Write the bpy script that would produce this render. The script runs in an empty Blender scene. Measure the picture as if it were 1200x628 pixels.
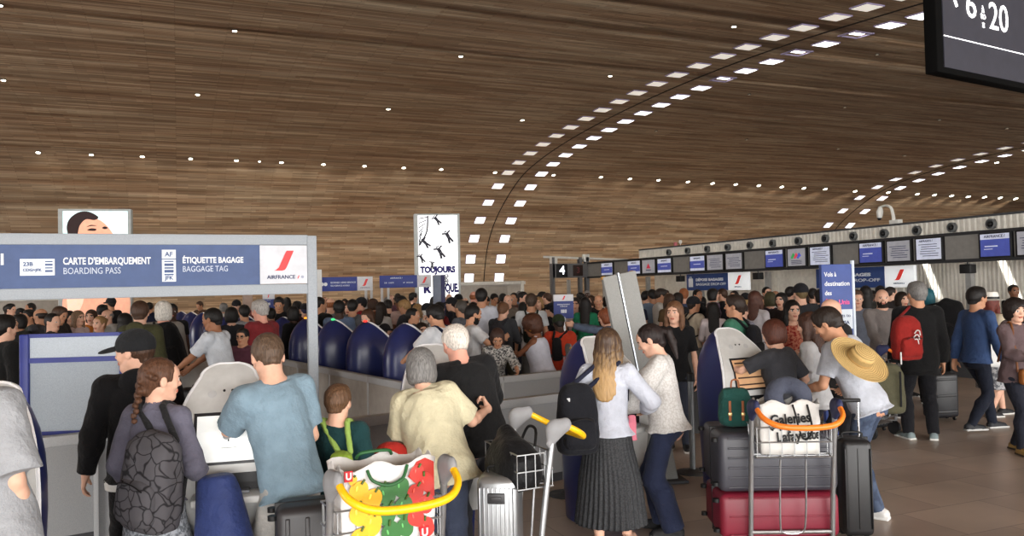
import bpy, bmesh, math, random
import numpy as np
from mathutils import Vector, Matrix, Euler
rnd = random.Random(7)
VS = 1.0          # voxel size multiplier
PI = math.pi
scene = bpy.context.scene
COL = scene.collection

# ------------------------------------------------------------------ camera model
FPX = 933.0; TH = math.radians(22.8); SL = 0.022
pitch = math.atan((338-314)/FPX)
Fh = Vector((math.sin(TH), math.cos(TH), 0)); Rh = Vector((math.cos(TH), -math.sin(TH), 0)); Zv = Vector((0, 0, 1))
CF = Fh*math.cos(pitch)+Zv*math.sin(pitch); CU = Zv*math.cos(pitch)-Fh*math.sin(pitch)
cc = math.sqrt(1-SL*SL)
CU2 = CU*cc+Rh*SL; CR2 = Rh*cc-CU*SL
CAM = Vector((0, 0, 1.9))
def ray(x, y): return CF+CR2*((x-600)/FPX)+CU2*((314-y)/FPX)
def P(x, y, d): return CAM+ray(x, y)*d                      # point seen at pixel x,y at depth d
def atX(x, y, X):
    r = ray(x, y); return CAM+r*(X/r.x)
def LD(l, d, z=0.0):                                        # lateral / forward metres from the camera foot -> world
    v = Rh*l+Fh*d; return Vector((v.x, v.y, z))
def at(px, d, z=0.0):                                       # floor point in picture column px at depth d
    p = P(px, 338-SL*(px-600), d); return Vector((p.x, p.y, z))
def head(a): return -(math.radians(a)+TH)                   # heading: 0 away from camera, 90 to its right, 180 towards it

cam_d = bpy.data.cameras.new('camera'); cam = bpy.data.objects.new('camera', cam_d); COL.objects.link(cam)
cam_d.sensor_width = 36.0; cam_d.lens = 36.0*FPX/1200.0; cam_d.clip_end = 300; cam_d.clip_start = 0.05
M = Matrix((CR2, CU2, -CF)).transposed().to_4x4(); M.translation = CAM
cam.matrix_world = M
scene.camera = cam

# ------------------------------------------------------------------ materials
def lin(c):
    return tuple((v/12.92 if v <= 0.04045 else ((v+0.055)/1.055)**2.4) for v in c)
def rgb(r, g=None, b=None):
    if g is None: r, g, b = r
    return lin((r/255, g/255, b/255))
_mats = {}
def mat(name, col, rough=0.8, metal=0.0, kind=None, emit=0.0, spec=0.3, scale=60.0, amt=0.25, col2=None, alpha=None):
    key = (name, tuple(col), rough, metal, kind, emit, scale, col2)
    if key in _mats: return _mats[key]
    m = bpy.data.materials.new(name); m.use_nodes = True
    nt = m.node_tree; N = nt.nodes; b = N['Principled BSDF']
    c = rgb(col) + (1,)
    b.inputs['Base Color'].default_value = c
    b.inputs['Roughness'].default_value = rough
    b.inputs['Metallic'].default_value = metal
    b.inputs['Specular IOR Level'].default_value = spec
    if emit:
        b.inputs['Emission Color'].default_value = c; b.inputs['Emission Strength'].default_value = emit
    tc = N.new('ShaderNodeTexCoord')
    def noise(sc, det=3, vec=None, rough_=0.6):
        n = N.new('ShaderNodeTexNoise'); n.inputs['Scale'].default_value = sc; n.inputs['Detail'].default_value = det
        n.inputs['Roughness'].default_value = rough_
        nt.links.new(vec or tc.outputs['Object'], n.inputs['Vector']); return n
    def ramp(fac, stops):
        r = N.new('ShaderNodeValToRGB'); el = r.color_ramp.elements
        while len(el) < len(stops): el.new(0.5)
        for e, (p, cc_) in zip(el, stops): e.position = p; e.color = cc_
        nt.links.new(fac, r.inputs['Fac']); return r
    def bump(h, st, dist=0.01):
        bp = N.new('ShaderNodeBump'); bp.inputs['Strength'].default_value = st; bp.inputs['Distance'].default_value = dist
        nt.links.new(h, bp.inputs['Height']); nt.links.new(bp.outputs['Normal'], b.inputs['Normal'])
    def sh(k): return tuple(min(1, v*k) for v in c[:3])+(1,)
    c2 = rgb(col2)+(1,) if col2 else None
    if kind in (None, 'plain'):
        n = noise(scale*0.15); r = ramp(n.outputs['Fac'], [(0.3, sh(1-amt*0.4)), (0.7, sh(1+amt*0.3))])
        nt.links.new(r.outputs['Color'], b.inputs['Base Color'])
        if emit: nt.links.new(r.outputs['Color'], b.inputs['Emission Color'])
    elif kind == 'cloth':
        b.inputs['Sheen Weight'].default_value = 0.05; b.inputs['Specular IOR Level'].default_value = .15
        n = noise(9, 4); r = ramp(n.outputs['Fac'], [(0.3, sh(0.86)), (0.7, sh(1.1))])
        nt.links.new(r.outputs['Color'], b.inputs['Base Color'])
        n2 = noise(14, 5); bump(n2.outputs['Fac'], 0.7, 0.03)
    elif kind == 'speckle':       # two-tone small pattern
        n = noise(scale, 2); r = ramp(n.outputs['Fac'], [(0.42, c), (0.56, c2)])
        nt.links.new(r.outputs['Color'], b.inputs['Base Color'])
    elif kind == 'crackle':       # angular line print
        v = N.new('ShaderNodeTexVoronoi'); v.feature = 'DISTANCE_TO_EDGE'; v.inputs['Scale'].default_value = scale
        n = noise(6, 2)
        mx = N.new('ShaderNodeMixRGB'); mx.inputs['Fac'].default_value = 0.12
        nt.links.new(tc.outputs['Object'], mx.inputs['Color1']); nt.links.new(n.outputs['Color'], mx.inputs['Color2'])
        nt.links.new(mx.outputs['Color'], v.inputs['Vector'])
        r = ramp(v.outputs['Distance'], [(0.02, c2), (0.07, c)])
        nt.links.new(r.outputs['Color'], b.inputs['Base Color'])
    elif kind == 'hair':
        mp = N.new('ShaderNodeMapping'); mp.inputs['Scale'].default_value = (1, 1, 0.12)
        nt.links.new(tc.outputs['Object'], mp.inputs['Vector'])
        n = noise(150, 3, mp.outputs['Vector']); r = ramp(n.outputs['Fac'], [(0.32, sh(0.55)), (0.68, sh(1.45))])
        nt.links.new(r.outputs['Color'], b.inputs['Base Color']); bump(n.outputs['Fac'], 0.6, 0.01)
        b.inputs['Roughness'].default_value = 0.5
    elif kind == 'hair2':         # roots to tips: two hair colours
        mp = N.new('ShaderNodeMapping'); mp.inputs['Scale'].default_value = (1, 1, 0.08)
        nt.links.new(tc.outputs['Object'], mp.inputs['Vector'])
        n = noise(60, 3, mp.outputs['Vector'])
        sx = N.new('ShaderNodeSeparateXYZ'); nt.links.new(tc.outputs['Object'], sx.inputs['Vector'])
        mr = N.new('ShaderNodeMapRange'); mr.inputs['From Min'].default_value = 1.48; mr.inputs['From Max'].default_value = 1.20; nt.links.new(sx.outputs['Z'], mr.inputs['Value'])
        ad = N.new('ShaderNodeMath'); ad.operation = 'ADD'; nt.links.new(mr.outputs['Result'], ad.inputs[0])
        ml = N.new('ShaderNodeMath'); ml.operation = 'MULTIPLY_ADD'; ml.inputs[1].default_value = 1.6; ml.inputs[2].default_value = -.8; nt.links.new(n.outputs['Fac'], ml.inputs[0]); nt.links.new(ml.outputs[0], ad.inputs[1])
        r = ramp(ad.outputs[0], [(0.05, c), (0.95, c2)])
        nt.links.new(r.outputs['Color'], b.inputs['Base Color']); bump(n.outputs['Fac'], 0.6, 0.01)
        b.inputs['Roughness'].default_value = 0.45
    elif kind == 'skin':
        n = noise(14, 3); r = ramp(n.outputs['Fac'], [(0.3, sh(0.88)), (0.7, sh(1.08))])
        nt.links.new(r.outputs['Color'], b.inputs['Base Color'])
        b.inputs['Subsurface Weight'].default_value = 0.0
    elif kind == 'grain':         # fine speckled grey sheet
        n = noise(240, 2); r = ramp(n.outputs['Fac'], [(0.3, sh(0.82)), (0.7, sh(1.12))])
        nt.links.new(r.outputs['Color'], b.inputs['Base Color'])
    elif kind == 'straw':
        sx = N.new('ShaderNodeSeparateXYZ'); nt.links.new(tc.outputs['Object'], sx.inputs['Vector'])
        w = N.new('ShaderNodeTexWave'); w.wave_type = 'RINGS'; w.rings_direction = 'Z'; w.inputs['Scale'].default_value = 22
        w.inputs['Distortion'].default_value = 1.0
        nt.links.new(tc.outputs['Object'], w.inputs['Vector'])
        n = noise(120, 2)
        r = ramp(w.outputs['Color'], [(0.1, sh(0.62)), (0.6, sh(1.1))]); mx = N.new('ShaderNodeMixRGB'); mx.blend_type = 'MULTIPLY'; mx.inputs['Fac'].default_value = 0.35
        nt.links.new(r.outputs['Color'], mx.inputs['Color1']); nt.links.new(n.outputs['Fac'], mx.inputs['Color2'])
        nt.links.new(mx.outputs['Color'], b.inputs['Base Color']); bump(w.outputs['Fac'], 0.6, 0.006)
    _mats[key] = m
    return m

# ------------------------------------------------------------------ object helpers
def props(o, label=None, cat=None, group=None, kind=None):
    if label: o['label'] = label
    if cat: o['category'] = cat
    if group: o['group'] = group
    if kind: o['kind'] = kind
    return o
def empty(name, loc=(0, 0, 0), rz=0.0, label=None, cat=None, group=None):
    o = bpy.data.objects.new(name, None); COL.objects.link(o); o.location = loc; o.rotation_euler = (0, 0, rz); o.empty_display_size = 0.1
    return props(o, label, cat, group)
def link(name, me, m=None, parent=None, loc=None, rot=None):
    o = bpy.data.objects.new(name, me); COL.objects.link(o)
    if m:
        for mm in (m if isinstance(m, (list, tuple)) else [m]): me.materials.append(mm)
    if parent is not None: o.parent = parent
    if loc is not None: o.location = loc
    if rot is not None: o.rotation_euler = rot
    return o
def copy_tree(o, parent=None):
    c = o.copy(); COL.objects.link(c)
    if parent is not None: c.parent = parent
    for ch in list(o.children): copy_tree(ch, c)
    return c

class MB:                                                     # collects boxes, tubes, lathes -> ONE mesh
    def __init__(s): s.v = []; s.f = []; s.mi = []; s.sm = []
    def add(s, vs, fs, mi=0, smooth=False):
        n = len(s.v); s.v += [tuple(v) for v in vs]; s.f += [tuple(i+n for i in f) for f in fs]; s.mi += [mi]*len(fs); s.sm += [smooth]*len(fs); return s
    def box(s, c, h, mi=0, rot=None, bev=0.0):
        hx, hy, hz = h; c = Vector(c)
        b = min(bev, hx*0.9, hy*0.9, hz*0.9)
        if b <= 0:
            vs = [Vector((x*hx, y*hy, z*hz)) for x in (-1, 1) for y in (-1, 1) for z in (-1, 1)]
            fs = [(0, 1, 3, 2), (4, 6, 7, 5), (0, 4, 5, 1), (2, 3, 7, 6), (0, 2, 6, 4), (1, 5, 7, 3)]
        else:
            bm = bmesh.new(); bmesh.ops.create_cube(bm, size=2.0)
            for v in bm.verts: v.co = Vector((v.co.x*hx, v.co.y*hy, v.co.z*hz))
            bmesh.ops.bevel(bm, geom=list(bm.edges), offset=b, segments=3, affect='EDGES', profile=0.5)
            bm.verts.index_update(); vs = [v.co.copy() for v in bm.verts]; fs = [[v.index for v in f.verts] for f in bm.faces]; bm.free()
        if rot is not None:
            R = rot if isinstance(rot, Matrix) else Euler(rot).to_matrix()
            vs = [R@v for v in vs]
        return s.add([v+c for v in vs], fs, mi, b > 0)
    def tube(s, pts, r, n=10, mi=0, closed=False, smooth_path=0):
        pts = [Vector(p) for p in pts]
        if smooth_path: pts = catmull(pts, smooth_path, closed)
        m = len(pts); rr = r if isinstance(r, (list, tuple)) else [r]*m
        if len(rr) != m: rr = list(np.interp(np.linspace(0, 1, m), np.linspace(0, 1, len(rr)), rr))
        vs = []; up = None
        for i, p in enumerate(pts):
            a = pts[i-1] if (i > 0 or closed) else p; b_ = pts[(i+1) % m] if (i < m-1 or closed) else p
            t = (b_-a).normalized()
            if up is None: up = t.orthogonal().normalized()
            up = (up-t*up.dot(t)); up = up.normalized() if up.length > 1e-6 else t.orthogonal().normalized()
            sd = t.cross(up)
            for k in range(n):
                q = 2*PI*k/n; vs.append(p+(up*math.cos(q)+sd*math.sin(q))*rr[i])
        fs = []
        for i in range(m if closed else m-1):
            j = (i+1) % m
            for k in range(n):
                l = (k+1) % n; fs.append((i*n+k, i*n+l, j*n+l, j*n+k))
        if not closed: fs.append(tuple(range(n-1, -1, -1))); fs.append(tuple((m-1)*n+k for k in range(n)))
        return s.add(vs, fs, mi, True)
    def lathe(s, prof, n=24, mi=0, c=(0, 0, 0), rot=None, sx=1, sy=1):
        vs = []; c = Vector(c); R = rot if isinstance(rot, Matrix) else (Euler(rot).to_matrix() if rot else Matrix.Identity(3))
        for r, z in prof:
            for k in range(n):
                a = 2*PI*k/n; vs.append(R@Vector((r*math.cos(a)*sx, r*math.sin(a)*sy, z))+c)
        fs = []
        for i in range(len(prof)-1):
            for k in range(n):
                l = (k+1) % n; fs.append((i*n+k, i*n+l, (i+1)*n+l, (i+1)*n+k))
        fs.append(tuple(range(n-1, -1, -1))); fs.append(tuple((len(prof)-1)*n+k for k in range(n)))
        return s.add(vs, fs, mi, True)
    def build(s, name, m, parent=None, loc=None, rot=None, auto=True):
        me = bpy.data.meshes.new(name); me.from_pydata(s.v, [], s.f); me.update()
        me.polygons.foreach_set('material_index', s.mi); me.polygons.foreach_set('use_smooth', s.sm)
        o = link(name, me, m, parent, loc, rot)
        if auto and any(s.sm):
            try: me.set_sharp_from_angle(angle=math.radians(40))
            except Exception: pass
        return o
def catmull(pts, k=6, closed=False):
    n = len(pts); out = []
    rng = range(n if closed else n-1)
    for i in rng:
        p0 = pts[(i-1) % n] if (closed or i > 0) else pts[0]; p1 = pts[i]; p2 = pts[(i+1) % n]; p3 = pts[(i+2) % n] if (closed or i+2 < n) else pts[-1]
        for j in range(k):
            t = j/k; out.append(0.5*((2*p1)+(p2-p0)*t+(2*p0-5*p1+4*p2-p3)*t*t+(3*p1-p0-3*p2+p3)*t*t*t))
    if not closed: out.append(pts[-1])
    return out
_fonts = {}
def text_mesh(s, size, bold=0.0, depth=0.002, align='LEFT', xs=1.0, sp=1.0):
    cu = bpy.data.curves.new('txt', 'FONT'); cu.body = s; cu.size = size; cu.extrude = depth; cu.offset = bold; cu.align_x = align; cu.align_y = 'CENTER'
    cu.space_character = sp; cu.resolution_u = 3
    o = bpy.data.objects.new('txt', cu); COL.objects.link(o)
    dg = bpy.context.evaluated_depsgraph_get(); me = bpy.data.meshes.new_from_object(o.evaluated_get(dg))
    bpy.data.objects.remove(o); bpy.data.curves.remove(cu)
    if xs != 1.0:
        for v in me.vertices: v.co.x *= xs
    me.materials.clear()
    return me
RX90 = Euler((PI/2, 0, 0)).to_matrix()
def text(name, s, size, m, parent, loc, bold=0.0, align='LEFT', xs=1.0, rot=(PI/2, 0, 0), sp=1.0, fit=None):
    """lettering lying in the x-z plane of its parent, read from -y"""
    me = text_mesh(s, size, bold, 0.0015, align, xs, sp)
    if fit and len(me.vertices):
        a = [v.co.x for v in me.vertices]; k = fit/(max(a)-min(a))
        for v in me.vertices: v.co.x *= k
    return link(name, me, m, parent, loc, rot)
def poly(name, pts, thick, m, parent=None, loc=None, rot=None):
    """extruded outline in the x-z plane, front at y=0, going back to +y"""
    n = len(pts); mb = MB()
    vs = [(x, 0, z) for x, z in pts]+[(x, thick, z) for x, z in pts]
    fs = [tuple(range(n)), tuple(range(2*n-1, n-1, -1))]+[(i, i+n, (i+1) % n+n, (i+1) % n) for i in range(n)]
    mb.add(vs, fs); return mb.build(name, m, parent, loc, rot)

# ------------------------------------------------------------------ distance-field modelling
def V3(p): return np.array([float(p[0]), float(p[1]), float(p[2])])
def unit(v): v = np.array(v, float); return v/max(1e-9, np.linalg.norm(v))
class Field:
    def __init__(s, h): s.h = h*VS; s.ops = []; s.mx = 0.0
    def _a(s, lo, hi, fn, op, k): s.ops.append((np.array(lo, float), np.array(hi, float), fn, op, k)); s.mx = max(s.mx, k); return s
    def cone(s, a, b, ra, rb=None, k=0.02, sq=None, op='u', cut=None, cuta=None):
        """tapered capsule; sq=(direction, factor) flattens it; cut: chop off flat at end b (a)"""
        a = V3(a); b = V3(b); rb = ra if rb is None else rb; m = max(ra, rb)
        if np.linalg.norm(b-a) < 1e-5: b = b+np.array([1e-4, 0, 0])
        fac = 1.0; n = None
        if sq: n = unit(sq[0]); fac = sq[1]
        def warp(p): return p+n*(np.dot(p-a, n)*(1/fac-1)) if n is not None else p
        A = warp(a); B = warp(b); ba = B-A; l2 = float(ba@ba)
        u0 = unit(b-a)
        def fn(X, Y, Z):
            px = X-a[0]; py = Y-a[1]; pz = Z-a[2]
            if n is not None:
                dn = (px*n[0]+py*n[1]+pz*n[2])*(1/fac-1)
                qx, qy, qz = px+n[0]*dn, py+n[1]*dn, pz+n[2]*dn
            else: qx, qy, qz = px, py, pz
            t = np.clip((qx*ba[0]+qy*ba[1]+qz*ba[2])/l2, 0, 1)
            d = np.sqrt((qx-ba[0]*t)**2+(qy-ba[1]*t)**2+(qz-ba[2]*t)**2)-(ra+(rb-ra)*t)
            d = d*min(1.0, fac)
            if cut is not None: d = np.maximum(d, (px*u0[0]+py*u0[1]+pz*u0[2])-float(np.linalg.norm(b-a))-cut)
            if cuta is not None: d = np.maximum(d, -(px*u0[0]+py*u0[1]+pz*u0[2])-cuta)
            return d
        return s._a(np.minimum(a, b)-m, np.maximum(a, b)+m, fn, op, k)
    def chain(s, pts, rs, k=0.02, op='u', sq=None):
        for i in range(len(pts)-1): s.cone(pts[i], pts[i+1], rs[i], rs[i+1], k, sq, op)
        return s
    def ell(s, c, r, R=None, k=0.02, op='u'):
        c = V3(c); r = np.array(r, float); Rm = np.identity(3) if R is None else np.array(R)   # rows = local axes in parent space
        def fn(X, Y, Z):
            px, py, pz = X-c[0], Y-c[1], Z-c[2]
            q = [(px*Rm[i][0]+py*Rm[i][1]+pz*Rm[i][2]) for i in range(3)]
            k0 = np.sqrt((q[0]/r[0])**2+(q[1]/r[1])**2+(q[2]/r[2])**2)
            k1 = np.sqrt((q[0]/r[0]**2)**2+(q[1]/r[1]**2)**2+(q[2]/r[2]**2)**2)+1e-6
            return k0*(k0-1)/k1
        m = max(r); ext = np.sqrt(sum((Rm[i]*r[i])**2 for i in range(3)))
        return s._a(c-ext, c+ext, fn, op, k)
    def box(s, c, h, R=None, rd=0.01, k=0.005, op='u'):
        c = V3(c); h = np.array(h, float)-rd; Rm = np.identity(3) if R is None else np.array(R)
        def fn(X, Y, Z):
            px, py, pz = X-c[0], Y-c[1], Z-c[2]
            q = [np.abs(px*Rm[i][0]+py*Rm[i][1]+pz*Rm[i][2])-h[i] for i in range(3)]
            out = np.sqrt(np.maximum(q[0], 0)**2+np.maximum(q[1], 0)**2+np.maximum(q[2], 0)**2)
            return out+np.minimum(np.maximum(q[0], np.maximum(q[1], q[2])), 0)-rd
        ext = sum(np.abs(Rm[i])*(h[i]+rd) for i in range(3))
        return s._a(c-ext, c+ext, fn, op, k)
    def loft(s, o, R, lv, k=0.02, op='u', pw=2.0, off=0.0, pleat=0, pamp=0.0, rc=0.015):
        """stack of ellipses along R[2] from origin o: lv rows (s, halfwidth, halfdepth, shift_y[, shift_x]); R rows = right, forward, up"""
        o = V3(o); Rm = np.array(R, float); lv = np.array([list(r)+[0]*(5-len(r)) for r in lv], float); lv = lv[np.argsort(lv[:, 0])]
        S = lv[:, 0]; ss = np.linspace(S[0], S[-1], 48)
        out = []
        for c_ in range(1, 5):                                   # smooth interpolation of the rows
            y = np.interp(ss, S, lv[:, c_]); kk = np.array([1, 2, 3, 2, 1.])/9; yp = np.pad(y, 2, mode='edge'); y = np.convolve(yp, kk, 'valid'); out.append(y)
        W, D, SY, SX = out; W = W+off; D = D+off
        s0, s1 = S[0]-off*0.3, S[-1]+off*0.3
        def fn(X, Y, Z):
            px, py, pz = X-o[0], Y-o[1], Z-o[2]
            x = px*Rm[0][0]+py*Rm[0][1]+pz*Rm[0][2]; y = px*Rm[1][0]+py*Rm[1][1]+pz*Rm[1][2]; t = px*Rm[2][0]+py*Rm[2][1]+pz*Rm[2][2]
            w = np.interp(t, ss, W); d_ = np.interp(t, ss, D); sy = np.interp(t, ss, SY); sx = np.interp(t, ss, SX)
            x = x-sx; y = y-sy
            if pw == 2.0: kk = np.sqrt((x/w)**2+(y/d_)**2)
            else: kk = (np.abs(x/w)**pw+np.abs(y/d_)**pw)**(1/pw)
            dd = (kk-1)*np.minimum(w, d_)
            if pleat:
                fr = np.clip((s1-t)/(s1-s0), 0, 1)
                dd = dd+pamp*np.sin(np.arctan2(y, x)*pleat+3*np.sin(t*4))*fr
            e = np.maximum(t-s1, s0-t)
            mx_ = np.maximum(dd, e); 
            if rc > 0:
                a = np.maximum(dd+rc, 0); b = np.maximum(e+rc, 0); return np.where((a > 0) & (b > 0), np.sqrt(a*a+b*b)-rc, mx_)
            return mx_
        m = max(W.max(), D.max())+abs(pamp)+max(abs(SY).max(), abs(SX).max())
        c0 = o+Rm[2]*s0; c1 = o+Rm[2]*s1
        ext = np.sqrt(np.maximum(0, 1-Rm[2]**2))*m+0.02
        return s._a(np.minimum(c0, c1)-ext, np.maximum(c0, c1)+ext, fn, op, k)
    def plane(s, p, n):                                          # keep the side the normal points away from
        p = V3(p); n = unit(n)
        s.ops.append((None, None, lambda X, Y, Z: (X-p[0])*n[0]+(Y-p[1])*n[1]+(Z-p[2])*n[2], 'i', 0)); return s
    def wrinkle(s, amp=0.005, f=22.0, seed=0, fz=0.45):
        r = random.Random(seed); ph = [r.uniform(0, 6.28) for _ in range(12)]; dirs = [unit((r.uniform(-1, 1), r.uniform(-1, 1), r.uniform(-1, 1)*fz)) for _ in range(6)]
        def fn(X, Y, Z):
            wx = 0.035*np.sin(9*Z+ph[0])+0.03*np.sin(13*Y+ph[1]); wz = 0.04*np.sin(8*X+ph[2])
            d = 0
            for i, v in enumerate(dirs):
                ff = f*(0.6+0.35*i)
                q = (X+wx)*v[0]+(Y+wx)*v[1]+(Z+wz)*v[2]
                d = d+np.abs(np.sin(q*ff+ph[3+i]))/(1+0.5*i)
            return (d-1.4)*amp*0.6
        s.ops.append((None, None, fn, 'w', 0)); return s
    def noise(s, fn): s.ops.append((None, None, fn, 'w', 0)); return s
    def grid(s):
        h = s.h; m = 3*h+0.5*s.mx
        us = [o for o in s.ops if o[3] == 'u']
        lo = np.min([o[0] for o in us], axis=0)-m; hi = np.max([o[1] for o in us], axis=0)+m
        n = np.ceil((hi-lo)/h).astype(int)+1
        ax = [lo[i]+h*np.arange(n[i]) for i in range(3)]
        F = np.full(n, 0.2, np.float32)
        for (a, b, fn, op, k) in s.ops:
            if op in ('i', 'w'):
                if op == 'i':
                    d = fn(ax[0][:, None, None], ax[1][None, :, None], ax[2][None, None, :]); F = np.maximum(F, d).astype(np.float32)
                else:
                    idx = np.nonzero(np.abs(F) < 4*h+0.01)
                    F[idx] += fn(ax[0][idx[0]], ax[1][idx[1]], ax[2][idx[2]]).astype(np.float32)
                continue
            mm = k+2.5*h
            i0 = np.clip(np.floor((a-mm-lo)/h).astype(int), 0, n); i1 = np.clip(np.ceil((b+mm-lo)/h).astype(int)+1, 0, n)
            if np.any(i1 <= i0): continue
            sl = tuple(slice(i0[i], i1[i]) for i in range(3))
            d = fn(ax[0][sl[0]][:, None, None], ax[1][sl[1]][None, :, None], ax[2][sl[2]][None, None, :])
            Fs = F[sl]
            if op == 'u':
                if k > 0:
                    hh = np.maximum(k-np.abs(Fs-d), 0)/k; r = np.minimum(Fs, d)-hh*hh*k*0.25
                else: r = np.minimum(Fs, d)
            else:
                d = -d
                if k > 0:
                    hh = np.maximum(k-np.abs(Fs-d), 0)/k; r = np.maximum(Fs, d)+hh*hh*k*0.25
                else: r = np.maximum(Fs, d)
            F[sl] = r
        F[0] = F[-1] = 0.1; F[:, 0] = F[:, -1] = 0.1; F[:, :, 0] = F[:, :, -1] = 0.1
        return F, lo, h
    def mesh(s, name, slot=None):
        F, lo, h = s.grid()
        S = F < 0; nx, ny, nz = F.shape
        c = S.astype(np.int8)
        cnt = c[:-1, :-1, :-1]+c[1:, :-1, :-1]+c[:-1, 1:, :-1]+c[1:, 1:, :-1]+c[:-1, :-1, 1:]+c[1:, :-1, 1:]+c[:-1, 1:, 1:]+c[1:, 1:, 1:]
        ii = np.nonzero((cnt > 0) & (cnt < 8)); N = len(ii[0])
        cid = np.full(cnt.shape, -1, np.int32); cid[ii] = np.arange(N)
        cor = [(0, 0, 0), (1, 0, 0), (0, 1, 0), (1, 1, 0), (0, 0, 1), (1, 0, 1), (0, 1, 1), (1, 1, 1)]
        val = [F[ii[0]+a, ii[1]+b, ii[2]+d] for a, b, d in cor]
        acc = np.zeros((N, 3)); w = np.zeros(N)
        for a, b in [(0, 1), (2, 3), (4, 5), (6, 7), (0, 2), (1, 3), (4, 6), (5, 7), (0, 4), (1, 5), (2, 6), (3, 7)]:
            va, vb = val[a], val[b]; m = (va < 0) != (vb < 0); t = np.where(m, va/np.where(m, va-vb, 1), 0)
            pa = np.array(cor[a], float); pb = np.array(cor[b], float)
            acc += (pa[None]+(pb-pa)[None]*t[:, None])*m[:, None]; w += m
        acc /= np.maximum(w, 1)[:, None]
        co = lo[None]+h*(np.stack(ii, 1)+acc)
        faces = []
        for axn in range(3):
            sl0 = [slice(None)]*3; sl1 = [slice(None)]*3; sl0[axn] = slice(0, -1); sl1[axn] = slice(1, None)
            A = S[tuple(sl0)]; B = S[tuple(sl1)]; o1, o2 = [a for a in range(3) if a != axn]
            e = np.nonzero(A != B); e = [x for x in e]
            ok = (e[o1] >= 1) & (e[o2] >= 1) & (e[o1] < F.shape[o1]-1) & (e[o2] < F.shape[o2]-1)
            e = [x[ok] for x in e]; ins = A[tuple(e)]
            def cell(d1, d2):
                q = list(e); q = [x.copy() for x in q]; q[o1] += d1; q[o2] += d2; return cid[tuple(q)]
            q = np.stack([cell(-1, -1), cell(0, -1), cell(0, 0), cell(-1, 0)], 1)
            flip = ins if axn != 1 else ~ins
            q = np.where(flip[:, None], q, q[:, ::-1])
            faces.append(q)
        fa = np.concatenate(faces); fa = fa[(fa >= 0).all(1)]
        me = bpy.data.meshes.new(name)
        me.vertices.add(N); me.vertices.foreach_set('co', co.astype(np.float32).ravel())
        me.loops.add(len(fa)*4); me.loops.foreach_set('vertex_index', fa.astype(np.int32).ravel())
        me.polygons.add(len(fa)); me.polygons.foreach_set('loop_start', np.arange(len(fa), dtype=np.int32)*4)
        try: me.polygons.foreach_set('loop_total', np.full(len(fa), 4, np.int32))
        except Exception: pass
        me.polygons.foreach_set('use_smooth', np.ones(len(fa), bool))
        if slot is not None:
            cen = co[fa].mean(1); me.polygons.foreach_set('material_index', slot(cen).astype(np.int32))
        me.update(calc_edges=True); me.validate()
        return me
def fobj(name, field, m, parent=None, slot=None, loc=None, rot=None):
    return link(name, field.mesh(name, slot), m, parent, loc, rot)
# ------------------------------------------------------------------ people
def ik(a, b, l1, l2, hint):
    a = V3(a); b = V3(b); d = b-a; L = np.linalg.norm(d); m = (l1+l2)*0.995
    if L > m: b = a+d/L*m; d = b-a; L = m
    if L < abs(l1-l2)+0.02: L = abs(l1-l2)+0.02
    u = unit(d); x = (l1*l1-l2*l2+L*L)/(2*L); h2 = max(0, l1*l1-x*x)
    hn = V3(hint); hn = hn-u*np.dot(hn, u); hn = unit(hn)
    return a+u*x+hn*math.sqrt(h2), b
def rot3(v, ax, ang):
    return np.array(Matrix.Rotation(ang, 3, Vector(ax))@Vector(v))
DEF_LEVELS = {
 'm': [(-.085, .070, .062, -.004), (-.05, .098, .072, -.008), (-.01, .101, .076, -.010), (.03, .098, .071, -.004), (.08, .090, .064, .002), (.14, .096, .066, .004), (.20, .105, .070, .004), (.25, .108, .066, 0), (.285, .092, .052, -.004), (.305, .05, .04, -.004)],
 'f': [(-.085, .070, .062, -.004), (-.05, .101, .076, -.012), (-.01, .103, .079, -.014), (.03, .094, .066, -.006), (.085, .076, .055, .0), (.13, .080, .057, .004), (.19, .087, .072, .012), (.24, .090, .060, .004), (.285, .080, .046, -.004), (.305, .045, .036, -.004)]}
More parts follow.
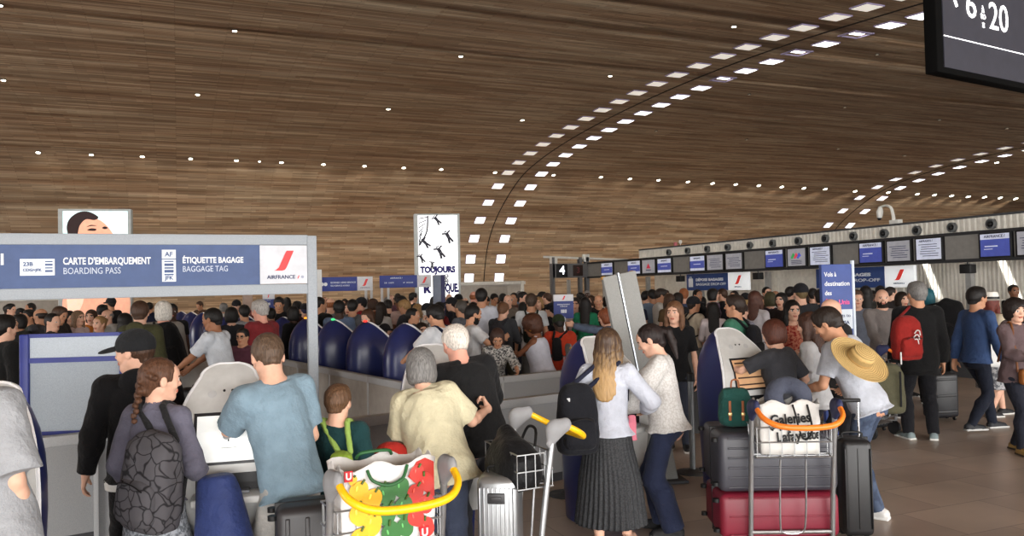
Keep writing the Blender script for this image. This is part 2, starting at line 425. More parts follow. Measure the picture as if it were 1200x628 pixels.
def skeleton(H, sex, pose):
    S = {}; g = pose.get('girth', 1.0)
    lean = math.radians(pose.get('lean', 0)); side = math.radians(pose.get('side', 0)); tw = math.radians(pose.get('twist', 0))
    hip = V3((pose.get('hx', 0), pose.get('hy', 0), .53*H-pose.get('drop', 0)))
    t = unit((math.sin(side), math.sin(lean)*math.cos(side), math.cos(lean)*math.cos(side)))
    f = unit(np.array([0, 1, 0.])-t*t[1]); r = np.cross(f, t)
    S['T0'] = np.array([r, f, t])
    r2 = rot3(r, t, -tw); f2 = rot3(f, t, -tw)
    S['T'] = np.array([r2, f2, t]); S['hip'] = hip; S['H'] = H; S['g'] = g
    sh = .104*H if sex == 'm' else .091*H
    up = pose.get('shrug', 0)
    S['shR'] = hip+t*(.277*H+up)+r2*sh; S['shL'] = hip+t*(.277*H+up)-r2*sh
    S['neck'] = hip+t*.305*H-f2*.005
    hs = pose.get('hs', .149*H); S['hs'] = hs
    ha = math.radians(pose.get('hyaw', 0)); nod = math.radians(pose.get('nod', 0)); tilt = math.radians(pose.get('tilt', 0))
    # head frame: neck forward slightly
    nd = unit(t*.9+np.array([0, 0, .35])+f2*0.12+f2*math.sin(max(0, nod))*0.35)
    hf = unit(np.array([f2[0], f2[1], 0])); hf = rot3(hf, (0, 0, 1), -ha); hr = np.cross(hf, (0, 0, 1))
    hf = rot3(hf, hr, -nod); hu = np.cross(hr, hf)
    hr = rot3(hr, hf, tilt); hu = rot3(hu, hf, tilt)
    S['HR'] = np.array([hr, hf, hu]); S['headc'] = S['neck']+nd*(.024*H)+hu*hs*.5+hf*.014
    S['scale'] = hs/.228
    la1, la2 = .172*H, .150*H
    for s_, sg in (('R', 1), ('L', -1)):
        tgt = pose.get('arm'+s_); sh_ = S['sh'+s_]
        if tgt is None: tgt = sh_+r2*sg*.045*H-np.array([0, 0, 1])*.318*H+f2*.03*H
        else: tgt = V3(tgt)
        hint = pose.get('elb'+s_, (sg*.5, -.8, -.5))
        e, w = ik(sh_, tgt, la1, la2, hint); S['el'+s_] = e; S['wr'+s_] = w
        ft = pose.get('foot'+s_, (sg*.055*H, 0.0, sg*8, 0)); ft = tuple(ft)+(0,)*(4-len(ft))
        hj = hip+r*sg*.047*H-t*.034*H
        ank = V3((ft[0], ft[1]-0.0, .047*H+ft[3]))
        k, ank = ik(hj, ank, .2375*H, .2375*H, pose.get('knee'+s_, (sg*.15, 1, 0)))
        S['hj'+s_] = hj; S['kn'+s_] = k; S['an'+s_] = ank; a = math.radians(ft[2]); S['toe'+s_] = np.array([math.sin(a), math.cos(a), 0])
    return S
def hp(S, x, y, z):
    k = S['scale']; R = S['HR']; return S['headc']+(R[0]*x+R[1]*y+R[2]*z)*k
def head_prims(F, S, sex, fat=1.0, detail=True):
    k = S['scale']; R = S['HR']; q = lambda *a: hp(S, *a)
    F.ell(q(0, -.012, .028), np.array([.073, .092, .084])*k, R, .02)
    F.cone(q(0, .030, -.015), q(0, .044, -.070), .060*k*fat, .037*k*fat, .03)
    F.ell(q(0, .066, -.092), np.array([.019, .016, .017])*k, R, .02)
    for s in (-1, 1):
        F.cone(q(s*.046, .0, -.050), q(s*.02, .05, -.088), .020*k*fat, .018*k*fat, .02)
        F.ell(q(s*.036, .062, -.022), np.array([.024, .018, .022])*k*fat, R, .02)
    # forehead and brow
    F.ell(q(0, .045, .040), np.array([.056, .045, .045])*k, R, .03)
    F.cone(q(-.034, .079, .024), q(.034, .079, .024), .010*k, .010*k, .012)
    if detail:
        for s in (-1, 1):
            F.ell(q(s*.031, .094, .006), np.array([.017, .014, .011])*k, R, .008, 's')
    F.cone(q(0, .082, .012), q(0, .101, -.020), .007*k, .0105*k, .010)
    for s in (-1, 1): F.ell(q(s*.010, .092, -.025), np.array([.008, .009, .007])*k, R, .006)
    F.cone(q(-.014, .084, -.051), q(.014, .084, -.051), .0072*k, .0072*k, .006)
    F.cone(q(-.012, .083, -.060), q(.012, .083, -.060), .0074*k, .0074*k, .006)
    for s in (-1, 1):
        if detail: F.ell(q(s*.031, .076, .006), np.array([.0135, .0125, .0125])*k, R, 0)
        F.ell(q(s*.077, -.006, -.004), np.array([.010, .019, .031])*k, R, .006)
        if detail: F.ell(q(s*.088, .002, .0), np.array([.006, .009, .017])*k, R, .004, 's')
    nk = .056 if sex == 'm' else .047
    F.cone(q(0, -.022, -.045), S['neck']-S['T'][2]*.03, nk*k, nk*1.12*k, .03)
def hand_prims(F, S, s_, curl=.35, hdir=None, palm=None, k=None, spread=1.0, fingers=True):
    """palm + five fingers; hdir: where the fingers point, palm: where the palm faces"""
    sg = 1 if s_ == 'R' else -1
    w = S['wr'+s_]; e = S['el'+s_]; k = S['H']/1.75 if k is None else k
    d = unit(V3(hdir)) if hdir is not None else unit(w-e)
    pn = V3(palm) if palm is not None else S['T'][0]*(-sg)
    pn = unit(pn-d*np.dot(pn, d)); ac = np.cross(d, pn)*sg                                # towards the little finger or thumb
    # thumb side: for right hand with fingers down & palm facing inwards the thumb is forward
    th = -ac if np.dot(-ac, V3((0, .7, .3))) > np.dot(ac, V3((0, .7, .3))) else ac
    if 'thumb'+s_ in S: th = unit(V3(S['thumb'+s_])-d*np.dot(V3(S['thumb'+s_]), d))
    R = np.array([th, pn, d])
    F.cone(w-d*.01, w+d*.02*k, .027*k, .027*k, .02, sq=(pn, .72))
    F.ell(w+d*.055*k, np.array([.041, .016, .052])*k, R, .015)
    knk = []
    for i, (o, ln) in enumerate(((.028, .072), (.0095, .080), (-.0095, .074), (-.028, .058))):
        b = w+d*.088*k+th*o*k; fd = unit(d+th*o*3*spread); seg = [ln*.45*k, ln*.32*k, ln*.25*k]; r = [.0098, .0088, .008, .0068]
        pts = [b-fd*.03*k, b]; a = 0; p = b; c = curl*(1+.08*i)
        for j, l in enumerate(seg):
            a += c*(.9 if j == 0 else 1.1); dr = unit(fd*math.cos(a)+pn*math.sin(a)); p = p+dr*l; pts.append(p)
        if fingers: F.chain(pts, [.0095*k]+[x*k for x in r], .004)
        else: F.chain(pts, [.010*k]*5, .01)
    b = w+d*.022*k+th*.030*k; td = unit(d*.72+th*.68+pn*(.25+curl*.4)); p1 = b+td*.036*k; td2 = unit(d*.92+th*.2+pn*(.3+curl*.5)); p2 = p1+td2*.03*k; p3 = p2+unit(td2+pn*.3)*.024*k
    F.chain([b-td*.012*k, p1, p2, p3], [.015*k, .0125*k, .0108*k, .0085*k], .008)
def torso_levels(sex, H, g, off=0, top=None, bot=None, extra=None):
    lv = [[a*H, b*H*g*.93, c*H*g*(1 if g <= 1 else g**.5), d*H] for a, b, c, d in DEF_LEVELS[sex]]
    return lv
def body_mesh(S, sex, h, pose, skin, fat=1.0, detail=True):
    H, g = S['H'], S['g']; F = Field(h)
    F.loft(S['hip'], S['T'], torso_levels(sex, H, g), .03)
    for s_, sg in (('R', 1), ('L', -1)):
        a = S['neck']+S['T'][2]*.02*H; F.cone(a-S['T'][2]*.026*H, S['sh'+s_], .036*H*(1 if sex == 'm' else .85), .030*H*(1 if sex == 'm' else .82), .03)
        ua = .030*H*g**.7*(1 if sex == 'm' else .82)
        sh, e, w = S['sh'+s_], S['el'+s_], S['wr'+s_]
        F.cone(sh, e, ua, ua*.74, .02); m = e+(w-e)*.25
        F.cone(e, m, ua*.74, ua*.78, .015); F.cone(m, w, ua*.78, ua*.50, .015)
        hd = pose.get('hand'+s_, {}); hand_prims(F, S, s_, fingers=detail or True, **hd)
        hj, kn, an = S['hj'+s_], S['kn'+s_], S['an'+s_]; tr = .050*H*g**.6*(1.04 if sex == 'f' else 1)
        F.cone(hj, kn, tr*.96, tr*.64, .03); m = kn+(an-kn)*.3; bk = -S['T0'][1]*.012*H
        F.cone(kn, m+bk, tr*.62, tr*.66, .02); F.cone(m+bk, an, tr*.66, tr*.42, .02)
        F.cone(an-S['toe'+s_]*.02*H-np.array([0, 0, .02*H]), an+S['toe'+s_]*.09*H-np.array([0, 0, .032*H]), .022*H, .014*H, .01)
    head_prims(F, S, sex, fat, detail)
    R = S['HR']; k = S['scale']; C = S['headc']
    def slot(cen):
        q = (cen-C)@R.T/k; x, y, z = np.abs(q[:, 0]), q[:, 1], q[:, 2]; out = np.zeros(len(cen), int)
        eye = ((x-.031)**2+(y-.078)**2+(z-.006)**2 < .0155**2) & (np.abs(z-.006) < .0075) & (y > .080); out[eye] = 1
        iris = eye & (np.abs(x-.031) < .0062); out[iris] = 4
        lip = (x < .022) & (y > .079) & (z < -.0475) & (z > -.0655); out[lip] = 2
        br = (np.abs(z-(.026-.10*np.maximum(0, x-.036))) < .0048) & (x > .013) & (x < .049) & (y > .06); out[br] = 3
        if pose.get('beard'):
            bd = (y > -.01) & (z < -.034-.25*np.maximum(0, .03-np.abs(y-.08))*0) & (z > -.115) & ~((x < .020) & (z > -.066)) & (y > .0) & ~((z > -.05) & (x < .045) & (y > .06) & (x > .03)); out[bd] = 3
        return out
    return F.mesh('person', slot)
HAIRC = {'black': (22, 19, 18), 'dark': (38, 29, 24), 'brown': (66, 45, 32), 'auburn': (92, 46, 28), 'blond': (150, 118, 78), 'grey': (120, 118, 116), 'white': (208, 204, 198), 'ginger': (140, 84, 50), 'teal': (30, 92, 104)}
def hair_field(S, style, h, sex='f'):
    q = lambda *a: hp(S, *a); k = S['scale']; R = S['HR']; F = Field(h); T = S['T']
    def face_cut(zt=.062, zs=.0):       # open the hair round the face
        F.ell(q(0, .105, -.020), np.array([.062, .075, zt+.028])*k, R, .012, 's')
    if style in ('short', 'crop', 'thin'):
        o = .008 if style == 'crop' else .014
        F.ell(q(0, -.016, .034), np.array([.074+o, .092+o, .084+o])*k, R, .01)
        F.cone(q(0, -.055, -.01), q(0, -.06, -.04), (.055+o)*k, (.038+o)*k, .02)
        if style == 'short': F.ell(q(0, .035, .09), np.array([.055, .045, .032])*k, R, .02)
        F.ell(q(0, .100, -.045), np.array([.10, .075, .096])*k, R, .008, 's')
        for s in (-1, 1): F.ell(q(s*.085, .012, -.035), np.array([.03, .038, .050])*k, R, .006, 's')
        F.box(q(0, -.03, -.120), np.array([.12, .12, .055])*k, R, .01, .01, 's')
        if style == 'thin': F.ell(q(0, .02, .11), np.array([.050, .085, .04])*k, R, .01, 's')
    elif style == 'fringe':            # balding: hair only round the sides and back
        F.ell(q(0, -.020, .010), np.array([.083, .096, .07])*k, R, .01)
        F.ell(q(0, .100, -.03), np.array([.10, .085, .12])*k, R, .008, 's'); F.ell(q(0, .0, .115), np.array([.09, .1, .07])*k, R, .008, 's')
        for s in (-1, 1): F.ell(q(s*.085, .012, -.035), np.array([.03, .035, .045])*k, R, .006, 's')
        F.box(q(0, -.03, -.115), np.array([.12, .12, .055])*k, R, .01, .01, 's')
    elif style in ('bob', 'shag'):
        F.ell(q(0, -.014, .034), np.array([.090, .106, .097])*k, R, .01)
        F.loft(q(0, -.022, -.105 if style == 'bob' else -.095), R, [(0, .080*k, .070*k, 0), (.04*k, .095*k, .088*k, 0), (.10*k, .094*k, .098*k, 0), (.14*k, .085*k, .09*k, 0)], .02)
        F.ell(q(0, .100, -.040), np.array([.058, .07, .085])*k, R, .012, 's')
    elif style in ('long', 'vlong'):
        F.ell(q(0, -.012, .034), np.array([.087, .104, .096])*k, R, .01)
        dn = -np.array([0, 0, 1.])*.75-T[2]*.25; dn = unit(dn); L = .25 if style == 'long' else .36
        b = q(0, -.062, -.03); e = b+dn*L*k*1.0-T[1]*(.06 if style == 'long' else .085)
        up = -unit(e-b); f_ = unit(T[1]-up*np.dot(T[1], up)); r_ = np.cross(f_, up)
        F.loft(e, np.array([r_, f_, up]), [(0, .035*k, .014*k, -.0), (.06*k, .080*k, .030*k, 0), (L*.6*k, .088*k, .046*k, .012), (L*.9*k, .082*k, .055*k, .02), (L*1.15*k, .07*k, .05*k, .02)], .03)
        for s in (-1, 1):
            F.chain([q(s*.070, -.0, .03), q(s*.082, .005, -.06), q(s*.080, .012, -.13), q(s*.070, .02, -.20)], [.028*k, .028*k, .026*k, .014*k], .02)
        F.ell(q(0, .105, -.035), np.array([.058, .072, .092])*k, R, .012, 's')
    elif style in ('bun', 'pony', 'braid', 'updo'):
        F.ell(q(0, -.014, .032), np.array([.082, .100, .092])*k, R, .01)
        F.cone(q(0, -.05, -.01), q(0, -.06, -.045), .060*k, .042*k, .02)
        F.ell(q(0, .105, -.030), np.array([.070, .078, .098])*k, R, .012, 's')
        for s in (-1, 1): F.ell(q(s*.088, .015, -.04), np.array([.03, .036, .04])*k, R, .006, 's')
        if style == 'bun': F.ell(q(0, -.115, .05), np.array([.040, .036, .038])*k, R, .01)
        if style == 'updo': F.ell(q(0, -.11, -.03), np.array([.055, .045, .05])*k, R, .02)
        if style == 'pony': F.chain([q(0, -.105, .03), q(0, -.145, .0), q(0, -.14, -.08), q(0, -.115, -.20)], [.024*k, .030*k, .030*k, .010*k], .01)
        if style == 'braid':
            for i in range(9):
                F.ell(q(.014*(-1)**i, -.098-.003*i, .0-.026*i), np.array([.026, .022, .022])*k*(1-.04*i), R, .006)
            for i in range(7):
                a = -1.2+.4*i; F.ell(q(.055*math.sin(a)*1.5, -.03-.06*math.cos(a), .055-.03*abs(i-3)*.4), np.array([.02, .02, .016])*k, R, .008)
    elif style == 'curly':
        F.ell(q(0, -.016, .036), np.array([.108, .120, .110])*k, R, .01)
        F.ell(q(0, -.04, -.04), np.array([.095, .085, .07])*k, R, .03)
        F.ell(q(0, .120, -.040), np.array([.064, .085, .090])*k, R, .012, 's')
        F.noise(lambda X, Y, Z: .007*np.sin(X*95+2*np.sin(Y*60))*np.sin(Y*88+2*np.sin(Z*50))*np.sin(Z*92+1.0))
    if style not in ('curly',):
        F.noise(lambda X, Y, Z: .0022*np.sin(X*170+6*np.sin(Z*11))*np.cos(Y*150+5*np.sin(Z*9)))
    return F
def cap_prims(F, S):
    q = lambda *a: hp(S, *a); k = S['scale']; R = S['HR']
    F.ell(q(0, -.014, .045), np.array([.093, .112, .094])*k, R, .01)
    F.box(q(0, 0, -.045), np.array([.2, .2, .055])*k, R, .001, .003, 's')
    tl = R[1]*math.cos(.22)-R[2]*math.sin(.22)
    F.ell(q(0, .128, .026), np.array([.074, .074, .014])*k, np.array([R[0], tl, np.cross(R[0], tl)]), .008)
    F.ell(q(0, -.014, .135), np.array([.008, .008, .006])*k, R, .002)
def garment_top(S, sex, h, o, seed):
    """o: dict(off, sleeve: 'none'|'short'|'long'|'half', hem: distance below hip in m, flare, neck)"""
    H, g = S['H'], S['g']; F = Field(h); off = o.get('off', .014); hem = o.get('hem', .06); fl = o.get('flare', .012)
    lv = torso_levels(sex, H, g*o.get('g', 1)); T = S['T']
    loose = o.get('loose', .0)
    if loose:
        wmax = max(l[1] for l in lv if l[0] > .15*H); dmax = max(l[2] for l in lv if l[0] > .15*H)
        for l in lv:
            if l[0] < .2*H: l[1] = l[1]*(1-loose)+max(wmax, l[1])*loose; l[2] = l[2]*(1-loose)+max(dmax, l[2])*loose
    lv = [l for l in lv if l[0] > -hem]
    lo = min(lv, key=lambda l: l[0]); lv.insert(0, [-hem, max(lo[1], .106*H*g)+fl, max(lo[2], .090*H*g)+fl, lo[3]])
    lv[-1] = [lv[-1][0]-.006*H, lv[-1][1], lv[-1][2], lv[-1][3]]
    F.loft(S['hip'], T, lv, .03, off=off, rc=.006)
    nk = S['neck']; tank = o.get('sleeve') == 'none'
    for s_, sg in (('R', 1), ('L', -1)):
        sh, e, w = S['sh'+s_], S['el'+s_], S['wr'+s_]
        ua = .030*H*g**.7*(1 if sex == 'm' else .82)
        if tank:
            F.cone(nk+T[2]*.004*H+T[0]*sg*.03*H-T[2]*.012, sh-T[0]*sg*.018*H-T[2]*.01, .030*H, .024*H, .02); continue
        F.cone(nk-T[2]*.012*H, sh, .034*H+off*.6, ua+off, .03)
        so = off+o.get('sw', .004)
        sl = o.get('sleeve', 'short')
        if sl == 'short':
            m = sh+(e-sh)*o.get('sl', .62); F.cone(sh, m, ua+so, ua*.86+so*1.35, .03, cut=0)
        elif sl == 'half':
            F.cone(sh, e, ua+so, ua*.8+so*1.3, .03); m = e+(w-e)*.35; F.cone(e, m, ua*.8+so*1.3, ua*.75+so*1.3, .01, cut=0)
        elif sl == 'puff':
            F.cone(sh, e, ua+so*1.2, ua*.9+so*2.4, .03); m = e+(w-e)*.7; F.cone(e, m, ua*.95+so*2.6, ua*.8+so*3.0, .03); F.cone(m, e+(w-e)*.86, ua*.8+so*2.6, ua*.5+so*.8, .02, cut=0)
        else:
            F.cone(sh, e, ua+so, ua*.76+so, .02); m = e+(w-e)*.3; F.cone(e, m, ua*.76+so, ua*.78+so, .02); m2 = e+(w-e)*o.get('sl', .97)
            F.cone(m, m2, ua*.78+so, ua*.52+so, .02, cut=0)
    F.wrinkle(o.get('wr', .011 if h < .011 else .007), o.get('wf', 17), seed)
    # neck opening
    k = S['scale']
    if o.get('neck', 'crew') == 'crew': F.cone(nk+T[2]*.012*H, nk+T[2]*.12*H+T[1]*.03, .036*H, .05*H, .004, op='s')
    elif o['neck'] == 'v': F.cone(nk+T[2]*.012*H, nk+T[2]*.12*H+T[1]*.03, .038*H, .05*H, .004, op='s'); F.cone(nk+T[1]*.075*H-T[2]*.045*H, nk+T[1]*.06*H+T[2]*.05*H, .004*H, .045*H, .004, op='s')
    elif o['neck'] == 'wide': F.cone(nk+T[2]*.005*H, nk+T[2]*.12*H+T[1]*.05, .052*H, .07*H, .006, op='s'); F.ell(nk+T[1]*.06*H-T[2]*.015*H, (.05*H, .05*H, .035*H), None, .004, 's')
    elif o['neck'] == 'collar':
        F.cone(nk-T[2]*.002*H, nk+T[2]*.032*H+T[1]*.006*H, .043*H, .036*H, .008, cut=0)
        F.cone(nk+T[2]*.010*H, nk+T[2]*.12*H+T[1]*.02, .031*H, .05*H, .003, op='s'); 
        F.cone(nk+T[1]*.085*H-T[2]*.035*H, nk+T[1]*.06*H+T[2]*.05*H, .003*H, .03*H, .004, op='s')
    elif o['neck'] == 'hood':
        F.ell(nk-T[1]*.055*H+T[2]*.0*H, (.062*H, .035*H, .045*H), T, .02)
        F.cone(nk+T[2]*.012*H, nk+T[2]*.12*H+T[1]*.02, .034*H, .05*H, .004, op='s')
    return F
def garment_legs(S, sex, h, o, seed):
    H, g = S['H'], S['g']; F = Field(h); off = o.get('off', .010); T0 = S['T0']; kind = o.get('type', 'trousers')
    lv = [[a*H, b*H*g*.93, c*H*g*1.0, d*H] for a, b, c, d in DEF_LEVELS[sex] if a < .06]
    lv = [l for l in lv if l[0] < .02*H]; lv.append([o.get('rise', .042)*H, .093*H*g if sex == 'm' else .086*H*g, .070*H*g if sex == 'm' else .064*H*g, -.004*H])
    if kind in ('skirt', 'pleated', 'dress'):
        L = o.get('len', .5)*H; fl = o.get('flare', .05)*H
        F.loft(S['hip'], T0, [[-L, (.11*H+fl)*g, (.085*H+fl)*g, 0], [-L*.5, (.112*H+fl*.5)*g, (.088*H+fl*.5)*g, 0], [-.06*H, .108*H*g, .085*H*g, -.012*H], [0, .104*H*g, .080*H*g, -.01*H], [.05*H, .085*H*g, .064*H*g, 0], [.075*H, .080*H*g, .06*H*g, 0]], .02, off=off,
               pleat=o.get('pleat', 0), pamp=o.get('pamp', .008), rc=.004)
        F.wrinkle(.005, 12, seed)
        return F
    F.loft(S['hip'], T0, lv, .03, off=off*.5, rc=.006)
    for s_, sg in (('R', 1), ('L', -1)):
        hj, kn, an = S['hj'+s_], S['kn'+s_], S['an'+s_]; tr = .050*H*g**.6*(1.04 if sex == 'f' else 1); bk = -T0[1]*.012*H
        wd = o.get('width', 0)
        if kind == 'shorts':
            F.cone(hj, hj+(kn-hj)*.92, tr+off+.004, tr*.80+off+.018, .03, cut=0)
        else:
            F.cone(hj, kn, tr*.97+off, tr*.66+off+wd*.6, .03); m = kn+(an-kn)*.3
            F.cone(kn, m+bk, tr*.66+off+wd*.6, tr*.70+off+wd, .02); F.cone(m+bk, an+(kn-an)*o.get('up', 0)-np.array([0, 0, .012*H]), tr*.70+off+wd, tr*.50+off*.9+wd*1.3, .02, cut=0)
    F.wrinkle(o.get('wr', .009), 15, seed, 1.0)
    return F
def shoe_mesh(S, s_, h, o):
    H = S['H']; F = Field(h); an = S['an'+s_]; t = S['toe'+s_]; r = np.cross(t, (0, 0, 1)); R = np.array([r, t, (0, 0, 1)]); z0 = an[2]-.047*H
    c = np.array([an[0], an[1], z0])
    F.cone(c-t*.022*H+np.array([0, 0, .026*H]), c+t*.092*H+np.array([0, 0, .017*H]), .026*H, .017*H, .02)
    F.cone(c+t*.03*H+np.array([0, 0, .03*H]), c+t*.085*H+np.array([0, 0, .018*H]), .020*H, .018*H, .02)
    F.cone(c-t*.012*H+np.array([0, 0, .03*H]), an+np.array([0, 0, .0]), .024*H, .023*H, .01)
    F.box(c+t*.036*H+np.array([0, 0, .008*H]), (.026*H, .082*H, .008*H), R, .008, .01)
    F.plane((0, 0, z0+.001), (0, 0, -1))
    F.plane(an+np.array([0, 0, .014*H]), (0, 0, 1))
    zs = z0+.014*H
    return F.mesh('shoe', lambda cen: (cen[:, 2] < zs).astype(int))
SKIN = {'fair': (214, 168, 144), 'tan': (188, 138, 108), 'olive': (170, 124, 96), 'brown': (122, 82, 60), 'dark': (66, 45, 36), 'pink': (220, 160, 140)}
def person_obj(H=1.72, sex='m', pose={}, skin='fair', hair=('short', 'dark'), top={}, topm=None, legs={}, legm=None, shoem=((40, 40, 42), (210, 208, 204)),
               h=.012, hat=None, seed=0, name='person', detail=True, extra=None, top2=None, topname='shirt', legname='trousers', fat=1.0, hh=None):
    S = skeleton(H, sex, pose)
    hc = HAIRC[hair[1]] if isinstance(hair[1], str) else hair[1]
    hm = mat('hair', hc, kind='hair') if len(hair) < 3 else mat('hair', hc, kind='hair2', col2=hair[2])
    sk = SKIN[skin] if isinstance(skin, str) else skin
    lipc = tuple(int(a*b) for a, b in zip(sk, (.80, .60, .58)))
    mats_ = [mat('skin', sk, .55, kind='skin'), mat('eye_white', (205, 200, 195), .3), mat('lips', lipc, .5), mat('brow', tuple(int(c*.8) for c in (hc if isinstance(hair[1], tuple) or hair[1] not in ('white', 'grey', 'teal') else (95, 88, 82))), .8), mat('iris', (34, 24, 18), .2)]
    me = body_mesh(S, sex, h, pose, sk, fat, detail)
    root = link(name, me, mats_)
    if hair[0] != 'bald':
        fobj('hair', hair_field(S, hair[0], hh or h, sex), hm, root)
    if hat == 'cap': pass
    if top is not None: fobj(topname, garment_top(S, sex, h, top, seed), topm, root)
    if legs is not None: fobj(legname, garment_legs(S, sex, h, legs, seed+5), legm, root)
    for s_ in 'RL':
        link('shoe', shoe_mesh(S, s_, h, {}), [mat('shoe', shoem[0], .6), mat('sole', shoem[1], .7)], root)
    return root, S
def placep(root, px, d, face, label, cat='person', group=None, z=0, s=1.0):
    p = at(px, d, z); root.location = p; root.rotation_euler = (0, 0, head(face)); root.scale = (s, s, s)
    props(root, label, cat, group); root.rotation_euler = (0, 0, head(face)); return root
def follow(o, root):            # a thing worn or held by a person, built in the person's own frame
    o.location = root.location; o.rotation_euler = root.rotation_euler; o.scale = root.scale; return o
# ------------------------------------------------------------------ the hall
WHITE = mat('white_panel', (214, 214, 212), .5); NAVY = mat('navy_shell', (34, 42, 92), .28, spec=.5)
SGREY = mat('grey_sheet', (158, 160, 163), .55, kind='grain'); STEEL = mat('brushed_steel', (176, 178, 180), .38, metal=.75)
CHROME = mat('chrome', (200, 200, 202), .18, metal=1.0); BLACK = mat('black_plastic', (20, 20, 21), .5); DGREY = mat('dark_grey', (62, 63, 66), .6)
SIGNBLUE = mat('sign_blue', (62, 80, 120), .5); SIGNWHITE = mat('sign_white', (192, 194, 200), .5); REDSL = mat('slash_red', (214, 58, 60), .5)
NAVYTXT = mat('navy_lettering', (34, 40, 84), .6); WTXT = mat('white_lettering', (225, 228, 232), .6)
def structure(o): o['kind'] = 'structure'; return o

def m_vault():
    m = bpy.data.materials.new('wood_slats'); m.use_nodes = True; nt = m.node_tree; N = nt.nodes; b = N['Principled BSDF']; L = nt.links
    uv = N.new('ShaderNodeUVMap'); uv.uv_map = 'UVMap'
    def brick(w, h, c1, c2, mort, ms, off):
        t = N.new('ShaderNodeTexBrick'); t.inputs['Scale'].default_value = 1; t.inputs['Brick Width'].default_value = w; t.inputs['Row Height'].default_value = h
        t.inputs['Color1'].default_value = c1; t.inputs['Color2'].default_value = c2; t.inputs['Mortar'].default_value = mort; t.inputs['Mortar Size'].default_value = ms
        t.inputs['Bias'].default_value = 0; t.offset = off; t.inputs['Mortar Smooth'].default_value = 0
        L.new(uv.outputs['UV'], t.inputs['Vector']); return t
    a = brick(1.9, .092, rgb(146, 124, 99)+(1,), rgb(202, 183, 156)+(1,), rgb(100, 84, 68)+(1,), .008, .37)
    c = brick(3.3, .184, rgb(152, 120, 94)+(1,), rgb(198, 183, 158)+(1,), rgb(150, 124, 96)+(1,), 0, .29)
    d = brick(1.15, .092, rgb(150, 150, 150)+(1,), rgb(255, 250, 244)+(1,), rgb(230, 230, 230)+(1,), 0, .61)
    mx = N.new('ShaderNodeMixRGB'); mx.inputs['Fac'].default_value = .45; L.new(a.outputs['Color'], mx.inputs['Color1']); L.new(c.outputs['Color'], mx.inputs['Color2'])
    m2 = N.new('ShaderNodeMixRGB'); m2.blend_type = 'MULTIPLY'; m2.inputs['Fac'].default_value = .5; L.new(mx.outputs['Color'], m2.inputs['Color1']); L.new(d.outputs['Color'], m2.inputs['Color2'])
    mp = N.new('ShaderNodeMapping'); mp.inputs['Scale'].default_value = (.12, 1.3, 1); L.new(uv.outputs['UV'], mp.inputs['Vector'])
    n = N.new('ShaderNodeTexNoise'); n.inputs['Scale'].default_value = 1.6; n.inputs['Detail'].default_value = 6; L.new(mp.outputs['Vector'], n.inputs['Vector'])
    r = N.new('ShaderNodeValToRGB'); r.color_ramp.elements[0].position = .35; r.color_ramp.elements[0].color = rgb(194, 174, 158)+(1,); r.color_ramp.elements[1].position = .65; r.color_ramp.elements[1].color = (1, 1, 1, 1)
    L.new(n.outputs['Fac'], r.inputs['Fac'])
    m3 = N.new('ShaderNodeMixRGB'); m3.blend_type = 'MULTIPLY'; m3.inputs['Fac'].default_value = .8; L.new(m2.outputs['Color'], m3.inputs['Color1']); L.new(r.outputs['Color'], m3.inputs['Color2'])
    L.new(m3.outputs['Color'], b.inputs['Base Color']); b.inputs['Roughness'].default_value = .75; b.inputs['Specular IOR Level'].default_value = .2
    return m
PV = [(40.2, -.05), (40.12, .8), (40.0, 1.6), (39.8, 2.75), (39.2, 4.2), (38.1, 5.37), (36.4, 6.41), (34.5, 7.22), (32.5, 7.66), (30.3, 7.96), (28, 8.16), (25.5, 8.3), (22.4, 8.385), (19.2, 8.37), (16.4, 8.26), (13.9, 8.08), (11.8, 7.9), (8, 7.5), (4, 7.0), (0, 6.4), (-4, 5.7), (-8, 5.0), (-11, 4.4)]
prof = catmull([Vector((0, v, z)) for v, z in PV], 4)
pl = [0.0]
for i in range(1, len(prof)): pl.append(pl[-1]+(prof[i]-prof[i-1]).length)
# arc length zero at v=40.2 floor
pv = np.array([p.y for p in prof]); pz = np.array([p.z for p in prof]); pa = np.array(pl)
def vault_at(X, s):
    return Vector((X, float(np.interp(s, pa, pv)), float(np.interp(s, pa, pz))))
def vault_frame(s):
    a = vault_at(0, s-.05); b = vault_at(0, s+.05); t = (b-a).normalized(); n = Vector((1, 0, 0)).cross(t); return t, n       # t up along the arc
def vault_hit(px, py):
    r = ray(px, py); best = None
    for i in range(len(prof)-1):
        a, b = prof[i], prof[i+1]
        # solve CAM+r*t in segment (y,z)
        dy, dz = b.y-a.y, b.z-a.z; det = r.y*(-dz)+r.z*dy
        if abs(det) < 1e-9: continue
        ey, ez = a.y-CAM.y, a.z-CAM.z
        t = (ey*(-dz)+ez*dy)/det; u = (r.y*ez-r.z*ey)/det
        if t > 0.5 and -0.001 <= u <= 1.001 and (best is None or t < best[0]): best = (t, pl[i]+u*(pl[i+1]-pl[i]))
    return (CAM+r*best[0]).x, best[1]
X0, X1 = -42.0, 62.0
SUNHOLES = []       # (X0, X1, s0, s1) vault slots cut at chosen skylights to throw sun streaks
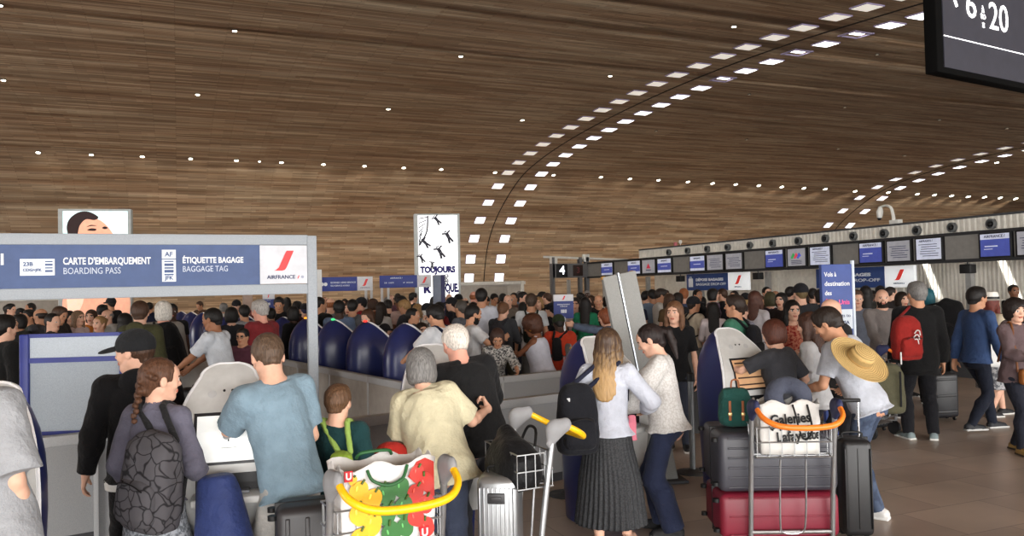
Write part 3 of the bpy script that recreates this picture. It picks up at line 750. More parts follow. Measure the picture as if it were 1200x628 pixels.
def build_vault():
    xs = [X0, 14.0, 16.3, X1]
    holes = SUNHOLES
    xb = sorted(set([X0, X1]+[h[0] for h in holes]+[h[1] for h in holes])); sb = sorted(set(list(pa)+[h[2] for h in holes]+[h[3] for h in holes]))
    vs, fs, uvs = [], [], []
    for X in xb:
        for s in sb: p = vault_at(X, s); vs.append(p); uvs.append((X, s))
    n = len(sb)
    for i in range(len(xb)-1):
        for j in range(n-1):
            cx = (xb[i]+xb[i+1])/2; cs = (sb[j]+sb[j+1])/2
            if any(h[0] < cx < h[1] and h[2] < cs < h[3] for h in holes): continue
            fs.append((i*n+j, i*n+j+1, (i+1)*n+j+1, (i+1)*n+j))
    me = bpy.data.meshes.new('ceiling'); me.from_pydata(vs, [], fs); uvl = me.uv_layers.new(name='UVMap')
    for l in me.loops: uvl.data[l.index].uv = uvs[l.vertex_index]
    me.polygons.foreach_set('use_smooth', [True]*len(me.polygons))
    o = structure(link('ceiling', me, m_vault()))
    so = o.modifiers.new('thick', 'SOLIDIFY'); so.thickness = .10; so.offset = 1
    return o
# floor
def m_floor():
    m = bpy.data.materials.new('stone_floor'); m.use_nodes = True; nt = m.node_tree; N = nt.nodes; b = N['Principled BSDF']; L = nt.links
    tc = N.new('ShaderNodeTexCoord'); t = N.new('ShaderNodeTexBrick'); t.inputs['Scale'].default_value = 1; t.inputs['Brick Width'].default_value = .9; t.inputs['Row Height'].default_value = .6
    t.inputs['Color1'].default_value = rgb(176, 158, 144)+(1,); t.inputs['Color2'].default_value = rgb(194, 176, 160)+(1,); t.inputs['Mortar'].default_value = rgb(134, 120, 110)+(1,); t.inputs['Mortar Size'].default_value = .004
    L.new(tc.outputs['Object'], t.inputs['Vector'])
    n = N.new('ShaderNodeTexNoise'); n.inputs['Scale'].default_value = 1.3; n.inputs['Detail'].default_value = 8; L.new(tc.outputs['Object'], n.inputs['Vector'])
    r = N.new('ShaderNodeValToRGB'); r.color_ramp.elements[0].position = .3; r.color_ramp.elements[0].color = (.72, .72, .72, 1); r.color_ramp.elements[1].position = .7; r.color_ramp.elements[1].color = (1, 1, 1, 1)
    L.new(n.outputs['Fac'], r.inputs['Fac'])
    mx = N.new('ShaderNodeMixRGB'); mx.blend_type = 'MULTIPLY'; mx.inputs['Fac'].default_value = .9; L.new(t.outputs['Color'], mx.inputs['Color1']); L.new(r.outputs['Color'], mx.inputs['Color2'])
    L.new(mx.outputs['Color'], b.inputs['Base Color']); b.inputs['Roughness'].default_value = .33; b.inputs['Specular IOR Level'].default_value = .35
    return m
fl = MB().box(((X0+X1)/2, 14.5, -.1), ((X1-X0)/2, 26, .1)).build('floor', m_floor()); structure(fl)
# end walls
ew = mat('end_wall', (92, 80, 68), .8)
structure(MB().box((X0-.1, 14.5, 4.2), (.1, 26, 4.3)).build('wall_left', ew))
structure(MB().box((X1+.1, 14.5, 4.2), (.1, 26, 4.3)).build('wall_right', ew))
# glazed front of the hall behind the camera
structure(MB().box((10, -11.2, 4.15), (52, .12, .3)).build('trim_1', DGREY))
for i in range(14):
    structure(MB().box((-40+i*7.6, -11.2, 2.0), (.09, .09, 2.0)).build('trim_%d' % (i+3), DGREY))

# roof lights: skylight panes whose daylight is put in as glow, rows beside the seam
_k = int(np.argmax(pz)); SPOS = [float(np.interp(z, pz[:_k], pa[:_k])) for z in (2.51, 3.5, 4.55, 5.43, 6.2)]
SPOS += [float(np.interp(-v, -pv, pa)) for v in (35.46, 34.14, 32.86, 31.58, 30.26, 28.96, 27.68, 26.4, 25.15, 23.96, 22.79, 21.6, 20.46, 19.35, 18.22, 17.18, 16.12, 15.1, 14.05, 13.14, 12.2, 11.2)]
pane_on = mat('skylight_glow_bright', (255, 250, 255), .5, emit=3.2); pane_dim = mat('skylight_glow_dim', (225, 218, 206), .5, emit=.85)
pane_mid = mat('skylight_glow_mid', (240, 236, 236), .5, emit=1.7); skylight_rim = mat('skylight_rim', (150, 140, 170), .5)
SEAMX = 15.12
def roof_light(X, s, m, label, group, w=.27, hole=False):
    t, n = vault_frame(s); p = vault_at(X, s)
    R = Matrix((Vector((1, 0, 0)), t, n)).transposed()
    o = MB()
    if hole:
        for sg in (-1, 1): o.box((sg*(w+.02), 0, 0), (.025, w+.03, .03)); o.box((0, sg*(w*.93), 0), (w, .025, .03))
    else: o.box((0, 0, 0), (w, w*.93, .03))
    r_ = o
    root = r_.build('skylight', skylight_rim); root.matrix_world = Matrix.Translation(p+n*-.0)@R.to_4x4()
    props(root, label, 'ceiling light', group)
    sgn = 1 if n.z < 0 or True else -1
    g = MB().box((0, 0, -.02 if hole else 0), (w-.03, w*.93-.03, .004 if hole else .036)).build('glow_pane', m, root)
    return root
ordn = ['lowest', 'second', 'third', 'fourth', 'fifth', 'sixth', 'seventh', 'eighth', 'ninth', 'tenth', 'eleventh', 'twelfth', 'thirteenth', 'fourteenth', 'fifteenth', 'sixteenth', 'seventeenth', 'eighteenth', 'nineteenth', 'twentieth', 'twenty-first', 'twenty-second', 'twenty-third', 'twenty-fourth', 'twenty-fifth', 'twenty-sixth', 'twenty-seventh']
glz = bpy.data.materials.new('sunlit_glazing'); glz.use_nodes = True; _n = glz.node_tree.nodes; _l = glz.node_tree.links
_t = _n.new('ShaderNodeBsdfTransparent'); _e = _n.new('ShaderNodeEmission'); _e.inputs[1].default_value = 3.2; _a = _n.new('ShaderNodeAddShader'); _l.new(_t.outputs[0], _a.inputs[0]); _l.new(_e.outputs[0], _a.inputs[1]); _l.new(_a.outputs[0], _n['Material Output'].inputs[0])
HOLE_I = (17, 20, 22)
for i in HOLE_I: SUNHOLES.append((SEAMX+.86-.25, SEAMX+.86+.25, SPOS[i]-.12, SPOS[i]+.12))
for i, s in enumerate(SPOS[:25]):
    roof_light(SEAMX+.86, s, glz if i in HOLE_I else pane_on, '%s square light right of the seam, near strip' % ordn[i], 'square lights along the near ceiling strip', hole=i in HOLE_I)
for i, s in enumerate(SPOS[:26]):
    roof_light(SEAMX-.86, s, pane_on if i < 4 else (pane_mid if i < 6 else pane_dim), '%s square light left of the seam, near strip' % ordn[i], 'square lights along the near ceiling strip')
SEAM2 = 38.3
for i, s in enumerate(SPOS[3:22]):
    roof_light(SEAM2+.9, s, pane_on, '%s small square light right of the seam, far strip' % ordn[i], 'square lights along the far ceiling strip')
    roof_light(SEAM2-.9, s, pane_mid if i < 5 else pane_dim, '%s small square light left of the seam, far strip' % ordn[i], 'square lights along the far ceiling strip')
seam_m = mat('seam_dark', (30, 24, 20), .9)
for k, X in enumerate((SEAMX, SEAM2)):
    pts = [vault_at(X, s)+vault_frame(s)[1]*0 for s in np.linspace(.1, 34, 60)]
    structure(MB().tube(pts, .025, 6).build('trim_%d' % (20+k), seam_m))
# recessed spotlights
spot_on = mat('spot_lens', (255, 246, 226), .4, emit=14.0); spot_off = mat('spot_lens_faint', (190, 180, 160), .4, emit=.25); ringm = mat('spot_ring', (60, 52, 44), .5)  # unlit lenses get a faint glow in their own colour
SP = [(0, 5), (275, 35), (4, 93), (231.5, 110), (44.7, 178), (107, 180.6), (166.7, 182.8), (223.4, 185.3), (277, 187.5), (329.7, 189.7), (379, 192), (427, 194), (473, 196), (517, 198), (580, 201.5), (648.6, 204.6), (704, 207), (738, 209), (771.6, 210.6), (806, 212.5), (835, 214.3), (862, 215.6), (889, 217), (916, 218.5), (942, 220), (967, 221), (1002, 223.7), (1041, 225), (1074.7, 227), (1095, 228), (1115, 229), (1134.5, 230), (1153.6, 230.6), (1172, 231.4), (1190, 232.4),
      (1168, 190), (540, 65), (715, 88), (455, 127), (612, 140), (860, 30), (304, 188.5)]
SPB = (380, 380)
proto = None
spl = []
rowi = 0
for i, (x, y) in enumerate(SP):
    X, s = vault_hit(x, y); spl.append((X, s, 1))
for x, y in [(1028, 63), (878, 110), (990, 125), (769, 153), (875, 163), (1101, 140), (982, 174), (1060, 182), (1180, 150)]:
    X, s = vault_hit(x, y); spl.append((X, s, 0))
near_names = {0: 'lone ceiling spotlight in the topmost left corner', 1: 'lone ceiling spotlight high above the white framed sign', 2: 'ceiling spotlight at the far left below the corner one', 3: 'ceiling spotlight above the sign right of the glare streak', 36: 'lone ceiling spotlight high above the tall poster', 37: 'ceiling spotlight just left of the near strip high up', 38: 'ceiling spotlight above the tall poster and left of it', 39: 'ceiling spotlight between the poster and the near strip', 40: 'topmost ceiling spotlight left of the near strip', 35: 'ceiling spotlight above the end of the far strip', 41: 'faint ceiling spotlight squeezed into the long row'}
for i, (X, s, on) in enumerate(spl):
    t, n = vault_frame(s); p = vault_at(X, s)
    depth = (p-CAM).length; r = max(.055, .0022*depth) if on else max(.04, .0015*depth)
    if i == 41: r *= .6
    R = Matrix((Vector((1, 0, 0)), t, n)).transposed().to_4x4()
    root = MB().lathe([(r*1.3, -.03), (r*1.3, .02), (r*1.3, .03)], 14).build('spotlight', ringm)
    MB().lathe([(r, -.03), (r, .037), (r*.9, .04)], 14).build('lens', spot_on if on else spot_off, root)
    root.matrix_world = Matrix.Translation(p)@R
    if on and i in near_names: lab = near_names[i]
    elif on: lab = 'lit spotlight, %s from the left end of the long ceiling row' % (ordn+['twenty-eighth', 'twenty-ninth', 'thirtieth', 'thirty-first', 'thirty-second', 'thirty-third', 'thirty-fourth'])[i-4].replace('lowest', 'first')
    else: lab = 'unlit recessed spotlight in the dark ceiling between the two light strips'
    props(root, lab, 'spotlight', 'lit ceiling spotlights' if on else 'unlit ceiling spotlights')

# ------------------------------------------------------------------ marks and lettering shared by the signs
def slash(w, h, m, parent, loc, name='red_slash'):
    """red slanted stroke with a curled foot"""
    pts = [(-.34, -.5), (-.5, -.5), (-.12, -.38), (.10, .5), (.5, .5), (.12, -.36), (-.02, -.45), (-.2, -.5)]
    pts = [(-.50, -.50), (-.40, -.46), (-.26, -.34), (.10, .44), (.16, .50), (.50, .50), (.13, -.34), (.04, -.46), (-.08, -.50)]
    return poly(name, [(x*w, z*h) for x, z in pts], .002, m, parent, loc)
def af_panel(parent, x0, x1, z0, z1, y, big=True):
    """white panel with the red stroke and the airline's name"""
    w = x1-x0; h = z1-z0; cx = (x0+x1)/2
    MB().box((cx, y, (z0+z1)/2), (w/2, .004, h/2)).build('white_panel', SIGNWHITE, parent)
    slash(w*.42, h*.52, REDSL, parent, (cx, y-.008, z0+h*.60))
    text('lettering', 'AIRFRANCE', h*.135, NAVYTXT, parent, (cx-w*.06, y-.007, z0+h*.17), .002*h, 'CENTER', 1.0 if big else 1.1)
    slash(w*.05, h*.085, REDSL, parent, (cx+w*.30, y-.007, z0+h*.17), 'small_slash')
    MB().lathe([(h*.038, -.001), (h*.038, .001)], 14, rot=(PI/2, 0, 0)).build('round_mark', mat('pale_ring', (150, 154, 170), .6), parent, (cx+w*.39, y-.007, z0+h*.17))
def frame_root(name, origin, xdir, label, cat, group=None):
    """an Empty whose x axis runs along the sign face and whose -y looks to the camera"""
    x = Vector((xdir[0], xdir[1], 0)).normalized(); rz = math.atan2(x.y, x.x)
    return empty(name, origin, rz, label, cat, group)
def ldir(l, d): v = Rh*l+Fh*d; return (v.x, v.y)

# ------------------------------------------------------------------ big framed boarding-pass sign, foreground left
def front_sign():
    o = at(365.5, 6.0); r = frame_root('overhead_sign', o, ldir(.919, .394), 'long blue overhead sign for boarding pass and baggage tag on a grey steel frame', 'sign')
    fr = mat('sign_frame_grey', (146, 152, 158), .5, kind='grain')
    L = 3.6; zb, zt = 1.905, 2.315; t = .075
    MB().box((0, 0, 1.165), (.036, .036, 1.165), bev=.008).build('post', fr, r)
    MB().box((-L, 0, 1.165), (.036, .036, 1.165), bev=.008).build('post', fr, r)
    MB().box((-L/2, 0, zt-t/2+.02), (L/2-.03, .03, t/2), bev=.004).build('top_rail', fr, r)
    MB().box((-L/2, 0, zb+t/2-.01), (L/2-.03, .03, t/2), bev=.004).build('bottom_rail', fr, r)
    p0, p1 = zb+t-.01, zt-t+.02
    MB().box((-L/2-.17, 0, (p0+p1)/2), (L/2-.2, .02, (p1-p0)/2)).build('blue_panel', SIGNBLUE, r)
    af_panel(r, -.375, -.034, p0+.003, p1-.003, -.022)
    H = p1-p0; zc = (p0+p1)/2; y = -.0235
    text('lettering', "CARTE D'EMBARQUEMENT", .066, WTXT, r, (-1.64, y, zc+.032), .0016, fit=.536)
    text('lettering', 'BOARDING PASS', .062, mat('pale_lettering', (190, 198, 214), .6), r, (-1.64, y, zc-.034), 0, fit=.345)
    text('lettering', 'ÉTIQUETTE BAGAGE', .058, WTXT, r, (-.90, y, zc+.034), .0015, fit=.408)
    text('lettering', 'BAGGAGE TAG', .058, mat('pale_lettering', (190, 198, 214), .6), r, (-.90, y, zc-.028), 0, fit=.30)
    text('lettering', 'ICI', .10, WTXT, r, (-1.975, y, zc+.045), .003, 'RIGHT')
    ic = mat('icon_white', (214, 220, 228), .6)
    MB().box((-1.788, y, zc-.005), (.10, .002, .055), bev=.0).build('ticket_icon', ic, r)
    text('icon_lettering', '23B', .036, SIGNBLUE, r, (-1.87, y-.004, zc+.015), .001); text('icon_lettering', 'CDG>JFK', .026, SIGNBLUE, r, (-1.872, y-.004, zc-.024), .0008)
    for k in range(4): MB().box((-1.722, y-.003, zc+.032-.021*k), (.022, .001, .0065 if k % 2 else .004)).build('icon_bar', SIGNBLUE, r)
    MB().box((-.987, y, zc-.002), (.045, .002, .112)).build('tag_icon', ic, r)
    MB().box((-.987, y-.002, zc+.045), (.046, .001, .003)).build('icon_bar', SIGNBLUE, r)
    text('icon_lettering', 'AF', .046, SIGNBLUE, r, (-.987, y-.004, zc+.077), .001, 'CENTER'); text('icon_lettering', 'JFK', .038, SIGNBLUE, r, (-.987, y-.004, zc-.088), .001, 'CENTER')
    for k, hh in enumerate((.004, .009, .005, .010, .005)): MB().box((-.987, y-.003, zc+.028-.023*k), (.030, .001, hh)).build('icon_bar', SIGNBLUE, r)
front_sign()

# ------------------------------------------------------------------ hanging direction sign, top right
def hanging_sign():
    o = P(1098, 84, 7.0); r = frame_root('hanging_sign', (o.x, o.y, 0), ldir(.864, .504), 'black hanging direction sign with arrow and lit numerals 6 to 20', 'sign')
    z0 = o.z; w = 1.7; h = 1.05; face = mat('sign_face_dark', (46, 46, 54), .5, emit=.35)
    MB().box((w/2, .05, z0+h/2), (w/2, .06, h/2), bev=.01).build('housing', mat('sign_housing', (9, 9, 9), .8, spec=.05), r)
    MB().box((w/2+.03, -.012, z0+h/2+.02), (w/2-.06, .006, h/2-.03)).build('face_panel', face, r)
    lit = mat('lit_white', (250, 248, 255), .5, emit=2.2)
    f = lambda px, py: None
    MB().box((w/2+.03, -.020, z0+.33), (w/2-.06, .002, .0035)).build('divider_line', lit, r)
    text('numeral', '6', .37, lit, r, (.53, -.021, z0+.665), .000, 'CENTER', 1.0)
    text('numeral', '20', .37, lit, r, (.98, -.021, z0+.61), .000, 'CENTER', .92)
    for k, (t_, z) in enumerate((('à', .69), ('to', .63), ('至', .57))):
        if k < 2: text('lettering', t_, .095, lit, r, (.72, -.021, z0+z-.03), .001, 'CENTER', 1.0)
    for k in range(3): MB().box((.72, -.021, z0+.51-.017*k+.02), (.02-.003*(k % 2), .001, .004)).build('glyph_stroke', lit, r)
    MB().box((.72, -.021, z0+.513), (.004, .001, .026)).build('glyph_stroke', lit, r)
    am = MB()
    def bar(a, b, t):
        a = Vector((a[0], 0, a[1])); b = Vector((b[0], 0, b[1])); d = b-a; L = d.length; R = Matrix.Rotation(-math.atan2(d.z, d.x), 3, 'Y'); am.box((a+b)/2, (L/2, .002, t/2), rot=R)
    bar((.10, .74), (.22, .71), .035); bar((.095, .745), (.165, .62), .034); bar((.095, .735), (.165, .86), .034); bar((.1, .74), (.24, .74), .034)
    am.build('arrow', lit, r, (.14, -.021, z0+.0))
    for x in (.25, 1.45):
        top = 8.2; MB().tube([(x, .08, z0+h), (x, .08, top)], .015, 8).build('suspension_rod', DGREY, r)
hanging_sign()

# ------------------------------------------------------------------ check-in counters with the screen band, right
CX = 14.0        # plane of the band
def band_y(px): return atX(px, 300, CX).y
FAS = structure
corr = mat('corrugated_white', (208, 204, 194), .6)
def corrugated(X, y0, y1, z0, z1, name, pitch_=.12, dep=.02):
    mb = MB(); n = int((y1-y0)/pitch_); vs = []; fs = []
    for i in range(n+1):
        for q, (dy, dx) in enumerate(((0, 0), (.35, 0), (.5, 1), (.85, 1))):
            y = y0+(i+dy)*pitch_
            vs += [(X+dx*dep, y, z0), (X+dx*dep, y, z1)]
    for k in range(len(vs)//2-1): fs.append((2*k, 2*k+1, 2*k+3, 2*k+2))
    mb.add(vs, fs); mb.box((X+.08, (y0+y1)/2, (z0+z1)/2), (.05, (y1-y0)/2, (z1-z0)/2)); return mb.build(name, corr)
yN = 4.0; yF = atX(742, 290, CX).y
zb_, zt_ = atX(1200, 303.4, CX).z, atX(1200, 269, CX).z; zu = atX(1200, 249, CX).z
zb2, zt2 = atX(880, 315.5, CX).z, atX(880, 292.6, CX).z; zu2 = atX(880, 279, CX).z
ZB, ZT, ZU = (zb_+zb2)/2, (zt_+zt2)/2, (zu+zu2)/2
print('band', zb_, zb2, zt_, zt2, zu, zu2, 'yF', yF)
yE = atX(688, 315, CX).y
structure(corrugated(CX+.25, yN, yF, ZT-.02, ZU, 'trim_30'))
structure(MB().box((CX+.33, (yN+yF)/2, ZU+.015), (.12, (yF-yN)/2, .02)).build('trim_33', DGREY))
structure(MB().box((CX+.14, (yN+yE)/2, (ZB+ZT)/2), (.14, (yE-yN)/2, (ZT-ZB)/2)).build('trim_31', mat('band_grey', (124, 122, 118), .6)))
structure(MB().box((CX+.12, (yN+yE)/2, ZT+.0), (.16, (yE-yN)/2, .03)).box((CX+.12, (yN+yE)/2, ZB), (.16, (yE-yN)/2, .03)).build('trim_32', mat('band_edge', (40, 40, 42), .6)))
BX = CX+3.6
structure(corrugated(BX, yN, yE+1.0, 0, ZT, 'wall_back', .11, .012))
for i in range(9):
    y = 6+i*3.4
    structure(MB().box((BX-.8, y, ZB/2), (.07, .07, ZB/2)).build('trim_%d' % (40+i), mat('post_grey', (150, 150, 148), .5)))
# screens
def screen(px0, px1, kind, label):
    y1 = atX(px0, 300, CX-.02).y; y0 = atX(px1, 300, CX-.02).y; w = y1-y0; zc = (ZB+ZT)/2; h = (ZT-ZB)*.40
    r = empty('display_screen', (CX-.03, (y0+y1)/2, zc), -PI/2, label, 'screen', 'screens in the band above the check-in counters')   # local x runs towards -Y, front is -y -> world -X
    MB().box((0, 0, 0), (w/2, .03, h+.03), bev=.004).build('bezel', BLACK, r)
    sb = mat('screen_blue', (62, 72, 142), .4, emit=.6); sw = mat('screen_white', (176, 180, 196), .4, emit=.6); sg = mat('screen_grey', (140, 140, 146), .4, emit=.5)
    W = w/2-.04
    y = -.034
    if kind == 'blue':
        MB().box((0, y, 0), (W, .003, h)).build('display', sb, r)
        MB().box((0, y-.003, h*.76), (W, .002, h*.24)).build('title_bar', sw, r)
        text('lettering', 'AIRFRANCE /', h*.34, NAVYTXT, r, (0, y-.007, h*.76), .001, 'CENTER')
        MB().box((-W*.25, y-.004, -.1*h), (W*.45, .001, h*.05)).build('text_line', sw, r)
        MB().box((-W*.45, y-.004, -.35*h), (W*.3, .001, h*.03)).build('text_line', sw, r)
    elif kind == 'blueband':
        MB().box((0, y, 0), (W, .003, h)).build('display', sw, r); MB().box((0, y-.003, -.15*h), (W, .002, h*.5)).build('blue_field', sb, r)
        text('lettering', 'AIRFRANCE', h*.3, NAVYTXT, r, (0, y-.007, h*.7), .001, 'CENTER'); MB().box((0, y-.006, -.1*h), (W*.5, .001, h*.05)).build('text_line', sw, r)
    elif kind == 'tri':
        MB().box((0, y, 0), (W, .003, h)).build('display', sg, r)
        poly('red_triangle', [(-W*.35, -h*.3), (W*.35, -h*.3), (0, h*.5)], .002, mat('screen_red', (170, 40, 60), .4, emit=.6), r, (0, y-.006, 0)); MB().box((0, y-.005, -.55*h), (W*.4, .001, h*.06)).build('text_line', NAVYTXT, r)
    elif kind == 'map':
        MB().box((0, y, 0), (W, .003, h)).build('display', sg, r)
        for k, c in enumerate(((60, 150, 80), (190, 60, 80), (70, 80, 170))):
            MB().tube([(-W*.5+k*W*.35, y-.006, -h*.1), (-W*.3+k*W*.35, y-.006, h*.4), (-W*.2+k*W*.35, y-.006, h*.1)], .03, 6).build('map_patch', mat('screen_tint', c, .4, emit=.6), r)
        for k in range(3): MB().box((0, y-.005, -h*(.4+.17*k)), (W*.6, .001, h*.03)).build('text_line', NAVYTXT, r)
    else:
        MB().box((0, y, 0), (W, .003, h)).build('display', sw if kind == 'list' else sg, r)
        if kind == 'list': text('lettering', 'AIRFRANCE /', h*.26, NAVYTXT, r, (-W*.2, y-.007, h*.78), .001, 'CENTER')
        for k in range(6): MB().box((-W*.05+W*.1*(k % 3), y-.005, h*(.45-.22*k)), (W*(.75-.12*(k % 2)), .001, h*.03)).build('text_line', NAVYTXT, r)
SC = [(705, 719, 'blueband', 'blue and white display screen nearest the lit number 4'), (736, 751.5, 'blueband', 'blue display screen left of the one with the red triangle'), (753, 769, 'tri', 'grey display screen with a red triangle'), (771, 788, 'blueband', 'blue display screen just right of the red triangle'),
      (809, 827.5, 'blueband', 'pale display screen above the baggage drop-off sign, leftmost of three'), (829, 849, 'plain', 'grey patterned screen, middle of three above the baggage drop-off sign'), (851, 871.6, 'plain', 'grey screen above the red stroke of the drop-off sign'),
      (897.6, 920, 'blue', 'blue screen with white title left of the coloured map screen'), (923.6, 946.5, 'map', 'grey screen with a small coloured map'), (949.7, 975.5, 'list', 'pale blue-grey screen with a dark block right of the map screen'),
      (1007.7, 1036.7, 'blue', 'blue screen below the security camera arm'), (1040, 1070, 'plain', 'grey text screen between the blue one and the white list'), (1074, 1107, 'list', 'white list screen with dark lines of text'), (1149, 1188, 'blue', 'large blue screen nearest the camera in the band'), (1192, 1230, 'plain', 'screen cut off by the right edge of the picture')]
for a in SC: screen(*a)
# round nozzles on the corrugated fascia
noz = [783, 805, 828, 852, 878, 905, 935, 967, 1000, 1036, 1074.5, 1116, 1162]
for i, px in enumerate(noz):
    p = atX(px, 300, CX+.2); z = (ZT+ZU)/2
    r = MB().lathe([(.10, -.05), (.10, .03), (.075, .045), (.075, .03), (.05, -.02)], 18, rot=(0, -PI/2, 0)).build('air_nozzle', [mat('nozzle_grey', (96, 98, 98), .4)], loc=(CX+.22, p.y, z))
    MB().lathe([(.045, -.02), (.045, .05), (.02, .07)], 14, rot=(0, -PI/2, 0)).build('core', BLACK, r)
    props(r, 'round air nozzle on the corrugated fascia, %s from the far end' % (['first']+ordn[1:])[i], 'air nozzle', 'air nozzles along the fascia')
# small cameras and the gooseneck camera
def cam_small(px, py, lab):
    p = atX(px, py, CX+.3)
    r = MB().tube([(0, 0, 0), (0, 0, .12)], .012, 8).build('security_camera', mat('cam_white', (205, 205, 200), .5), loc=(CX+.3, p.y, ZU+.02))
    MB().lathe([(.03, -.03), (.05, 0), (.05, .06), (.03, .08)], 12).build('dome', mat('cam_white', (205, 205, 200), .5), r, (0, 0, .1)); props(r, lab, 'security camera')
cam_small(797, 272, 'tiny white camera on top of the corrugated fascia')
p = atX(1050, 266, CX+.35)
gn = empty('security_camera', (p.x, p.y, ZU+.03), 0, 'white security camera hanging from a curved arm on top of the fascia', 'security camera')
cw = mat('cam_white', (205, 205, 200), .5)
k = .75
MB().box((0, 0, .05), (.07, .12, .05), bev=.01).build('mount', cw, gn)
MB().tube([(0, .05, .05), (0, .07, .30*k), (0, .12, .50*k), (0, .26, .58*k), (0, .40, .55*k)], [.045, .035, .03, .025, .025], 10, smooth_path=5).build('arm', cw, gn)
MB().tube([(0, .40, .56*k), (0, .42, .42*k), (0, .43, .24*k)], [.04, .075, .055], 12).build('housing', cw, gn); MB().tube([(0, .43, .24*k), (0, .44, .17*k)], [.05, .03], 10).build('lens', BLACK, gn)
# red alarm beacon
p = atX(797, 283, CX+.3)
p = atX(797, 284, CX+.3); r = MB().box((0, 0, .06), (.04, .04, .06), bev=.01).build('alarm_beacon', mat('beacon_pink', (196, 110, 120), .5), loc=(CX+.3, p.y+.25, ZU+.03)); props(r, 'small pinkish red beacon on top of the fascia', 'beacon')
# speakers hanging below the band
for px, lab in ((888, 'small black loudspeaker under the band left of the blue tall stand'), (1134, 'black loudspeaker under the band beside the blue pullover man'), (797, 'small black loudspeaker under the band at the drop-off sign')):
    p = atX(px, 312, CX+.3); r = empty('loudspeaker', (CX+.3, p.y, ZB-.03), 0, lab, 'loudspeaker')
    MB().box((0, 0, -.13), (.09, .12, .09), bev=.015).build('cabinet', BLACK, r); MB().tube([(0, 0, 0), (0, 0, -.06)], .015, 8).build('bracket', DGREY, r)
# rail under the band
# counters: separate desk units
def desk(y0, y1, X, lab, dark=(84, 86, 90)):
    r = empty('check_in_desk', (X, (y0+y1)/2, 0), 0, lab, 'desk', 'check-in desks')
    w = (y1-y0)/2-.01; m = mat('desk_grey', dark, .5)
    MB().box((0, 0, .42), (.30, w, .42), bev=.01).build('front_panel', m, r)
    MB().box((0, 0, .865), (.36, w, .025), bev=.008).build('worktop', mat('desk_top', (104, 106, 110), .35), r)
    MB().box((0, 0, .04), (.27, w*.98, .04)).build('plinth', BLACK, r)
    MB().box((.35, 0, 1.06), (.03, w*.85, .16), bev=.01).build('backing', mat('desk_shelf', (62, 56, 54), .6), r)
    MB().box((.1, w*.3, 1.02), (.02, .2, .13), bev=.01, rot=(0, .15, 0)).build('monitor', BLACK, r)
yy = 6.2
dl = ['nearest to the camera', 'second from the camera', 'third from the camera', 'fourth from the camera', 'fifth from the camera', 'sixth from the camera', 'seventh from the camera', 'eighth from the camera', 'ninth from the camera', 'last of the row']
for i in range(6):
    desk(yy, yy+2.35, CX+.2, 'grey check-in desk under the screen band, '+dl[i]); yy += 2.55
# conveyor end / belt shown pale strip behind desks
# end box with the lit numbers
p = atX(688, 315, CX); ex = p; 
er = empty('numbered_gantry', (CX+.1, yE+.05, 0), 0, 'grey gantry end with the lit number 4 above the crowd', 'gantry')
gm = mat('gantry_grey', (96, 96, 98), .6)
gx = -1.55
MB().box((gx/2, 0, (ZB+ZT)/2), (-gx/2, .12, (ZT-ZB)/2), bev=.01).build('crossbeam', gm, er)
MB().box((gx+.04, 0, 1.5), (.05, .12, 1.5)).box((-.1, 0, 1.5), (.06, .1, 1.5)).box((-.38, 0, 1.5), (.05, .1, 1.5)).build('upright', gm, er)
MB().box((gx+.36, -.14, (ZB+ZT)/2), (.22, .03, .24), bev=.01).build('number_box', BLACK, er)
text('lit_number', '4', .42, mat('lit_number', (240, 240, 255), .5, emit=2.5), er, (gx+.36, -.175, (ZB+ZT)/2), .008, 'CENTER')
MB().box((gx+1.02, -.14, (ZB+ZT)/2), (.20, .02, .20), bev=.01).build('number_box', mat('number_box_brown', (44, 28, 24), .6), er)
text('unlit_number', '3', .30, mat('unlit_red', (96, 44, 42), .5), er, (gx+1.02, -.165, (ZB+ZT)/2), .004, 'CENTER')
MB().tube([(gx-.3, 0, ZT+.25), (3.5, 0, ZT+.05)], .04, 8).build('pipe', cw, er); MB().box((gx+.1, 0, ZT+.12), (.12, .1, .12), bev=.02).build('projector', cw, er); MB().box((-.12, 0, ZT+.2), (.12, .1, .14), bev=.03).build('projector', cw, er)

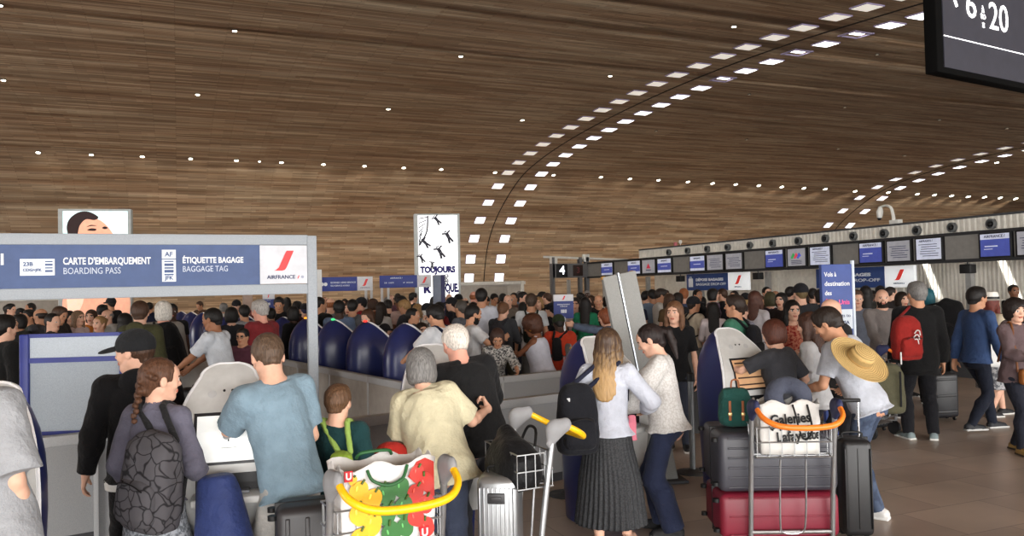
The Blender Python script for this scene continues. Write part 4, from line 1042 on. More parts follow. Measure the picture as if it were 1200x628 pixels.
# drop-off signs on the back wall
def drop_sign(px0, px1, py0, py1, split, label, full):
    X = BX-1.1; y1 = atX(px0, 330, X).y; y0 = atX(px1, 330, X).y; w = y1-y0; z1 = atX((px0+px1)/2, py0, X).z; z0 = atX((px0+px1)/2, py1, X).z; h = z1-z0
    r = empty('drop_off_sign', (X, (y0+y1)/2, z0), -PI/2, label, 'sign')
    xs = -w/2+w*split
    MB().box(((-w/2+xs)/2, 0, h/2), ((xs+w/2)/2, .05, h/2), bev=.005).build('blue_panel', mat('sign_blue_lit', (40, 62, 112), .5, emit=.12), r)
    MB().box(((w/2+xs)/2, 0, h/2), ((w/2-xs)/2, .05, h/2), bev=.005).build('white_panel', mat('sign_white_lit', (225, 228, 230), .5, emit=.55), r)
    cx = (w/2+xs)/2; ww = w/2-xs
    slash(ww*.38, h*.5, mat('slash_red_lit', (214, 58, 50), .5, emit=.3), r, (cx, -.055, h*.58)); text('lettering', 'AIRFRANCE', h*.12, NAVYTXT, r, (cx, -.055, h*.18), .001, 'CENTER')
    x0 = -w/2+(.24*w*split if full else .05*w)
    text('lettering', 'DÉPOSE BAGAGES', h*.21, WTXT, r, (x0, -.055, h*.63), .006, fit=(xs-x0)*(.86 if full else .80))
    text('lettering', 'BAGGAGE DROP-OFF', h*.21, WTXT, r, (x0, -.055, h*.36), .002, fit=(xs-x0)*.93)
    if full:
        MB().box((-w/2+.11*w*split, -.055, h*.47), (.055*w*split, .003, h*.26)).build('luggage_icon', WTXT, r)
        MB().tube([(-w/2+.09*w*split, -.055, h*.73), (-w/2+.09*w*split, -.055, h*.82), (-w/2+.13*w*split, -.055, h*.82), (-w/2+.13*w*split, -.055, h*.73)], .012, 6).build('luggage_icon_handle', WTXT, r)
    for s in (-1, 1): MB().tube([(s*w*.4, 0, h), (s*w*.4, 0, ZT-z0)], .015, 6).build('hanger', DGREY, r)
drop_sign(806, 878, 320, 340, .70, 'blue and white lit baggage drop-off sign with suitcase icon', True)
drop_sign(958, 1073, 313, 337, .73, 'blue and white lit baggage drop-off sign behind the tall blue stand', False)

# ------------------------------------------------------------------ tall lightbox totems
def face_poster():
    a = at(68.5, 21.0); r = frame_root('lightbox_totem', a, ldir(.97, .243), 'tall backlit lightbox with a photo of a woman lying on her arm', 'advertising lightbox')
    w = 1.78; h = 4.27; MB().box((w/2, .12, h/2), (w/2, .12, h/2), bev=.01).build('case', mat('totem_grey', (176, 182, 182), .4), r)
    lit = lambda n, c, e=.7: mat(n, c, .5, emit=e)
    y = -.004
    MB().box((w/2+.02, y, h/2), (w/2-.1, .004, h/2-.06)).build('backlit_sheet', lit('poster_pale', (206, 228, 228), 1.0), r)
    sk = lit('poster_skin', (224, 164, 136), .75); sk2 = lit('poster_skin_shade', (176, 104, 82), .6); hr = lit('poster_hair', (44, 26, 26), .35)
    def blob(name, pts, m, dy): poly(name, [(x*w, (z if z < .655 else .87+(z-.825)*.8)*h) for x, z in [(p.x, p.z) for p in catmull([Vector((a_, 0, b_)) for a_, b_ in pts], 5, True)]], .003, m, r, (0, y-dy, 0))
    blob('neck_print', [(.30, .66), (.52, .72), (.85, .70), (.92, .60), (.92, .30), (.12, .30), (.12, .60)], sk, .006)
    blob('face_print', [(.24, .83), (.30, .88), (.42, .915), (.55, .905), (.66, .86), (.76, .78), (.74, .73), (.60, .69), (.42, .70), (.28, .75)], sk, .010)
    blob('hair_print', [(.12, .84), (.16, .91), (.28, .96), (.42, .965), (.55, .925), (.50, .90), (.38, .905), (.30, .86), (.27, .80), (.24, .72), (.16, .76)], hr, .014)
    blob('eye_print', [(.40, .820), (.45, .835), (.52, .83), (.50, .815)], hr, .018); blob('eye_print', [(.60, .838), (.64, .85), (.68, .838), (.64, .828)], hr, .018)
    blob('brow_print', [(.39, .845), (.45, .862), (.53, .855), (.45, .853)], hr, .018); blob('lips_print', [(.55, .745), (.61, .757), (.68, .75), (.61, .737)], sk2, .018)
    blob('arm_print', [(.12, .60), (.30, .645), (.60, .60), (.92, .62), (.92, .50), (.60, .47), (.30, .40), (.12, .44)], sk, .018)
    blob('arm_shade_print', [(.55, .60), (.75, .565), (.92, .57), (.92, .62), (.75, .62)], sk2, .022)
    blob('hand_print', [(.12, .56), (.2, .62), (.3, .62), (.36, .5), (.30, .38), (.14, .34)], lit('poster_skin_light', (238, 200, 176), .8), .022)
face_poster()
def text_poster():
    a = at(486.5, 24.0); r = frame_root('lightbox_totem', a, ldir(.985, .17), 'tall white backlit lightbox reading TOUJOURS with small skydiving figures', 'advertising lightbox')
    s = 24.0/FPX; w = 54*s; h = 4.22
    MB().box((w/2, .12, h/2), (w/2, .12, h/2), bev=.01).build('case', mat('totem_grey', (176, 182, 182), .4), r)
    lit = mat('poster_white', (250, 250, 255), .5, emit=1.15); ink = mat('poster_ink', (40, 32, 110), .6); dk = mat('poster_figure', (46, 46, 58), .6)
    x0 = .12; W = w-.2; y = -.005
    MB().box((x0+W/2, y, h/2), (W/2, .004, h/2-.05)).build('backlit_sheet', lit, r)
    zz = lambda py: 1.9+(340.3-py)*s
    text('lettering', 'TOUJOURS', .25, ink, r, (x0+.05, y-.006, zz(316.5)), .017, fit=W-.12)
    text('lettering', 'R', .34, ink, r, (x0+.13, y-.006, zz(339)), .022); text('lettering', 'QUE.', .34, ink, r, (x0+.79, y-.006, zz(338.5)), .020, fit=.41)
    for k in range(4):
        text('lettering', 'ÇSÀS'[k]+'SÇSA'[k], .10, dk, r, (x0+.78, y-.006, zz(323.5)-.085*k), .006)
    def fig(px, py, sz, ang, legs=1):
        m = MB(); T = Matrix.Rotation(math.radians(ang), 3, 'Y')
        def t(a, b, w_): m.tube([T@Vector((a[0]*sz, 0, a[1]*sz)), T@Vector((b[0]*sz, 0, b[1]*sz))], w_*sz*1.5, 6)
        t((0, .0), (0, .35), .09); t((0, .42), (0, .5), .08); t((0, .3), (-.32, .45), .04); t((0, .3), (.34, .38), .04); t((-.03, 0), (-.16, -.42), .055); t((.03, 0), (.12, -.45), .055)
        o = m.build('figure_print', dk, r, (( px-486.5)*s+0, y-.008, zz(py))); o.scale = (1, .06, 1)
    fig(514, 258, .34, -40); fig(527, 278, .42, -30); fig(500, 285, .36, -45); fig(517, 296, .42, -30); fig(495, 303, .30, -30); fig(507, 311, .26, 0)
    m = MB()
    for k in range(7): m.tube([(x0+.02, 0, h-.15-.14*k), (x0+.28-.035*k, 0, h-.1-.10*k)], .014, 5)
    m.tube([(x0+.30, 0, h-.06), (x0+.26, 0, h-.55), (x0+.04, 0, h-.95)], .022, 6, smooth_path=4); o = m.build('rope_print', dk, r, (0, y-.008, 0)); o.scale = (1, .1, 1)
text_poster()
# slim grey-blue monolith in front of the white lightbox
a = at(507.5, 19.0); s = 19.0/FPX; r = frame_root('information_column', a, ldir(.985, .17), 'slim grey column with a dark blue side in front of the TOUJOURS lightbox', 'column')
MB().box((4.6*s, 0, 1.13), (4.6*s, .08, 1.13), bev=.01).build('grey_face', mat('column_grey', (110, 118, 136), .4), r); MB().box((11.6*s, .0, 1.13), (2.4*s, .085, 1.132), bev=.008).build('blue_side', mat('column_blue', (36, 34, 84), .4), r)

# ------------------------------------------------------------------ small distant signs
def mid_sign(px0, px1, psplit, d, yb, yt, label, lines, posts, dirv=(.97, .24)):
    s = d/FPX; zc = lambda py: 1.9+((338-SL*(px0-600))-py)*s
    r = frame_root('overhead_sign', at(px0, d), ldir(*dirv), label, 'sign')
    z0, z1 = zc(yb), zc(yt); w = (px1-px0)*s; xs = (psplit-px0)*s; H = z1-z0
    MB().box((xs/2, 0, (z0+z1)/2), (xs/2, .03, H/2), bev=.004).build('blue_panel', mat('sign_blue_far', (46, 58, 128), .5), r)
    MB().box(((xs+w)/2, 0, (z0+z1)/2), ((w-xs)/2, .035, H/2), bev=.004).build('white_panel', mat('sign_white_far', (196, 196, 200), .5), r)
    slash((w-xs)*.42, H*.5, REDSL, r, ((xs+w)/2, -.038, z0+H*.58)); text('lettering', 'AIRFRANCE', H*.13, NAVYTXT, r, ((xs+w)/2, -.037, z0+H*.2), 0, 'CENTER')
    for (x, z, t, sz) in lines: text('lettering', t, H*sz, mat('pale_lettering', (190, 198, 214), .6), r, (x*xs, -.033, z0+H*z), .001)
    for x in (.08, .17): 
        if lines and len(posts) > 2: MB().lathe([(H*.13, -.002), (H*.13, .002)], 14, rot=(PI/2, 0, 0)).build('round_icon', WTXT, r, ((x)*xs, -.034, z0+H*.5))
    for x in posts[:2]: MB().tube([((x-px0)*s, 0, 0), ((x-px0)*s, 0, z1-.02)], .03, 8).build('post', mat('pole_pale', (176, 176, 176), .4), r)
mid_sign(374, 436, 418, 17.5, 341.5, 325, 'small blue sign with white end panel left of the other distant sign', [(.30, .60, 'BORNES LIBRE-SERVICE', .17), (.30, .38, 'SELF-SERVICE KIOSKS', .14)], (428, 434.5, 1))
mid_sign(445, 505.5, 489, 18.5, 337.5, 323, 'small blue sign with white end panel in front of the TOUJOURS lightbox', [(.28, .78, 'AIRFRANCE /', .17), (.12, .40, '23B   CARTE', .14), (.62, .40, 'AF   BAGAGE', .14)], (447.5, 455))
r = props(MB().box((0, 0, 1.2), (.10, .06, 1.2), bev=.01).build('marker_post', mat('pole_white', (214, 214, 212), .5), loc=at(371.5, 17.2)), 'plain white post at the end of the distant blue sign', 'post')
def info_stand(px0, px1, d, yt, yb, label, white_frac, big=False, lines=()):
    s = d/FPX; w = (px1-px0)*s; hz = 338-SL*((px0+px1)/2-600); z1 = 1.9+(hz-yt)*s; z0 = max(.05, 1.9+(hz-yb)*s)
    r = frame_root('information_stand', at((px0+px1)/2, d), ldir(.99, .12), label, 'sign stand'); H = z1-z0; wf = H*white_frac
    MB().box((0, 0, z0+(H-wf)/2), (w/2, .02, (H-wf)/2), bev=.004).build('blue_panel', mat('sign_blue_far', (46, 58, 118), .5), r)
    MB().box((0, 0, z1-wf/2), (w/2, .022, wf/2), bev=.004).build('white_panel', mat('sign_white_far', (196, 196, 200), .5), r)
    slash(w*.2, wf*.6, REDSL, r, (0, -.025, z1-wf/2))
    ic = MB()
    for k in range(5): ic.box((-.12*w+.06*w*k, -.023, z0+H*.30), (.018*w, .002, H*.07))
    ic.build('white_icon', WTXT, r)
    text('lettering', 'ENREGISTREMENT', w*.08, WTXT, r, (0, -.023, z0+H*.58), 0, 'CENTER'); text('lettering', 'CHECK-IN', w*.08, WTXT, r, (0, -.023, z0+H*.50), 0, 'CENTER')
    MB().tube([(0, .0, 0), (0, .0, z0+.02)], .03, 8).build('post', STEEL, r); MB().lathe([(.2, 0), (.2, .015), (.04, .04)], 20).build('base', DGREY, r)
info_stand(648, 671.5, 13.0, 345, 373, 'blue information stand with white top beside the green-topped woman', .28)
info_stand(308, 321.5, 17.0, 342, 362, 'small blue and white information stand behind the man in the red shirt', .42)
# white cabins against the far wall
def cabin(px0, px1, d, yt, label, door):
    s = d/FPX; w = (px1-px0)*s; hz = 338-SL*((px0+px1)/2-600); z1 = 1.9+(hz-yt)*s
    r = frame_root('white_cabin', at(px0, d), ldir(.95, .3), label, 'cabin'); m = mat('cabin_white', (170, 164, 156), .6)
    MB().box((w/2, .8, z1/2), (w/2, .8, z1/2), bev=.01).build('shell', m, r)
    MB().box((w/2, -.02, z1-.08), (w/2+.05, .05, .06), bev=.01).build('cornice', mat('cabin_trim', (200, 198, 192), .5), r)
    MB().box((w*door, -.01, 1.0), (.45, .02, 1.0), bev=.01).build('door', mat('cabin_door', (150, 144, 136), .6), r); MB().tube([(w*door+.35, -.05, 1.0), (w*door+.35, -.05, 1.15)], .02, 8).build('door_handle', STEEL, r)
    if door < .9: MB().box((w*.97, -.03, z1/2), (.06, .05, z1/2), bev=.01).build('edge_post', mat('cabin_trim', (200, 198, 192), .5), r)
cabin(-60, 60, 27, 348.5, 'white cabin with a door at the far left behind the crowd', .86)
cabin(541, 618, 31, 329.5, 'white cabin against the wooden wall right of the TOUJOURS lightbox', .55)
a = at(290, 24); props(MB().box((0, 0, 1.15), (.14, .1, 1.15), bev=.01).build('marker_post', mat('pole_pinkish', (170, 150, 140), .5), loc=a), 'pale square post in the crowd behind the red shirt man', 'post')
# tall blue stand, right
def tall_stand():
    d = 9.0; s = d/FPX; w = 37*s; r = frame_root('information_stand', at(961.5, d), ldir(.99, .10), 'tall blue stand reading Vols à destination des États-Unis', 'sign stand')
    z1 = 1.9+(330-310)*s+.0
    MB().box((w/2, 0, z1/2+.05), (w/2, .03, z1/2-.05), bev=.004).build('blue_panel', mat('sign_blue_far2', (58, 76, 136), .5), r)
    MB().tube([(w+.025, 0, 0), (w+.025, 0, z1+.04)], .022, 10).build('post', mat('pole_silver', (190, 200, 210), .3), r)
    MB().box((w/2, .0, .015), (w/2+.05, .2, .015), bev=.01).build('base', STEEL, r)
    for k, t in enumerate(('Vols à', 'destination', 'des')): text('lettering', t, .072, WTXT, r, (.03, -.033, z1-.115-.105*k), .001, fit=w*(.40, .82, .22)[k])
    text('lettering', 'États-Unis', .072, mat('pink_lettering', (220, 90, 150), .6), r, (.03, -.033, z1-.43), .002, fit=w*.8)
    MB().box((w*.52, -.032, z1-.62), (w*.46, .003, .11)).build('white_label', mat('label_pale', (190, 198, 206), .6), r)
    text('lettering', 'Flights to', .055, NAVYTXT, r, (.12, -.037, z1-.58), 0); text('lettering', 'the USA', .055, NAVYTXT, r, (.12, -.037, z1-.66), .001)
tall_stand()
# ------------------------------------------------------------------ kiosks
def kiosk(label, group, screen='white', lampc=None):
    """self-service kiosk: navy shell leaning back behind a white leaf-shaped face. local front = -y"""
    r = empty('check_in_kiosk', (0, 0, 0), 0, label, 'kiosk', group)
    H = 1.49
    zs = [0, .02, .25, .5, .70, .85, 1.0, 1.12, 1.24, 1.34, 1.42, 1.47, 1.49]
    wd = [.20, .235, .245, .26, .272, .278, .275, .264, .236, .192, .140, .088, .030]
    YZ = [0, .5, .7, .85, 1.0, 1.12, 1.24, 1.34, 1.42, 1.49]; YF = [-.28, -.30, -.325, -.33, -.32, -.295, -.235, -.15, -.07, .015]; YB = [.27, .29, .30, .31, .31, .30, .27, .215, .15, .05]
    ym = lambda z: float(np.interp(z, YZ, YF))                   # front face leans back
    dp = lambda z: float(np.interp(z, YZ, YB))-ym(z)
    vs, fs = [], []; n = 26
    for z, w in zip(zs, wd):
        y0 = ym(z); D = dp(z)
        for k in range(n):                                        # front edge straight, back a rounded wedge with a keel
            a = k/(n-1)*PI
            x = math.cos(a)*w; yy = y0+abs(math.sin(a))**.75*D
            vs.append((x, yy, z))
    m = len(zs)
    for i in range(m-1):
        for k in range(n-1): fs.append((i*n+k, i*n+k+1, (i+1)*n+k+1, (i+1)*n+k))
        fs.append((i*n+n-1, i*n, (i+1)*n, (i+1)*n+n-1))
    fs.append(tuple(range(n))[::-1]); fs.append(tuple((m-1)*n+k for k in range(n)))
    me = bpy.data.meshes.new('shell'); me.from_pydata(vs, [], fs); me.polygons.foreach_set('use_smooth', [True]*len(fs)); me.set_sharp_from_angle(angle=math.radians(50)); link('shell', me, NAVY, r)
    # white face plate with a raised rim
    fz = list(np.linspace(.30, 1.38, 22))+[1.40, 1.42, 1.435, 1.45, 1.46, 1.47, 1.478, 1.485]; W = lambda z: float(np.interp(z, zs, wd)) if z < 1.42 else .140*math.sqrt(max(0, 1-((z-1.42)/.068)**2))
    def outline(off): 
        p = [(W(z)-off, z) for z in fz if W(z)-off > 0]; return [(x, z) for x, z in p]+[(-x, z) for x, z in reversed(p)]
    def plate(name, pts, front, thick, m_, par):
        k = len(pts); v = [(x, ym(z)-front, z) for x, z in pts]+[(x, ym(z)-front+thick, z) for x, z in pts]
        f = [tuple(range(k))[::-1], tuple(range(k, 2*k))]+[(i, (i+1) % k, (i+1) % k+k, i+k) for i in range(k)]
        return MB().add(v, f).build(name, m_, par)
    v = []; f = []
    for z in fz:
        w_ = max(.004, W(z)+.006)
        v += [(-w_, ym(z)-.024, z), (w_, ym(z)-.024, z), (w_, ym(z)+.006, z), (-w_, ym(z)+.006, z)]
    for i in range(len(fz)-1):
        for k in range(4): f.append((i*4+k, i*4+(k+1) % 4, (i+1)*4+(k+1) % 4, (i+1)*4+k))
    q = (len(fz)-1)*4; f += [(3, 2, 1, 0), (q, q+1, q+2, q+3)]
    MB().add(v, f).build('face_plate', mat('kiosk_white', (202, 202, 200), .35), r)
    def S(x0, x1, z0, z1, name, m_, front=.029, thick=.004):      # a strip that follows the curved front
        n_ = max(1, int((z1-z0)/.04)); zz_ = [z0+(z1-z0)*i/n_ for i in range(n_+1)]
        v = []; f = []
        for z in zz_: v += [(x0, ym(z)-front, z), (x1, ym(z)-front, z), (x1, ym(z)-front+thick, z), (x0, ym(z)-front+thick, z)]
        for i in range(n_):
            for k in range(4): f.append((i*4+k, i*4+(k+1) % 4, (i+1)*4+(k+1) % 4, (i+1)*4+k))
        f += [(3, 2, 1, 0), (n_*4, n_*4+1, n_*4+2, n_*4+3)]
        return MB().add(v, f).build(name, m_, r)
    S(-.175, .185, .955, 1.235, 'screen_bezel', mat('bezel_dark', (34, 34, 38), .4), .030)
    scr = S(-.158, .168, .972, 1.218, 'touch_screen', mat('screen_pale', (226, 228, 226), .3, emit=.42) if screen == 'white' else mat('screen_tan', (204, 160, 120), .3, emit=.35), .033)
    if screen == 'white':
        S(.005, .012, 1.08, 1.10, 'loading_mark', DGREY, .036); MB().lathe([(.022, 0), (.022, .002)], 16, rot=(PI/2-.6, 0, 0)).build('loading_ring', mat('ring_grey', (150, 150, 150), .5), scr, (.0, ym(1.11)-.036, 1.11)); S(-.03, .05, 1.045, 1.048, 'text_line', mat('ring_grey', (150, 150, 150), .5), .036)
    else:
        for k, z in enumerate((1.185, 1.125, 1.06, 1.0)): S(-.14, .15, z, z+.012, 'text_line', mat('line_brown', (72, 52, 44), .5), .036)
    S(-.165, .175, .80, .905, 'printer_slot', mat('slot_black', (22, 22, 24), .45), .030, .01)
    MB().box((0, ym(.8)-.075, .785), (.18, .075, .02), bev=.008, rot=(.1, 0, 0)).build('shelf', mat('kiosk_white', (202, 202, 200), .35), r)
    MB().box((.05, ym(.8)-.06, .812), (.07, .04, .008), bev=.004).build('scanner', mat('scanner_grey', (120, 122, 126), .3), r)
    S(-.12, .12, .46, .66, 'lower_panel', mat('kiosk_panel', (196, 198, 200), .4), .030); S(.06, .13, .74, .76, 'green_light', mat('green_glow', (60, 150, 90), .4, emit=.6), .030)
    for x in (-.085, .085):
        MB().lathe([(.022, 0), (.024, .003), (.018, .003)], 18, rot=(PI/2-.6, 0, 0)).build('speaker_grille', mat('grille_grey', (186, 186, 186), .5), r, (x, ym(1.33)-.029, 1.33))
    for x in (-.02, .025): MB().lathe([(.0075, 0), (.0075, .004)], 12, rot=(PI/2-.6, 0, 0)).build('camera_eye', BLACK, r, (x, ym(1.345)-.027, 1.345))
    # white rim line along the leaf edge
    rim = [Vector((x, ym(z)-.008, z)) for x, z in outline(-.012)]
    MB().tube(rim, .0115, 6).build('rim', mat('rim_white', (230, 230, 232), .4), r)
    if lampc: MB().ell if False else MB().lathe([(.0, -.01), (.028, 0), (.028, .018), (.0, .03)], 12).build('status_lamp', mat('status_lamp', lampc, .4, emit=1.6), r, (-.02, ym(1.49)+.02, 1.485))
    return r
def put(r, loc, rz, label=None, group=None):
    r.location = loc; r.rotation_euler = (0, 0, rz)
    if label: r['label'] = label
    return r
FG = 'kiosks of the nearest row'
def face_dir(l, d):            # rz so that the kiosk front (-y) looks along camera-lateral l, forward d
    v = Rh*l+Fh*d; return math.atan2(v.y, v.x)+PI/2
k1 = kiosk('white faced navy check-in kiosk used by the man in the light blue shirt', FG)
put(k1, at(268, 4.80), face_dir(.28, -.96))
kz = [(-12, 3.98, (.30, -.95), 'white faced navy kiosk cut off by the left picture edge'), (503, 6.05, (.30, -.95), 'check-in kiosk hidden behind the grey-haired couple'), (690, 6.55, (.62, -.78), 'check-in kiosk in front of the long-haired woman with the black backpack')]
for px, d, fd, lab in kz: put(copy_tree(k1), at(px, d), face_dir(*fd), lab)
k5 = kiosk('navy kiosk with a tan screen used by the woman in dark grey', FG, 'tan'); put(k5, at(847, 7.4), face_dir(.42, -.91))
BG = 'navy kiosks in the row seen from behind'
cols = [(None, 'nearest navy kiosk of the row seen from behind, tip above the grey-haired woman'), ((230, 50, 40), 'navy kiosk with a red tip lamp, seen from behind'), ((60, 220, 120), 'navy kiosk with a green tip lamp just right of the sign post'), ((250, 160, 40), 'navy kiosk with an orange tip lamp left of the sign post'), (None, 'navy kiosk just behind the back of the red shirt man')]
e2 = (-.559, .829); n0 = (-1.35, 10.0)
base = None
for i in range(13):
    l = n0[0]+e2[0]*1.19*i; d = n0[1]+e2[1]*1.19*i
    lc = cols[i][0] if i < 5 else None
    if i < 4 or base is None:
        k_ = kiosk('x', BG, 'white', lc)
        if i == 0: base = k_
    else: k_ = copy_tree(base)
    lab = cols[i][1] if i < 5 else 'navy kiosk seen from behind, %s beyond the red shirt man in the receding row' % (['first']+ordn[1:])[i-5]
    put(k_, LD(l, d), face_dir(.80, .60), lab)

# ------------------------------------------------------------------ partition walls
WG = mat('partition_grey', (152, 154, 156), .6, kind='grain'); WG2 = mat('partition_cap', (176, 178, 180), .5, kind='grain'); WB = mat('partition_taupe', (164, 158, 150), .6)
def wall_run(a, b, n, label, h=.85, m=WG, grp='low partition panels', ends=None):
    a = Vector(a); b = Vector(b); dv = (b-a)/n; L = dv.length; x = Rh*dv.x+Fh*dv.y; rz = math.atan2(x.y, x.x)
    for i in range(n):
        c = a+dv*(i+.5); r = empty('partition_panel', LD(c.x, c.y), rz, label % ((['nearest']+ordn[1:])[i]), 'partition', grp)
        MB().box((0, 0, h/2-.03), (L/2-.012, .03, h/2-.05), bev=.004).build('panel', m, r)
        MB().box((0, 0, h-.04), (L/2-.004, .045, .04), bev=.006).build('cap_rail', WG2, r)
        MB().box((L/2-.012, 0, h/2-.02), (.018, .042, h/2-.02), bev=.004).build('post', WG2, r)
        MB().box((0, 0, .04), (L/2-.02, .035, .04)).build('plinth', DGREY, r)
wall_run((-5.2, 4.95), (-3.30, 6.30), 2, 'grey low partition panel left of the cap man, %s piece')
wall_run((-1.75, 6.40), (.46, 7.97), 2, 'long grey low partition behind the grey-haired couple, %s piece', m=WG)
wall_run((-.98, 9.00), (1.5, 10.75), 3, 'grey low partition in front of the curly-haired woman, %s piece')
wall_run((-1.08, 8.90), (-6.9, 17.5), 8, 'taupe low partition under the navy kiosk row, %s piece', m=WB)
# blue framed screen, left
def framed_screen():
    d = 6.35; a = at(25, d); s = d/FPX; w = 120*s; r = frame_root('partition_screen', a, ldir(.995, .10), 'grey sheet partition in a blue frame behind the black cap man', 'partition screen')
    bl = mat('frame_blue', (44, 52, 122), .4); z1 = 1.62
    MB().box((.03, 0, z1/2), (.035, .035, z1/2), bev=.01).build('post', bl, r); MB().box((w-.03, 0, z1/2), (.035, .035, z1/2), bev=.01).build('post', bl, r)
    MB().box((w/2, 0, z1-.015), (w/2-.06, .02, .015)).build('top_rail', bl, r); MB().box((w/2, -.006, 1.41), (w/2-.06, .02, .02)).build('middle_rail', bl, r); MB().box((w/2, 0, .83), (w/2-.06, .02, .015)).build('bottom_rail', bl, r)
    MB().box((w/2, .0, 1.51), (w/2-.065, .006, .085)).build('upper_sheet', mat('sheet_pale', (176, 184, 192), .5, kind='grain'), r)
    MB().box((w/2, .0, 1.12), (w/2-.065, .006, .275)).build('lower_sheet', mat('sheet_grey', (150, 158, 166), .5, kind='grain'), r)
    MB().box((w/2, .0, .40), (w/2-.065, .02, .40)).build('lower_panel', WG, r); MB().box((w/2, -.05, .79), (w/2-.06, .05, .02), bev=.005).build('ledge', WG2, r)
framed_screen()
r = empty('waste_cabinet', at(226, 11.2), face_dir(.3, -.95)+0, 'white cabinet behind the man in the white polo shirt', 'cabinet')
MB().box((0, 0, .5), (.32, .28, .5), bev=.01).build('body', mat('cabinet_white', (206, 206, 202), .5), r); MB().box((0, -.285, .55), (.26, .006, .38), bev=.002).build('door', mat('cabinet_door', (196, 196, 192), .4), r); MB().tube([(.2, -.31, .5), (.2, -.31, .62)], .01, 8).build('door_handle', STEEL, r)
# leaning grey totem
def totem():
    d = 7.7; p1 = P(724, 321, d); s = d/FPX
    r = frame_root('leaning_totem', at(724, d), ldir(.99, .14), 'tall leaning grey speckled double panel with a bright metal seam', 'totem')
    H = p1.z; sl = .185; R = Matrix.Rotation(-math.atan(sl), 3, 'Y')
    L = H/math.cos(math.atan(sl)); x0 = 0.0
    g = mat('totem_speckle', (138, 138, 135), .6, kind='grain')
    c = Vector((sl*H/2, 0, H/2))
    MB().box(c+R@Vector((-.088, 0, 0)), (.072, .04, L/2), rot=R, bev=.008).build('panel', g, r)
    MB().box(c+R@Vector((.088, 0, 0)), (.085, .04, L/2), rot=R, bev=.008).build('panel', g, r)
    MB().box(c+R@Vector((-.004, -.012, 0)), (.006, .036, L/2+.01), rot=R).build('metal_seam', mat('seam_metal', (170, 176, 184), .3, metal=.6), r)
    for x in (-.15, .14): MB().box(c+R@Vector((x, 0, L/2-.01)), (.016, .03, .014), rot=R, bev=.004).build('corner_clip', mat('amber_clip', (190, 140, 60), .4), r)
    MB().box((sl*H+.0, .1, .015), (.24, .24, .015), bev=.008).build('base', DGREY, r)
    MB().tube([(sl*H*.45, .06, H*.55), (sl*H+.1, .28, .03)], .018, 8).build('prop_strut', DGREY, r)
    return r
tt = totem()
# the totem's foot is to the right: mirror the lean so that the top is left
for c_ in tt.children:
    for v in c_.data.vertices: v.co.x = v.co.x
# grey trolley screen behind the black-shirt woman
d = 10.1; s = d/FPX; r = frame_root('partition_screen', at(798, d), ldir(.99, .1), 'plain dark grey low screen behind the woman in the black T-shirt', 'partition screen')
MB().box((.19, 0, .86), (.185, .02, .235), bev=.005).build('panel', mat('screen_panel_grey', (92, 92, 90), .6), r); MB().box((.0, 0, .58), (.014, .02, .58)).build('post', STEEL, r); MB().box((.38, 0, .58), (.014, .02, .58)).build('post', STEEL, r); MB().box((.19, 0, .3), (.185, .012, .28)).build('panel', mat('screen_panel_grey2', (70, 70, 70), .6), r)

# belt posts
def belt_post(px, d, label):
    r = empty('belt_post', at(px, d), 0, label, 'barrier post', 'barrier posts')
    MB().tube([(0, 0, .02), (0, 0, .95)], .03, 14).build('pole', mat('post_steel', (120, 122, 124), .35, metal=.6), r); MB().lathe([(.17, 0), (.17, .012), (.05, .03), (.03, .04)], 24).build('base', mat('post_base', (60, 60, 62), .4), r); MB().lathe([(.036, .92), (.036, 1.0), (.02, 1.01)], 14).build('head', BLACK, r)
belt_post(659, 7.35, 'steel barrier post whose round base shows beside the black skirt')
belt_post(806, 8.1, 'steel barrier post between the jeans woman and the tan screen kiosk')

